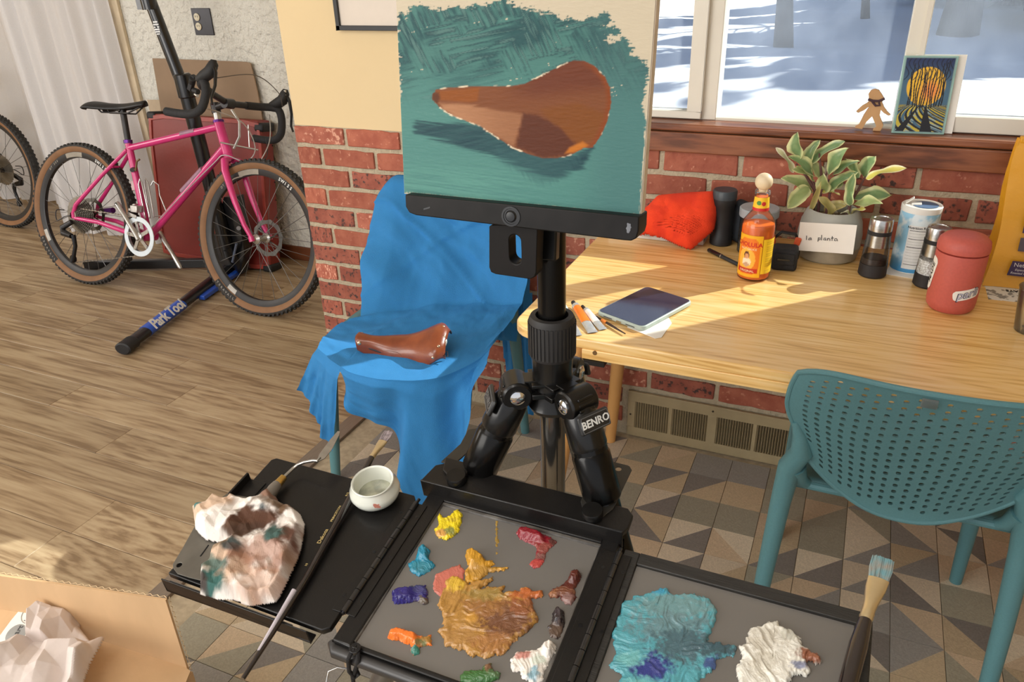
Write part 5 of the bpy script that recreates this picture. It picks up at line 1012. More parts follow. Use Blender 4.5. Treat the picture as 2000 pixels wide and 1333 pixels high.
# ---------------------------------------------------------------- cup, brushes, knife, towel
ps = pal.off(-.018); cu, cv = ps.uv(737, 974); co = ps.w(cu, cv, 0)
cp = thing('solvent_cup', 'squat translucent white porcelain cup standing on the left wing', 'cup', co)
PORC = pm('translucent_porcelain', (224, 226, 214), .22, var=.03, scale=30, coat=.4)
obj('cup_body', MB().lathe(co, [(.015, 0), (.020, .001), (.0275, .008), (.0298, .014), (.0290, .019), (.0252, .0245), (.0244, .0275), (.0252, .0292), (.0244, .0302), (.0228, .0288), (.0222, .026), (.0215, .012), (.018, .007), (0, .0065)], ax=pal.n, n=56, cap1=False), PORC, cp)
obj('solvent', MB().lathe(co, [(.0213, .0105), (.0, .0106)], ax=pal.n, n=36, cap0=False, cap1=False), pm('murky_solvent', (172, 172, 150), .06, var=.3, scale=60, coat=1., rgb2=(120, 124, 112)), cp)
patch('paint_stain', Plane(co+pal.n*.006-np.array([0, .0262, 0]), (1, 0, 0), (0, -.5, .85)), [(728, 984), (742, 986), (744, 992), (732, 994)], pm('coral_stain', (222, 140, 120), .4), h=.0004, n=24, edge=.001, rag=.002, parent=cp)
HNDL = pm('lacquered_black_handle', (34, 26, 26), .12, var=.1, coat=1.); FERR = pm('gold_ferrule', (228, 208, 166), .28, .85, var=.05); GOLDP = pm('gold_print', (196, 172, 110), .4)
def brush(label, path, rad, plane, off, flat, bris, txt=None, grey=None):
    P = [plane.w(*plane.uv(x, y, o), o) for (x, y, o) in path]   # tip of bristles, bristle root, ferrule end, belly, ..., end
    t = thing('paint_brush', label, 'brush', (P[0]+P[-1])/2); d0 = unit(P[0]-P[1]); sd_ = unit(np.cross(d0, plane.n)); nn = np.cross(sd_, d0)
    rb, rf, re = flat; L1 = np.linalg.norm(P[1]-P[0]); 
    m = MB(); rr = random.Random(len(label))
    for k in range(46):
        x = (k/45-.5)*2; a = P[1]+sd_*x*rb*.86+nn*rr.uniform(-.3, .3)*rf; b = P[1]+d0*L1*(1-.05*rr.random()-.06*abs(x))+sd_*x*rb*1.0+nn*rr.uniform(-.2, .2)*rf; m.tube([a, (a+b)/2+sd_*x*rb*.08, b], [.0009, .0009, .0004], 5)
    obj('bristles', m, bris, t)
    # flattened ferrule
    n = 20; rows = []
    for s, (w1, w2) in ((0, (rb, rf*.55)), (.25, (rb*.95, rf*.7)), (.6, (re*1.1, re*1.02)), (.8, (re, re)), (.84, (re*1.08, re*1.08)), (.88, (re, re)), (.93, (re*1.08, re*1.08)), (1, (re*.98, re*.98))):
        c = P[1]+(P[2]-P[1])*s; rows.append([c+sd_*w1*math.cos(2*PI*k/n)+nn*w2*math.sin(2*PI*k/n) for k in range(n+1)])
    obj('ferrule', MB().grid(np.array(rows)), FERR, t)
    # handle
    H = [P[2]]+P[3:]; m = MB(); rs = rad; m.tube(H, rs, 18); obj('handle', m, HNDL, t)
    if grey: a, b, r_ = grey; m = MB(); m.cyl(H[0]+(H[-1]-H[0])*a, H[0]+(H[-1]-H[0])*b, r_[0], r_[1], n=18); obj('pale_section', m, pm('pale_lacquer', (188, 180, 186), .25, coat=.5), t)  # paler length of the handle
    if txt:
        for s_, sz, pos, r_ in txt:
            c = H[0]+(H[-1]-H[0])*pos; dd_ = unit(H[0]-H[-1]); up = unit(plane.n*1.0+np.cross(dd_, plane.n)*-.15); c = c+up*r_; text('lettering', s_, sz, c, dd_, np.cross(up, dd_), GOLDP, t, depth=.0001)
    return t
brush('long black handled flat brush lying across the left wing under the white cup', [(760, 842, .02), (748, 862, .018), (726, 894, .016), (700, 944, .012), (660, 1020, .006), (600, 1127, .006), (530, 1240, .006), (474, 1327, .006)], [.0036, .0048, .0044, .0036, .003, .0024, .0016], ps, 0, (.0062, .004, .0036), pm('greyed_bristles', (150, 138, 140), .6, var=.3, scale=200), [('PRINCETON', .0042, .32, .0046), ('Dakota', .0068, .43, .0043), ('R12', .0036, .22, .0046), ('10', .004, .56, .0038)], (.66, .9, (.0029, .0021)))
pr = pal.off(-.0185)
brush('wide flat brush with blue tipped bristles resting on the right rail', [(1726, 1088, .022), (1716, 1132, .02), (1690, 1212, .014), (1676, 1262, .011), (1658, 1330, .009), (1630, 1430, .008)], [.0058, .0082, .008, .006], pr, 0, (.0095, .005, .0058), pm('blue_tipped_bristles', (120, 164, 172), .5, var=.3, scale=80, rgb2=(160, 152, 140)))
kn = thing('palette_knife', 'palette knife with cranked steel shank and diamond blade resting on the left wing', 'palette knife', ps.w(*ps.uv(560, 930), .01))
q = lambda x, y, n: ps.w(*ps.uv(x, y, n), n)
obj('handle', MB().tube([q(500, 1010, .008), q(515, 985, .009), q(535, 955, .010), q(542, 946, .010)], [.0052, .0078, .0072, .0058], 18), pm('greyed_wood_handle', (112, 104, 94), .5, var=.1, scale=30), kn)
obj('ferrule', MB().tube([q(540, 949, .010), q(554, 933, .010)], [.0058, .0046], 18), pm('brass', (206, 170, 96), .25, .9), kn)
obj('shank', MB().tube([q(552, 935, .010), q(572, 916, .011), q(582, 908, .013), q(595, 903, .018), q(612, 900, .023), q(620, 901, .024), q(625, 894, .025)], [.0022]*6+[.0016], 12), STEEL, kn)
bl = [q(*p) for p in ((618, 904, .024), (624, 888, .024), (645, 860, .027), (660, 843, .029), (664, 844, .029), (662, 852, .029), (648, 880, .026), (634, 897, .024))]; obj('blade', MB().prism(bl, pal.n*.0007), STEEL, kn)
# crumpled towel
tw_ = [(376, 990), (401, 988), (419, 967), (446, 977), (455, 969), (505, 984), (513, 973), (529, 958), (539, 970), (547, 987), (574, 994), (587, 1006), (596, 1026), (593, 1051), (588, 1076), (581, 1096), (562, 1138), (548, 1165), (538, 1178), (487, 1186), (458, 1173), (424, 1172), (391, 1161), (393, 1123), (410, 1106), (416, 1085), (436, 1072), (450, 1064), (424, 1060), (403, 1056), (390, 1044), (382, 1034), (379, 1010)]
def rdg(x): return 1-np.abs(2*x-1)
def towh(X, Y_, U, V, d):
    a = rdg(fbm(U*22+V*9, V*26-U*6, 41, 2)); b = rdg(fbm(U*60-V*38, V*64+U*30, 42, 2)); c_ = fbm(U*11, V*11, 43, 2)
    # long valley folds running across the middle
    f = np.exp(-((Y_-1060-(X-470)*-.28)/16.)**2)
    wu, wv = U+.006*fbm(U*60, V*60, 46, 2), V+.006*fbm(U*60, V*60, 47, 2)
    return .011*tri(wu*30+wv*12, wv*34-wu*9, 41)+.008*tri(wu*66-wv*40, wv*70+wu*34, 42)+.0028*tri(wu*150+wv*60, wv*150-wu*50, 45)+.012*c_-.006-.005*f+.0002*np.sin(U*2400)*np.sin(V*2400)*(fbm(U*20, V*20, 44, 2) > .5)
def towc(X, Y_, U, V):
    n = fbm(U*70, V*70, 51, 4); n2 = fbm(U*26, V*26, 52, 3); c = np.ones(X.shape+(3,))*np.array(lin(244, 236, 228)); c = mixc(c, lin(214, 184, 158), sst(.45, .62, n2))
    def sp(x, y, rx, ry, col, k=1., a=0.): 
        dx, dy = X-x, Y_-y; dx, dy = dx*math.cos(a)+dy*math.sin(a), -dx*math.sin(a)+dy*math.cos(a)
        return col, sst(1.3, .6, np.hypot(dx/rx, dy/ry)+(n-.5)*1.8)*k
    for col, m in (sp(500, 1034, 72, 22, (88, 56, 38), 1., -.42), sp(548, 1000, 44, 18, (104, 78, 52), .85, .1), sp(515, 1100, 66, 34, (160, 110, 84), .75), sp(560, 1062, 30, 24, (104, 60, 40), .95), sp(470, 1056, 40, 10, (92, 66, 48), .9, -.1), sp(530, 974, 16, 18, (150, 110, 90), .8), sp(545, 1060, 20, 18, (64, 92, 86)), sp(520, 1012, 16, 8, (52, 70, 76), .8), sp(462, 1086, 20, 12, (42, 70, 74), .9, -.4), sp(420, 1118, 32, 20, (84, 108, 98), .95), sp(425, 1152, 28, 18, (54, 98, 92)), sp(398, 1150, 12, 14, (70, 62, 58)), sp(390, 996, 9, 7, (60, 110, 104)), sp(432, 1088, 26, 10, (134, 112, 86), .8, -.6), sp(505, 1150, 50, 26, (206, 160, 132), .6), sp(482, 1052, 44, 8, (74, 50, 36), .8, -.25)):
        c = mixc(c, lin(*col), m)
    c = mixc(c, lin(110, 62, 40), sst(.6, .68, rdg(fbm(U*48, V*48, 53, 3)))*sst(.4, .55, n2)*.35*sst(440, 470, X)); return c
tp_ = pal.off(-.012); tw = patch('paper_towel', tp_, tw_, pa('crumpled_paper', .85, .05, 700., trans=.05), h=.005, n=250, edge=.008, hfun=towh, cfun=towc, rag=.0003, ang=12); tag(tw, 'crumpled paper towel stained brown and teal lying on the left wing', 'towel')
md = tw.modifiers.new('s', 'SOLIDIFY'); md.thickness = .0006; md.offset = -1
# ================================================================ CHAIRS, CLOTH, SADDLE
TEAL = pm('teal_polypropylene', (86, 132, 138), .42, var=.04, scale=300, bump=.06, bscale=900)
chair_mesh = {}
def make_chair(loc, flip, label, group=None):
    t = thing('garden_chair', label, 'chair', loc, group); s = -1 if flip else 1
    L = lambda x, y, z: np.array([loc[0]+s*x, loc[1]+s*y, z])
    # perforated back ------------------------------------------------
    NC, NR = 21, 19
    def S(u, v, n=0.):   # u -1..1, v 0..1 -> point on back
        hw = .212-.030*(1-sst(0., .62, np.float64(v)))-.012*v**6
        zt = .762-.030*abs(u)**6; zb = .448+.115*abs(u)**2.2
        z = zb+(zt-zb)*v; y = -.205-.105*((z-.47)/.30)**1.15 if z > .47 else -.205
        y += .045*abs(u)**2.4*(.55+.45*v)
        return L(hw*u, y-n, z)
    mb = MB(); n8 = 8
    def cell(u0, u1, v0, v1, hole):
        um, vm = (u0+u1)/2, (v0+v1)/2
        B = [(u0, v0), (um, v0), (u1, v0), (u1, vm), (u1, v1), (um, v1), (u0, v1), (u0, vm)]
        for sg, th in ((1, .0028), (-1, -.0028)):
            if hole:
                H = [(um+.46*(b[0]-um)*(.76 if k % 2 == 0 else 1), vm+.52*(b[1]-vm)*(.76 if k % 2 == 0 else 1)) for k, b in enumerate(B)]
                V = [S(*b, th) for b in B]+[S(*h_, th) for h_ in H]; mb.add(V, [(k, (k+1) % 8, 8+(k+1) % 8, 8+k) for k in range(8)])
                if sg == 1: V2 = [S(*h_, .0028) for h_ in H]+[S(*h_, -.0028) for h_ in H]; mb.add(V2, [(k, (k+1) % 8, 8+(k+1) % 8, 8+k) for k in range(8)])
            else: mb.add([S(*b, th) for b in B], [(0, 1, 2, 3, 4, 5, 6, 7)])
    for i in range(NC):
        u0, u1 = -1+2*i/NC, -1+2*(i+1)/NC; off = .5 if i % 2 else 0.
        edges = [0]+[(k+off)/NR for k in range(0, NR+1) if 0 < (k+off)/NR < 1]+[1]; edges = sorted(set(edges))
        for a, b in zip(edges[:-1], edges[1:]):
            uc, vc = abs((u0+u1)/2), (a+b)/2; full = abs((b-a)-1/NR) < 1e-6
            hole = full and uc < .87 and .06 < vc < .95 and not (vc < .12+.18*uc**4 and uc > .8)
            if vc > .90-.0*uc and uc > .8: hole = False
            cell(u0, u1, a, b, hole)
    bkm = obj('backrest', mb, TEAL, t, angle=50)
    rim = [S(-1, v) for v in np.linspace(0, 1, 24)]+[S(u, 1) for u in np.linspace(-1, 1, 30)][1:]+[S(1, v) for v in np.linspace(1, 0, 24)][1:]+[S(u, 0) for u in np.linspace(1, -1, 30)][1:-1]
    obj('back_rim', MB().tube(rim, .0052, 10, closed=True), TEAL, t)
    # seat -----------------------------------------------------------
    P = []
    for i in range(25):
        u = -1+2*i/24; row = []
        for j in range(19):
            v = j/18; x = .205*u*(1-.06*(1-v)); y = -.165+.385*v-.07*abs(u)**3.2*v; x = x*(1-.10*v**3); z = .458-.014*(1-u*u)*math.sin(PI*v)-.012*sst(.85, 1., np.float64(v)); row.append(L(x, y, z))
        P.append(row)
    obj('seat', MB().grid(np.array(P)), TEAL, t, solid=.006, angle=60)
    ed = [P[0][j] for j in range(19)]+[P[i][18] for i in range(1, 25)]+[P[24][j] for j in range(17, -1, -1)]+[P[i][0] for i in range(23, 0, -1)]
    obj('seat_rim', MB().tube([e-[0, 0, .006] for e in ed], .009, 10, closed=True), TEAL, t)
    for sx in (-1, 1):
        # rear leg grows out of the back's side
        a = [S(sx*.97, .36), S(sx*.965, .2), S(sx*.96, .05)+[0, 0, -.01], L(sx*.192, -.185, .50), L(sx*.198, -.19, .42), L(sx*.206, -.205, .25), L(sx*.214, -.225, 0.0)]
        obj('leg', MB().tube(a, [.006, .013, .020, .0215, .0190, .0165, .0135], 18, sq=1.), TEAL, t)
        a = [L(sx*.188, .165, .448), L(sx*.190, .175, .40), L(sx*.198, .192, .2), L(sx*.206, .21, 0)]
        obj('leg', MB().tube(a, [.021, .022, .0175, .0135], 18), TEAL, t)
        b = [L(sx*.182, -.185, .50), L(sx*.170, -.172, .465), L(sx*.150, -.16, .448)]
        obj('corner_web', MB().tube(b, [.02, .014, .008], 12), TEAL, t)
    return t
make_chair((.168, 1.465, 0), False, 'teal perforated plastic chair tucked under the pine table with its back to us')
if True:
    t = thing('garden_chair', 'teal plastic chair standing at the brick wall under a blue cloth', 'chair', (-1.045, 1.668, 0))
    src = [o for o in COL.objects if o.name == 'garden_chair'][0]
    for ch in list(src.children):
        c = ch.copy(); COL.objects.link(c); c.parent = t; c.matrix_parent_inverse = Matrix.Identity(4); l = ch.location
        c.location = (-l[0], -l[1], l[2]); c.rotation_euler = (0, 0, PI)
sk = obj('clear_tape', MB().obox(Y(1815, 782, 1.165)+[0, -.012, .0], (1, 0, 0), (0, 1, .3), (0, -.3, 1), .022, .004, .016), glassmat('tape_film', (220, 220, 216), .5, .2, .05)); par(sk, src)
# cloth ----------------------------------------------------------
BLUE = pa('blue_cotton', .8, .35, 500., (1, 1, 1), fib=.08, trans=.08)
BL = np.array(lin(46, 132, 196)); cl = thing('draped_cloth', 'bright blue cotton cloth draped over the chair at the brick wall', 'cloth', (-1.05, 1.6, .46))
colsT = [(620, 680), (636, 694), (645, 703), (664, 716), (668, 718), (682, 727), (705, 734), (740, 741), (775, 743), (800, 744), (820, 743), (840, 741), (860, 737), (880, 730), (900, 721), (920, 711), (938, 700), (952, 687), (962, 674)]
colsB = [(600, 748), (624, 790), (644, 842), (670, 864), None, None, None, None, None, None, None, None, None, None, None, None, None, None, None]
mB = [(672, 727), (694, 757), (716, 790), (745, 812), (772, 830), (784, 890), (808, 920), (835, 990), (872, 990), (900, 935), (930, 865), (938, 815), (926, 778), (932, 742), (952, 708)]
T = [Z(x, y, .480) for x, y in colsT]
def interp(pts, n, a=0., b=None):   # smooth resample of a polyline
    pts = np.array(pts); k = len(pts); t = np.linspace(a, k-1 if b is None else b, n); i = np.clip(t.astype(int), 0, k-2); f = (t-i)[:, None]; p0 = pts[np.maximum(i-1, 0)]; p1 = pts[i]; p2 = pts[i+1]; p3 = pts[np.minimum(i+2, k-1)]
    return .5*((2*p1)+(-p0+p2)*f+(2*p0-5*p1+4*p2-p3)*f**2+(-p0+3*p1-3*p2+p3)*f**3)
NX = 130; TT = interp(T, NX)
JL, JR = Z(704, 618, .482), np.array([-.79, 1.80, .492]); 
rows = []
ub = np.linspace(0, 1, NX)
for r in range(46):    # seat part: from the junction with the back to the front edge
    v = r/45; J = np.array([JL*(1-a)+JR*a for a in ub]); J[:, 1] += .05*np.sin(ub*PI); row = J*(1-v)+TT*v; row[:, 0] -= .028*math.sin(PI*v)*np.clip(1-ub*6, 0, 1)
    row[:, 2] += .012*float(sst(1., .85, np.float64(v)))*(fbm(ub*9, np.full(NX, v*7), 61, 3)-.5)+.004*np.sin(ub*20+v*9)*(1-v); rows.append(row)
back = []
for r in range(40):
    v = r/39; zt = .778-.05*np.clip((.12-ub)/.12, 0, 1)**2-.012*ub; xt = -1.297+ub*(.51); yt = 1.928-.03*np.abs(2*ub-1)**2.5
    top = np.stack([xt, yt, zt], 1); J = rows[0]; row = J*(1-v)+top*v
    bulge = np.sin(PI*v)*.5; row[:, 1] += bulge*.055; row[:, 0] -= .03*np.clip((.1-ub)/.1, 0, 1)*np.sin(PI*min(1, v*1.0))
    wv = (fbm(ub*6+v*2, v*4+ub*2, 62, 3)-.5)*.05*np.sin(PI*min(1, v*1.05))+.010*np.sin((ub*1.2+v*.7)*16)*sst(0, .3, np.float64(v))*(1-v); row[:, 1] += wv
    cre = np.exp(-((v-(.95-ub*1.3))/.02)**2)*.010+np.exp(-((v-(.15+ub*.9))/.03)**2)*.008; row[:, 1] -= cre; back.append(row)
over = []
for r in range(1, 16): v = r/15; row = back[-1].copy(); row[:, 1] += .054*math.sin(min(1, v*1.6)*PI/2); row[:, 2] += .016*math.sin(min(1, v*1.2)*PI)-.28*max(0, v-.2)**1.2; over.append(row)
G_ = np.array(over[::-1]+back[::-1]+rows[1:]); G_ = np.transpose(G_, (1, 0, 2))
colr = lambda G: np.ones(G.shape)*BL*(.96+.08*fbm(np.arange(G.shape[0])[:, None]*.3+0*G[..., 0], np.arange(G.shape[1])[None]*.3+0*G[..., 0], 5, 2))[..., None]
obj('seat_and_back', MB().grid(G_, 0, colr(G_)), BLUE, cl, angle=180)
def drop(ta, tb_, Bp, n, amp, yb, seed, name='front_drop'):
    TT = interp(T, n, ta, tb_); BB = interp([Y(x, y, yb) for x, y in Bp], n); u = np.linspace(0, 1, n); rows = []
    for r in range(60):
        v = r/59; row = TT*(1-v)+BB*v; o = sst(0, .12, np.float64(v)); row[:, 1] += -.014*o
        f = amp*(np.sin(u*2*PI*3.2+seed+v*.8)+.5*np.sin(u*2*PI*6.1+seed*2-v))*(v**1.1); row[:, 1] += f-.02*v; row[:, 0] += f*.25; row[:, 1] += (fbm(u*8, np.full(n, v*4), seed+70, 3)-.5)*.02*v; rows.append(row)
    g = np.transpose(np.array(rows), (1, 0, 2)); return obj(name, MB().grid(g, 0, colr(g)), BLUE, cl, angle=180)
drop(3.7, len(T)-1., mB, 120, .022, 1.40, 1, 'front_drop'); drop(0., 3.5, colsB[:4], 30, .008, 1.42, 3, 'corner_drop')
rf = Plane(Y(985, 600, 1.86), (1, 0, 0), (0, .25, 1)); cb = lambda X, Y_, U, V: np.ones(X.shape+(3,))*BL
patch('side_fold', rf, [(1005, 470), (1015, 500), (1006, 560), (1008, 610), (1011, 668), (960, 662), (962, 600), (966, 480)], BLUE, h=.012, n=70, edge=.02, cfun=cb, hfun=lambda X, Y_, U, V, d: .008*np.sin(U*130+V*9), parent=cl)
rf2 = Plane(Y(1020, 600, 1.945), (1, 0, 0), (0, .02, 1))
patch('rear_drop', rf2, [(975, 450), (1016, 470), (1036, 560), (1046, 640), (1046, 720), (1040, 812), (1012, 800), (990, 730), (980, 660), (974, 560)], BLUE, h=.008, n=90, edge=.02, cfun=cb, hfun=lambda X, Y_, U, V, d: .012*np.sin(U*120+V*6), parent=cl)
# leather saddle -----------------------------------------------
LEA = pm('honey_brown_leather', (142, 72, 38), .3, var=.15, scale=22, bump=.06, bscale=300, coat=.35, rgb2=(118, 54, 28))
A, B_ = Z(700, 655, .525), Z(872, 655, .535); ax = unit((B_-A)*[1, 1, 0]); Ls = np.linalg.norm((B_-A)[:2]); sd_ = np.array([ax[1], -ax[0], 0]); ls = thing('leather_saddle', 'honey brown riveted leather bicycle saddle resting on the blue cloth', 'bicycle saddle', (A+B_)/2-[0, 0, .05])
def sw(s): return .021+.024*sst(.1, .45, np.float64(s))+.012*sst(.5, .85, np.float64(s))-.018*sst(.9, 1.02, np.float64(s))
def szz(s): return .528-.016*math.sin(PI*min(1, s*1.15))+.016*s**2
def sdrop(s): return .022+.060*math.sin(PI*min(1, max(0, s*1.08)))**1.2*(s < .92)
tl = .36   # roll toward the viewer
def SD(s, c):
    w_ = float(sw(s)); a = abs(c); x = w_*math.sin(min(a, 1)*PI/2*.98)*(1+.06*a); dr = float(sdrop(s)) if s > .0 else .02
    z = szz(s)-dr*(a**2.6)-.006*a*a; yv = math.copysign(x, c)
    if s > .93: z -= .010*((s-.93)/.07)**2
    base = A+ax*(Ls*s); y2, z2 = yv*math.cos(tl)-(z-.50)*math.sin(tl)*-1*0, z
    yy = yv*math.cos(tl)+(z-.51)*math.sin(tl); zz_ = .51+(z-.51)*math.cos(tl)-yv*math.sin(tl)
    return np.array([*(base[:2]+sd_[:2]*yy), zz_])
P = np.array([[SD(-.02+1.03*i/50, -1+2*j/28) for j in range(29)] for i in range(51)])
P[0] = P[0].mean(0)+(P[0]-P[0].mean(0))*.45
obj('leather_top', MB().grid(P), LEA, ls, solid=.004, angle=70)
RIV = pm('copper_rivet', (214, 190, 160), .2, .9)
for s, c, r in ((.03, .55, .0055), (.03, -.5, .003), (.9, .8, .0036), (.95, .45, .0036), (.985, .0, .0036), (.95, -.45, .0036), (.9, -.8, .0034), (.80, .86, .003), (.0, .9, .002)):
    p = SD(s, c); q = unit(np.cross(SD(s+.02, c)-p, SD(s, c+.05)-p)); q = q if q[2] > 0 else -q; obj('rivet', MB().sphere(p+q*.0018, r, 12, 8, (1, 1, .45), ax=(frame(q)[0], frame(q)[1], q)), RIV, ls)
for s in (.38, .48, .58):
    p = SD(s, -.35); obj('vent_eyelet', MB().sphere(p+[0, 0, .001], .0022, 10, 6, (1, 1, .4)), RIV, ls)
zc_ = .476
rl = MB()
for sg in (-1, 1): rl.tube([SD(.04, .0)-[0, 0, .022]+sd_*sg*.006, np.array([*(A+ax*Ls*.3+sd_*sg*.02)[:2], zc_+.012]), np.array([*(A+ax*Ls*.62+sd_*sg*.024)[:2], zc_]), np.array([*(A+ax*Ls*.78+sd_*sg*.026)[:2], zc_+.006]), SD(.9, sg*.5)-[0, 0, .012]], .0034, 10)
rl.tube([SD(.93, .7)-[0, 0, .006], SD(.97, .3)-[0, 0, .01], SD(.97, -.3)-[0, 0, .01], SD(.93, -.7)-[0, 0, .006]], .004, 10)
obj('rails', rl, BLK, ls); e_ = SD(.985, .5)+[0, 0, -.012]; obj('bag_loop', MB().tube([e_, e_+[.008, -.006, -.01], e_+[.016, -.004, -.008], e_+[.012, .004, 0]], .0015, 8, closed=True), BLK, ls)
obj('cantle_badge', MB().tube([SD(1.005, c)+[0, 0, .0] for c in (.5, .25, 0)], [.002, .0042, .002], 8, sq=.5), STEEL, ls)
bd_ = [SD(.40+.12*math.cos(a), .62+.2*math.sin(a))+unit(np.array([.1, -.8, .6]))*.0015 for a in np.linspace(0, 2*PI, 30)]; obj('embossed_oval', MB().tube(bd_[:-1], .0009, 6, closed=True), pm('embossed_leather', (104, 54, 30), .5), ls)
# ================================================================ BICYCLES, WORK STAND, CASE
def make_bike(o, fwd, lean, frame_rgb, label, accent, cranks=True, near=1):
    f = np.array([fwd, 0, 0.]); b = np.array([0, math.sin(lean), math.cos(lean)]); r = np.cross(f, b)   # right side
    B = lambda s, h, w=0.: np.array(o, float)+f*s+b*h+r*w
    t = thing('bicycle', label, 'bicycle', B(.5, .0))
    FR = pm('frame_paint_%d_%d' % (frame_rgb[0], frame_rgb[2]), frame_rgb, .3, var=.05, scale=8, coat=.5); RUB = pm('tyre_rubber', (50, 48, 46), .8, var=.15, scale=60); TAN = pm('tan_sidewall', (136, 98, 66), .7, var=.1, scale=20)
    RIM = pm('matte_black_rim', (44, 42, 42), .45); SPK = pm('steel_spoke', (96, 94, 92), .35, .6); AL = pm('silver_alloy', (196, 194, 190), .28, .85); DK = pm('dark_alloy', (58, 56, 56), .35, .6); AC = pm(*accent)
    TP = pm('black_bar_tape', (38, 38, 40), .75, bump=.2, bscale=200); R = .328
    def wheel(s, rear):
        c = B(s, R); ref = b; w_ = obj('wheel', MB().lathe(c, [(.268, -.012), (.262, -.008), (.262, .008), (.268, .012), (.291, .0135), (.291, -.0135), (.268, -.012)], ax=r, n=72, cap0=False, cap1=False), RIM, t, label='black deep section rim')
        prof = [(.289, .014), (.295, .019), (.305, .0235), (.314, .024)]
        for sg in (1, -1): obj('sidewall', MB().lathe(c, [(a, h*sg) for a, h in prof], ax=r, n=72, cap0=False, cap1=False), TAN, w_)
        tm = MB().lathe(c, [(.313, .0242), (.319, .023), (.3245, .017), (.3265, .008), (.3265, -.008), (.3245, -.017), (.319, -.023), (.313, -.0242)], ax=r, n=72, cap0=False, cap1=False)
        for k in range(84):
            a = 2*PI*k/84
            for q, (ww, rr_) in enumerate(((-.019, .3225), (-.008, .3275), (.008, .3275), (.019, .3225))):
                aa = a+(PI/84 if q % 2 else 0); d = f*math.cos(aa)+b*math.sin(aa); td = -f*math.sin(aa)+b*math.cos(aa); tm.obox(c+d*rr_+r*ww, td, r, d, .011, .0075, .006)
        obj('tread', tm, RUB, w_)
        sm = MB(); 
        for k in range(28):
            a = 2*PI*k/28+.05; a2 = a+(.5 if k % 4 < 2 else -.5); side = 1 if k % 2 else -1
            sm.tube([c+(f*math.cos(a2)+b*math.sin(a2))*.021+r*side*(.030 if rear else .028), c+(f*math.cos(a)+b*math.sin(a))*.264+r*side*.003], .00125, 4)
        obj('spokes', sm, SPK, w_)
        obj('hub', MB().lathe(c, [(.008, -.055), (.010, -.05), (.022, -.033), (.022, -.030), (.013, -.024), (.012, .022), (.021, .028), (.021, .031), (.010, .04), (.008, .055)], ax=r, n=24), AL if rear is False else DK, w_)
        rm = MB(); n = 40; rr = []
        for k in range(n): a = 2*PI*k/n; q = .078+.003*math.sin(a*10); rr.append((f*math.cos(a)+b*math.sin(a), q))
        ringprism(rm, [c+d*q-r*.043 for d, q in rr], [c+d*.06-r*.043 for d, q in rr], -r*.0018)
        for k in range(6): a = 2*PI*k/6; rm.bar(c-r*.044+(f*math.cos(a)+b*math.sin(a))*.014, c-r*.044+(f*math.cos(a+.5)+b*math.sin(a+.5))*.062, .006, .0018, up=r)
        obj('disc_rotor', rm, pm('brake_rotor_steel', (120, 118, 114), .3, .9), w_)
        sd0 = .0140*near
        if near == 1:
            for a0, a1, nm, mt in ((200, 212, 'rim_decal', pm('silver_decal', (186, 182, 174), .5)), (86, 108, 'rim_decal', pm('pale_decal', (150, 142, 128), .5))) if rear else ((233, 243, 'rim_decal', pm('silver_decal', (186, 182, 174), .5)), (90, 112, 'rim_decal', pm('pale_decal', (150, 142, 128), .5))):
                P = [[c+(f*math.cos(math.radians(a0+(a1-a0)*i/8))+b*math.sin(math.radians(a0+(a1-a0)*i/8)))*q+r*ww for q, ww in ((.266, .0125), (.276, .0138), (.287, .0145))] for i in range(9)]; obj(nm, MB().grid(np.array(P)), mt, w_)
            def arc(body, rad, ac, sz, mt, w, step):
                for k, ch in enumerate(body):
                    a = math.radians(ac-step*(k-(len(body)-1)/2)); d = f*math.cos(a)+b*math.sin(a); tx = f*math.sin(a)-b*math.cos(a)
                    if ch != ' ': text('lettering', ch, sz, c+d*rad+r*w, tx, d, mt, w_, depth=.0002, bold=.0004)
            arc('SWISS', .277, 60, .019, pm('white_print', (236, 236, 232), .4), .0145, 3.4); arc('DT 350', .277, 128, .014, pm('pale_decal', (150, 142, 128), .5), .0145, 2.6)
            a0, a1 = (205, 232) if rear else (222, 246)
            P = [[c+(f*math.cos(math.radians(a0+(a1-a0)*i/10))+b*math.sin(math.radians(a0+(a1-a0)*i/10)))*q+r*ww for q, ww in ((.291, .0172), (.302, .0235), (.312, .0248))] for i in range(11)]; obj('tyre_patch', MB().grid(np.array(P)), RUB, w_)
            for k, ch in enumerate('TERAVAIL'):
                a = math.radians(a0+2+(a1-a0-4)*k/7); d = f*math.cos(a)+b*math.sin(a); tx = -f*math.sin(a)+b*math.cos(a); text('lettering', ch, .015, c+d*.302+r*.0246, tx, -d, pm('grey_tyre_print', (150, 146, 140), .6), w_, depth=.0002, bold=.0003)
        return c
    wheel(0, True); wheel(1.045, False)
    RH = .328; m = MB()
    T = lambda nm, pts, rad, n=14, mat=None, **k: obj(nm, MB().tube([B(*p) for p in pts], rad, n), mat or FR, t, **k)
    T('head_tube', [(.824, .795), (.872, .665)], .0205, 20); T('headset_ring', [(.8225, .80), (.825, .79)], .0225, 20, AC); T('top_tube', [(.312, .655), (.832, .775)], .0145); T('down_tube', [(.415, .277), (.862, .695)], .0175)
    T('seat_tube', [(.405, .27), (.303, .672)], .0155); T('seat_clamp', [(.301, .674), (.299, .688)], .019, 16, AC); T('bottom_bracket_shell', [(.405, .27, -.036), (.405, .27, .036)], .0215, 18)
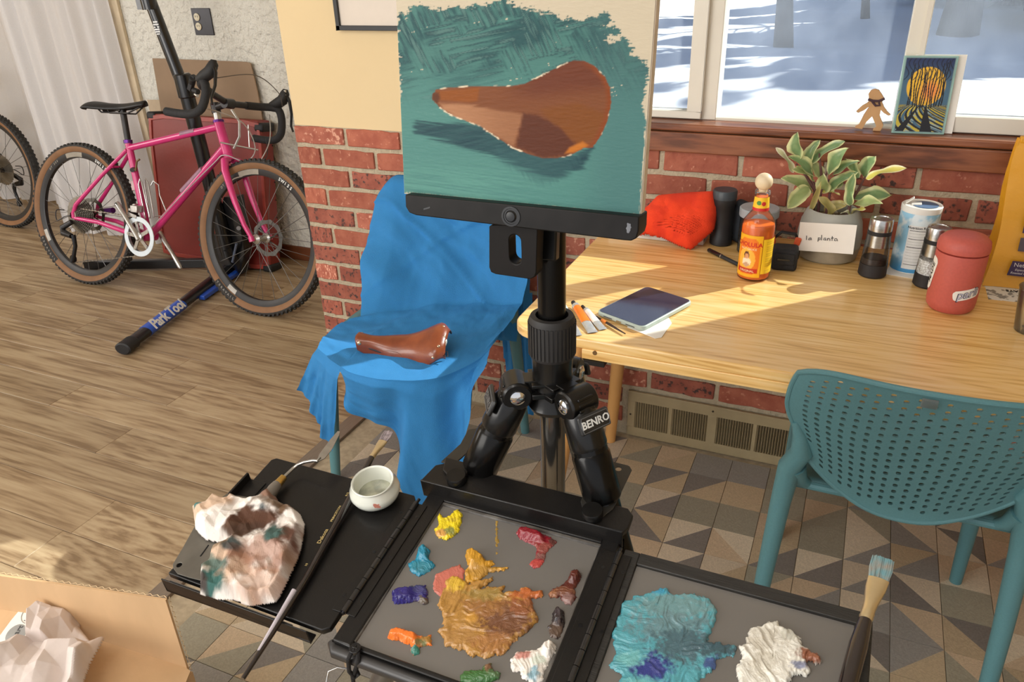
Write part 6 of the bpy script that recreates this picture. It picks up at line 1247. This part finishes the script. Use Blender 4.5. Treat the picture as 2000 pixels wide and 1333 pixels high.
    for sg in (-1, 1):
        T('seat_stay', [(.005, RH+.012, sg*.062), (.02, RH+.05, sg*.060), (.17, .52, sg*.040), (.304, .645, sg*.012)], [.009, .0095, .0085, .0085]); T('chain_stay', [(.012, RH-.012, sg*.060), (.15, .31, sg*.048), (.29, .285, sg*.040), (.39, .272, sg*.024)], [.009, .0105, .011, .012])
        T('dropout', [(.0, RH+.014, sg*.058), (.003, RH-.014, sg*.058)], .011, 10)
        T('fork_blade', [(.885, .640, sg*.012), (.890, .638, sg*.038), (.905, .60, sg*.052), (.955, .48, sg*.054), (1.005, .385, sg*.054), (1.042, RH+.008, sg*.054)], [.014, .0165, .0155, .0125, .010, .0095]); T('fork_end', [(1.040, RH+.012, sg*.054), (1.047, RH-.008, sg*.054)], .0125, 14)
    T('fork_crown', [(.872, .665), (.886, .638)], .019, 18); T('seat_bridge', [(.225, .565, -.03), (.225, .565, .03)], .006); T('fork_caliper', [(1.0, RH+.02, -.062), (.99, RH+.075, -.06)], .013, 10, DK); T('rear_caliper', [(.06, RH+.02, -.058), (.12, RH+.03, -.056)], .014, 10, AC if near == 1 else DK)
    # seatpost + saddle
    T('seat_post', [(.299, .69), (.276, .815)], .0135, 16, DK); T('post_head', [(.276, .812), (.262, .83)], .019, 14, DK)
    P = []
    for i in range(26):
        s = i/25; w = .068*(1-sst(.05, .62, np.float64(s)))+.021; w *= min(1, (s*12+.25))**.5; w *= min(1, ((1-s)*9+.3))**.5; row = []
        for j in range(15):
            c = -1+2*j/14; row.append(B(.098+.315*s, .846+.012*s-.014*math.sin(PI*s)-.030*abs(c)**3*(1-.4*s)-.010*(1-min(1, s*8)), w*c))
        P.append(row)
    obj('saddle', MB().grid(np.array(P)), pm('black_saddle_cover', (32, 31, 32), .45), t, solid=.008, angle=80)
    obj('saddle_rails', MB().tube([B(.13, .832, .03), B(.17, .800, .022), B(.33, .803, .022), B(.40, .838, .005)], .0035, 8).tube([B(.13, .832, -.03), B(.17, .800, -.022), B(.33, .803, -.022), B(.40, .838, -.005)], .0035, 8), DK, t)
    # stem, bar, levers
    T('steerer_spacer', [(.815, .83), (.8225, .80)], .0155, 18, AL); T('stem_clamp', [(.806, .868), (.815, .828)], .019, 16, DK); T('stem', [(.81, .85), (.872, .868)], .0145, 16, DK); T('bar_clamp', [(.878, .869, -.024), (.878, .869, .024)], .0205, 18, DK)
    hh = lambda w: .32*max(0, w) if near == 1 else 0.
    bar = [(.878, .869, 0), (.878, .869, .05), (.882, .869, .10), (.90, .870, .165), (.935, .871, .20), (.962, .862, .212), (.972, .82, .219), (.960, .765, .228), (.925, .738, .236), (.87, .732, .242), (.795, .736, .246)]
    for sg in (1, -1):
        pts = [(s, h+hh(w*sg), w*sg) for s, h, w in bar]; T('handlebar', pts[:3], .0135, 14, DK); T('bar_tape', [tuple(p) for p in interp([np.array(p) for p in pts[2:]], 26)], .0165, 14, TP)
        H = lambda s, h, w: (s, h+hh(w*sg), w*sg)
        T('brake_hood', [H(.925, .876, .205), H(.955, .888, .208), H(.985, .905, .208), H(1.0, .935, .206), H(1.002, .95, .206)], [.017, .023, .024, .019, .010], 14, pm('hood_rubber', (30, 30, 31), .6))
        T('brake_lever', [H(1.002, .928, .21), H(1.018, .90, .214), H(1.022, .85, .222), H(1.012, .80, .232), H(1.02, .775, .236)], [.008, .0075, .006, .005, .0045], 10, GBLK); T('lever_cap', [H(1.004, .945, .2), H(1.008, .925, .2)], .0075, 10, AL)
    cb = lambda pts, nm='brake_cable', rad=.0024, mt=None: obj(nm, MB().tube(interp([B(*p) for p in pts], 40), rad, 7), mt or pm('silver_cable', (176, 170, 166), .4, .3), t)
    cb([(.93, .84, .19), (.99, .80, .05), (1.0, .70, -.02), (.95, .64, -.02), (.875, .66, .022), (.82, .62, .03), (.60, .44, .03), (.40, .265, .03)]); cb([(.93, .84, -.19), (1.02, .72, -.08), (.98, .60, -.02), (.93, .55, .05), (.99, .42, .05)]) ; cb([(1.0, .95, .2), (1.06, .98, .05), (1.05, .93, -.1), (.99, .88, -.2)], 'shift_cable', .0018, pm('grey_cable', (96, 88, 80), .5)); cb([(.90, .74, -.2), (.97, .66, -.12), (.93, .60, -.03)], 'shift_cable', .0018, GBLK)
    if near == 1: obj('bar_bag_rack', MB().tube([B(.895, .845, .0), B(.935, .80, .0), B(.935, .74, .0), B(.905, .69, 0)], .005, 8).tube([B(.87, .71, .04), B(.98, .69, -.06)], .0035, 8).tube([B(.955, .79, -.03), B(.96, .70, -.03)], .0025, 8), AL, t)
    # cassette, chainset, chain, derailleur
    cs = MB(); ccx = [(.086-.006*k, .022+.0042*k) for k in range(11)]
    for q, w in ccx:
        n = 26; dirs = [f*math.cos(2*PI*k/(2*n))+b*math.sin(2*PI*k/(2*n)) for k in range(2*n)]; cc = B(0, RH)+r*w; ringprism(cs, [cc+d*(q+(.002 if k % 2 else -.0025)) for k, d in enumerate(dirs)], [cc+d*.016 for d in dirs], r*.0016)
    obj('cassette', cs, pm('dark_cassette', (134, 128, 118), .35, .8), t)
    DR = [(.0, RH-.05, .075), (-.035, .245, .08), (.0, .215, .085), (.012, .175, .082), (-.005, .12, .078)]; T('rear_derailleur', [(.0, RH-.03, .07), (-.045, RH-.06, .085), (-.03, .245, .09), (.015, .235, .088)], [.012, .014, .017, .012], 12, DK); T('derailleur_cage', [(.02, .24, .082), (.03, .19, .082), (.012, .14, .08), (.0, .115, .08)], [.011, .009, .009, .012], 10, GBLK)
    obj('jockey_wheel', MB().lathe(B(.0, .125, .07), [(.019, 0), (.019, .008)], ax=r, n=18), GBLK, t); cb([(-.005, RH, .07), (-.04, RH-.01, .075), (-.085, RH-.03, .08), (-.085, RH+.015, .08), (-.045, RH+.02, .07)], 'derailleur_cable', .0025, DK)
    CX, CHh = .408, .272; k0 = B(CX, CHh)
    if cranks:
        n = 48; dirs = [f*math.cos(2*PI*k/n)+b*math.sin(2*PI*k/n) for k in range(n)]
        m = MB(); ringprism(m, [k0+d*.089+r*.054 for d in dirs], [k0+d*.067+r*.054 for d in dirs], r*.004); obj('chain_guard', m, pm('white_guard_ring', (222, 232, 238), .25, var=.03), t, bevel=.001)
        m = MB(); ringprism(m, [k0+d*(.083 if k % 2 else .081)+r*.047 for k, d in enumerate(dirs)], [k0+d*.064+r*.047 for d in dirs], r*.003); obj('chainring', m, AL, t)
        m = MB()
        for k in range(5): a = 2*PI*k/5+.5; d = f*math.cos(a)+b*math.sin(a); m.bar(k0+r*.056, k0+r*.056+d*.068, .016, .006, up=r); m.cyl(k0+d*.062+r*.052, k0+d*.062+r*.062, .006, n=10)
        m.lathe(k0+r*.05, [(.02, 0), (.02, .012), (.012, .016)], ax=r, n=20); obj('crank_spider', m, AL, t)
        cd = unit(f*-.58+b*.81); 
        for sg in (1, -1):
            e = k0+cd*sg*.168+r*sg*.078; m = MB().tube([k0+r*sg*.066-cd*sg*.014, k0+r*sg*.066+cd*sg*.02, k0+r*sg*.074+cd*sg*.1, e, e+cd*sg*.010], [.012, .0125, .0095, .0115, .007], 14, sq=.8); obj('crank_arm', m, AL, t); obj('pedal_hole', MB().cyl(e+r*sg*.0085, e+r*sg*.0100, .0065, n=14), INK, t)
        ch = MB()
        def chain(p, q, n):
            for k in range(n): a = p+(q-p)*k/n; c2 = p+(q-p)*(k+.78)/n; ch.bar(a, c2, .0055 if k % 2 else .003, .007, up=r)
        chain(B(.0, RH+.034, .045), B(CX-.01, CHh+.083, .048), 40); chain(B(.005, .108, .072), B(CX+.01, CHh-.083, .048), 40); obj('chain', ch, pm('chain_steel', (150, 142, 130), .35, .8), t)
        obj('front_mech', MB().obox(B(CX-.03, CHh+.12, .04), f, r, b, .04, .03, .03).obox(B(CX-.035, CHh+.092, .06), unit(f-b*.2), r, unit(b+f*.2), .055, .004, .016).cyl(B(.345, .40, -.02), B(.345, .40, .024), .012).obox(B(.352, .385, .03), f, r, b, .05, .016, .012), AL, t, bevel=.002)
        cg = MB()
        for w in (-.012, .012): cg.tube([B(.402, .35, w), B(.372, .50, w*1.4), B(.38, .525, w*1.2), B(.392, .51, w*1.4), B(.425, .37, w), B(.425, .355, w)], .0028, 8)
        cg.tube([B(.43, .50, 0), B(.445, .52, .0), B(.475, .505, .0), B(.48, .46, 0), B(.52, .385, 0)], .0028, 8).tube([B(.415, .36, -.03), B(.46, .365, -.035), B(.50, .37, 0)], .0022, 8)
        obj('bottle_cage', cg, AL, t)
        T('pump_peg', [(.33, .565, .0), (.35, .56, .028)], .01, 10, DK); T('quick_lever', [(.355, .565, .02), (.375, .56, .03), (.385, .60, .032), (.40, .61, .03)], .0045, 8, pm('bronze_lever', (120, 100, 70), .4, .6)); T('tube_decal', [(.336, .47), (.329, .51)], .0162, 16, pm('pale_decal2', (196, 170, 170), .5))
        T('tube_panel', [(.62, .488, .004), (.74, .5925, .004)], .0150, 14, pm('lilac_panel', (150, 110, 130), .4)); T('tube_panel', [(.62, .730, .002), (.70, .748, .002)], .0134, 14, pm('lilac_panel', (150, 110, 130), .4))
    return t, B
make_bike((-3.29, 2.315, 0), 1, .255, (206, 44, 118), 'pink steel bicycle with tan wall tyres leaning against the black work stand', ('purple_anodised', (96, 44, 124), .3, .6))
make_bike((-4.50, 2.80, 0), -1, .10, (34, 34, 36), 'black bicycle partly behind the white curtain at the left edge', ('dull_black_part', (40, 40, 42), .4), near=-1)
# ---------------------------------------------------------------- work stand
st_ = thing('work_stand', 'black bicycle repair stand with blue feet leaning beside the red case', 'work stand', (-2.78, 2.66, 0))
SB = pm('stand_black', (26, 26, 28), .28, .3, var=.1, coat=.4); SBL = pm('stand_blue', (34, 84, 190), .35, var=.05, coat=.3)
py = 2.60; pA, pB, pC = Y(282, -30, py), Y(362, 172, py), Y(446, 500, py)
obj('upper_post', MB().tube([pA+(pA-pB)*.25, pB+(pC-pB)*.08], .0255, 28), SB, st_); obj('lower_post', MB().tube([pB, pC], .0315, 28), SB, st_)
d = unit(pC-pB); m = MB().tube([pB-d*.06, pB-d*.055, pB+d*.035, pB+d*.04], [.03, .036, .038, .034], 24); obj('height_collar', m, SB, st_)
q = Y(375, 162, py-.03); obj('clamp_knob', MB().cyl(q, q+[.02, -.01, .02], .014).cyl(q+[0, 0, -.03], q+[.03, -.005, -.035], .012).bar(q+[-.02, 0, -.03], q+[.02, 0, .03], .02, .02), BLK, st_, bevel=.002); obj('chrome_nut', MB().cyl(q+[.015, -.01, -.045], q+[.03, -.014, -.05], .007), CHROME, st_)
q = Y(291, 8, py-.01); obj('top_clamp', MB().tube([q-d*.06, q+d*.02], .031, 20).obox(q+[-.04, 0, -.0], (1, 0, 0), (0, 1, 0), (0, 0, 1), .03, .03, .04), SB, st_)
sc = Y(306, 54, py-.027); k_ = np.cross(d, [0, -1, 0]); k_ = -k_ if k_[0] < 0 else k_
sp0 = Plane(sc, k_, -d)
if sp0.n[1] > 0: sp0.n = -sp0.n
m = MB()
for a, b, w_, h_ in ((0, .022, .030, .008), (0, .012, .038, .007), (-.010, .002, .012, .007), (.010, .002, .012, .007), (0, -.007, .036, .007), (0, -.016, .034, .007), (0, -.025, .022, .006)): m.obox(sp0.w(a, b, .0005), sp0.u, sp0.v, sp0.n, w_*.8, h_*.8, .001)
obj('sticker', m, pm('white_sticker', (220, 222, 222), .5), st_)
lA0, lA1 = np.array([-2.76, 2.70, .035]), Z(166, 518, .028); lB0, lB1 = np.array([-2.72, 2.70, .035]), Z(248, 676, .03)
obj('leg', MB().bar(lA0, lA1, .03, .045), SB, st_, bevel=.004, label='black square tube leg under the pink bicycle')
fr_ = lambda s: lB0+(lB1-lB0)*s
obj('leg', MB().tube([fr_(0), fr_(.9), fr_(1)], .030, 20, sq=.7), SB, st_, label='black oval leg with blue lettered sleeve'); obj('foot_cap', MB().tube([fr_(.955), fr_(.96), fr_(1.03), fr_(1.035)], [.030, .034, .034, .028], 20, sq=.75), BLK, st_)
obj('blue_sleeve', MB().tube([fr_(.56), fr_(.86)], .0312, 24, sq=.72), SBL, st_)
dB = unit(lB1-lB0); sB = unit(np.cross(dB, [0, 0, 1])); sB = sB if sB[0] > 0 else -sB; nn = unit(np.array([0, 0, 1.])*.62+sB*.78)
tdir = -dB; tp0 = fr_(.71)+nn*.0335; text('lettering', 'Park Tool', .062, tp0, tdir, np.cross(nn, tdir), pm('white_print', (236, 236, 232), .4), st_, bold=.0016, depth=.0006, spacing=.92)
for s0, s1, oy in ((.05, .20, .05), (.27, .44, .045)): a, b = fr_(s0)+sB*oy, fr_(s1)+sB*oy*.8; a[2] = b[2] = .02; obj('blue_strut', MB().bar(a, b, .028, .02), SBL, st_, bevel=.003)
sp2 = lB0+np.array([.02, .0, 0]); gus = MB().prism([Y(400, 505, 2.62), Y(425, 440, 2.62), Y(436, 385, 2.62), Y(462, 385, 2.62), Y(470, 440, 2.62), Y(478, 495, 2.62), Y(470, 530, 2.62)], (0, .05, 0)); obj('base_gusset', gus, SB, st_, bevel=.004)
a, b = Y(462, 476, 2.60), Y(454, 512, 2.60); obj('release_lever', MB().cyl(a, b, .006), pm('grey_lever', (110, 120, 140), .4, .4), st_); obj('pivot_bolt', MB().cyl(Y(465, 445, 2.60), Y(466, 446, 2.58), .010, n=14), STEEL, st_)
obj('base_tube', MB().tube([pC-[0, 0, -.05], np.array([pC[0]+.02, 2.66, .03])], .034, 20), SB, st_)
# ---------------------------------------------------------------- red case, cardboards
rc = thing('red_case', 'flat red hard case with black bumpers leaning on the plaster wall behind the stand', 'case', (-2.85, 2.80, 0))
cp_ = Plane((-3.2, 2.722, .012), (1, 0, 0), (0, .16, 1)); 
if cp_.n[1] > 0: cp_.n = -cp_.n
cu_ = [cp_.uv(*p) for p in ((289, 214), (506, 244), (531, 522), (318, 494))]
ux0, ux1 = (cu_[0][0]+cu_[3][0])/2, (cu_[1][0]+cu_[2][0])/2; vt = (cu_[0][1]+cu_[1][1])/2; vb = 0.0
REDM = pm('red_shell', (134, 48, 42), .4, var=.08, scale=4, bump=.05, bscale=60); out_ = [(ux0+.03, vb), (ux1-.03, vb), (ux1-.008, vb+.008), (ux1, vb+.03), (ux1, vt-.02), (ux1-.02, vt), (ux0+.02, vt), (ux0, vt-.02), (ux0, vb+.03), (ux0+.008, vb+.008)]
obj('shell', MB().prism([cp_.w(*p) for p in out_], -cp_.n*.078), REDM, rc, bevel=.006, segs=3)
inn = [(ux0+.02, vb+.03), (ux1-.02, vb+.03), (ux1-.02, vt-.035), (ux0+.02, vt-.035)]; o_, i_ = ringfit([(a, b) for a, b in out_], ((ux0+ux1)/2, vt/2), .1, 40); i2 = [((ux0+ux1)/2+(a-(ux0+ux1)/2)*.955, vt/2+(b-vt/2)*.945) for a, b in o_]; m = MB(); ringprism(m, [cp_.w(*p, .0) for p in o_], [cp_.w(*p, .0) for p in i2], cp_.n*.006); obj('raised_rim', m, pm('red_rim', (160, 64, 54), .35), rc, bevel=.001)
for a, b in ((ux1-.02, vb+.012), (ux0+.02, vt-.01), (ux1-.012, vt-.03)): obj('corner_bumper', MB().obox(cp_.w(a, b, -.038), cp_.u, cp_.v, cp_.n, .055, .04, .09), BLK, rc, bevel=.012, segs=3)
for k in range(7): obj('rivet', MB().sphere(cp_.w(ux1+.0005, vb+.08+k*.085, -.07), .004, 8, 6), BLK, rc)
CB = pm('kraft_board', (150, 126, 102), .9, var=.04, scale=10)
bp1 = Plane((-2.9, 2.90, 0), (1, 0, 0), (0, .006, 1)); o = obj('cardboard_sheet', MB().prism([bp1.w(*bp1.uv(*p)) for p in ((297, 114), (480, 121), (489, 124), (503, 180), (541, 400), (330, 400), (318, 240))], (0, .006, 0)), CB, bevel=.0015); tag(o, 'brown cardboard sheet standing behind the red case against the plaster wall', 'cardboard')
o = obj('cardboard_sheet', MB().prism([bp1.w(*bp1.uv(*p))+[0, .010, 0] for p in ((284, 196), (312, 196), (345, 400), (300, 400), (292, 230))], (0, .005, 0)), pm('pale_board', (190, 170, 144), .9, var=.04), bevel=.001); tag(o, 'narrow pale board edge beside the curtain behind the brown cardboard sheet', 'cardboard')
# ================================================================ PICTURE FRAME, OUTLET, BOX
fr = thing('picture_frame', 'thin black picture frame with white mat hanging on the cream wall', 'picture', (*Y(700, 60, 2.0)[:2], 1.18))
bl = Y(659, 59, 1.99); x1 = bl[0]+.36; FB = pm('frame_black', (28, 26, 26), .4)
obj('frame', MB().box(bl[0], 1.984, bl[2], x1, 2.003, bl[2]+.013).box(bl[0], 1.984, bl[2], bl[0]+.013, 2.003, bl[2]+.45).box(x1-.013, 1.984, bl[2], x1, 2.003, bl[2]+.45).box(bl[0], 1.984, bl[2]+.437, x1, 2.003, bl[2]+.45), FB, fr, bevel=.001)
obj('mat_board', MB().box(bl[0]+.01, 1.992, bl[2]+.01, x1-.01, 2.001, bl[2]+.44), pm('mat_white', (226, 214, 200), .9, var=.01), fr)
obj('print', MB().box(bl[0]+.075, 1.9905, bl[2]+.085, x1-.075, 1.9925, bl[2]+.37), pm('pale_print', (206, 200, 190), .8, scale=8), fr)
ou = thing('outlet', 'black two-gang cover plate with cream double socket on the white plaster wall', 'outlet', Y(396, 42, LY))
c = Y(396, 42.5, LY-.003); X_, Z_ = .056, .0575
obj('cover_plate', MB().box(c[0]-X_, LY-.006, c[2]-Z_, c[0]+X_, LY-.0005, c[2]+Z_), pm('bronze_black_plate', (36, 34, 40), .3, .3), ou, bevel=.002)
for dz in (.02, -.02):
    s = obj('socket', MB().lathe((c[0]-.026, LY-.006, c[2]+dz), [(.0165, 0), (.0165, .0035), (.0155, .004), (0, .004)], ax=(0, -1, 0), n=28, cap1=False), pm('ivory_socket', (214, 204, 178), .4), ou)
    for dx in (-.005, .006): obj('slot', MB().box(c[0]-.026+dx-.0012, LY-.0106, c[2]+dz-.001, c[0]-.026+dx+.0012, LY-.0096, c[2]+dz+.007), INK, s)
# cardboard box --------------------------------------------------
CARD = pm('corrugated_cardboard', (206, 170, 128), .85, var=.05, scale=20, stretch=(1, 1, .3), bump=.08); EDGE = pm('cut_cardboard_edge', (214, 186, 146), .9, var=.2, scale=300)
zr = .32; b0 = Z(372, 1312, zr); fr_h = next(h for h in np.arange(.02, .4, .002) if PX(b0+[0, 0, h])[1] < 1171); tA, tB = Z(-60, 1113, zr+fr_h), b0+[0, 0, fr_h]
dx_ = unit((tA-tB)*[1, 1, 0]); dy_ = np.array([-dx_[1], dx_[0], 0]); dy_ = dy_ if dy_[1] < 0 else -dy_; Lb, Wb = .56, .40
bx_ = thing('cardboard_box', 'open brown cardboard box full of packing paper at the near left corner', 'box', b0-[0, 0, zr])
def bw(a, b, z): return b0*[1, 1, 0]+dx_*a+dy_*b+[0, 0, z]
def wall(a0, b0_, a1, b1, z0, z1, th=.004):
    d = unit(bw(a1, b1, 0)-bw(a0, b0_, 0)); n = np.array([-d[1], d[0], 0])*th; p, q = bw(a0, b0_, 0), bw(a1, b1, 0)
    return MB().hexa([p+[0, 0, z0], q+[0, 0, z0], q+n+[0, 0, z0], p+n+[0, 0, z0], p+[0, 0, z1], q+[0, 0, z1], q+n+[0, 0, z1], p+n+[0, 0, z1]])
obj('back_wall', wall(0, 0, Lb, 0, .002, zr), CARD, bx_); obj('right_wall', wall(0, 0, 0, Wb, .002, zr), CARD, bx_); obj('left_wall', wall(Lb, 0, Lb, Wb, .002, zr), CARD, bx_); obj('front_wall', wall(0, Wb, Lb, Wb, .002, zr), CARD, bx_)
obj('bottom', MB().hexa([bw(0, 0, .001), bw(Lb, 0, .001), bw(Lb, Wb, .001), bw(0, Wb, .001), bw(0, 0, .005), bw(Lb, 0, .005), bw(Lb, Wb, .005), bw(0, Wb, .005)]), CARD, bx_)
obj('back_flap', wall(.001, 0, Lb, 0, zr, zr+fr_h), CARD, bx_)
fl_ = MB(); n = 90
for k in range(n):   # fluted top edge of the flap
    a = .002+(Lb-.004)*k/n; p = bw(a, 0, zr+fr_h+.0006); q = bw(a+(Lb-.004)/n, .0, zr+fr_h+.0006); off = np.array([dy_[0], dy_[1], 0])*(-.004 if k % 2 else -.0005); fl_.tube([p+off*(1 if k % 2 else 1), q+np.array([dy_[0], dy_[1], 0])*(-.0005 if k % 2 else -.004)], .0006, 4)
for k in range(30):
    z0 = zr+fr_h*k/30; fl_.tube([bw(0, 0, z0)+dy_*(-.0005 if k % 2 else -.004)+dx_*-.0006, bw(0, 0, z0+fr_h/30)+dy_*(-.004 if k % 2 else -.0005)+dx_*-.0006], .0006, 4)
obj('fluted_edge', fl_, EDGE, bx_)
fpl = Plane(bw(.0, .16, zr+.012), (0, 0, 0) if False else dy_, -dx_*-1+np.array([0, 0, .22]))
if fpl.n[2] < 0: fpl.n = -fpl.n
rfl = [fpl.uv(*p) for p in ((229, 1212), (372, 1311), (352, 1360), (80, 1420), (120, 1352), (215, 1226))]
obj('right_flap', MB().prism([fpl.w(*p) for p in rfl], -fpl.n*.004), CARD, bx_)
lpl = Plane(bw(.42, .1, zr+.05), dx_, dy_+np.array([0, 0, -.35])); 
if lpl.n[2] < 0: lpl.n = -lpl.n
lfl = [lpl.uv(*p) for p in ((-80, 1215), (28, 1141), (112, 1163), (96, 1210), (40, 1400), (-80, 1400))]
lf_ = obj('left_flap', MB().prism([lpl.w(*p) for p in lfl], -lpl.n*.004), CARD, bx_)
tape = [(66, 1160), (96, 1168), (60, 1238), (26, 1300), (-30, 1390), (-60, 1340), (-20, 1270), (22, 1213)]
obj('printed_tape', MB().prism([lpl.w(*lpl.uv(*p), .0006) for p in tape], lpl.n*.0003), pm('white_tape', (236, 232, 222), .5, var=.02), bx_)
GI = pm('grey_tape_print', (150, 150, 146), .6); up_ = unit(lpl.w(*lpl.uv(66, 1160))-lpl.w(*lpl.uv(-10, 1270)))
for k, (x, y) in enumerate(((90, 1172), (63, 1200), (32, 1240), (-2, 1288))):
    cc = lpl.w(*lpl.uv(x, y), .0012); e1 = lpl.w(*lpl.uv(x+19, y-1), .0012)-cc; r_ = np.linalg.norm(e1); ex, ey = frame(lpl.n)
    if k % 2 == 0: obj('printed_disc', MB().prism([cc+r_*(ex*math.cos(a)+ey*math.sin(a)) for a in np.linspace(0, 2*PI, 36)[:-1]], lpl.n*.0002), GI, bx_)
    else: obj('printed_ring', MB().tube([cc+r_*(ex*math.cos(a)+ey*math.sin(a)) for a in np.linspace(0, 2*PI, 36)[:-1]], .0007, 5, closed=True), GI, bx_)
    text('lettering', 'heart', r_*.8, cc+lpl.n*.0006, up_, np.cross(lpl.n, up_), pm('dark_grey_print', (84, 84, 84), .6), bx_)
PKP = pm('packing_paper', (226, 212, 204), .8, var=.02, scale=15)
ppl = Plane(bw(.24, .14, zr-.03), dx_, dy_)
if ppl.n[2] < 0: ppl.n = -ppl.n
def ph(seed, A_): return lambda X, Y_, U, V, d: A_*(tri(U*16+V*7+seed, V*17-U*6, seed)*.9+tri(U*38-V*14, V*36+U*16, seed+1)*.45-.45)
for k, (poly, off, A_, lab) in enumerate((([(100, 1170), (118, 1168), (128, 1188), (156, 1188), (140, 1214), (90, 1218), (80, 1205)], .075, .05, 'small peaked sheet of packing paper under the twisted strip in the cardboard box'),
        ([(60, 1236), (92, 1212), (160, 1212), (156, 1228), (178, 1256), (150, 1280), (110, 1284), (54, 1274)], .085, .06, 'folded sheet of packing paper in the middle of the cardboard box'),
        ([(-40, 1400), (-14, 1300), (40, 1262), (80, 1246), (112, 1268), (150, 1266), (205, 1246), (176, 1300), (140, 1400)], .095, .07, 'large crumpled sheet of packing paper nearest the viewer in the cardboard box'),
        ([(150, 1225), (180, 1240), (170, 1262), (140, 1270), (130, 1240)], .03, .05, 'shadowed wad of packing paper deep in the cardboard box'))):
    pq = Plane(bw(.24, .14, zr-.01)+np.array([0, 0, off]), dx_, dy_)
    if pq.n[2] < 0: pq.n = -pq.n
    o = patch('packing_paper', pq, poly, pa('packing_paper_sheet', .8, .1, 60., trans=.15), h=.01, n=150, edge=.010, hfun=ph(80+k*5, A_), cfun=lambda X, Y_, U, V: np.ones(X.shape+(3,))*np.array(lin(228, 214, 206)), ang=12)
    md = o.modifiers.new('s', 'SOLIDIFY'); md.thickness = .0006; tag(o, lab, 'paper')

pq = Plane(bw(.24, .14, zr+.085), dx_, dy_)
if pq.n[2] < 0: pq.n = -pq.n
rp_ = interp([pq.w(*pq.uv(x, y, n), n) for x, y, n in ((110, 1176, -.02), (111, 1160, .0), (120, 1150, .01), (136, 1154, .012), (155, 1172, .008), (178, 1188, 0), (200, 1206, -.01), (216, 1222, -.02), (206, 1236, -.035))], 60); G_ = []
for k, p_ in enumerate(rp_): a = .5+k*.05+.4*math.sin(k*.5); w_ = .004+.011*sst(8, 40, np.float64(k)); e_ = np.array([math.cos(a)*.3, math.cos(a)*.8, math.sin(a)]); G_.append([p_-e_*w_+pq.n*.002*math.sin(k*.9), p_+pq.n*.002*math.sin(k*1.3), p_+e_*w_])
o = obj('packing_paper', MB().grid(np.array(G_), 0, np.ones((60, 3, 3))*np.array(lin(228, 214, 206))), pa('packing_paper_sheet'), solid=.0006, angle=25); tag(o, 'thin twisted strip of packing paper curling up by the back flap of the cardboard box', 'paper')
# ---------------------------------------------------------------- groups of alike things
GR = {'curtain': 'white sheer curtains', 'paint_dab': 'oil paint dabs on the palettes', 'paint_brush': 'artist brushes on the paint box', 'spice_mill': 'steel and glass mills on the table', 'garden_chair': 'teal plastic chairs', 'bicycle': 'bicycles by the curtain',
      'paint_tube': 'paint tubes on the table corner', 'cardboard_sheet': 'cardboard sheets behind the red case', 'packing_paper': 'packing paper in the cardboard box', 'tree': 'bare trees in the snow'}
for o in COL.objects:
    if o.parent is None and 'label' in o and o.name.split('.')[0] in GR: o['group'] = GR[o.name.split('.')[0]]
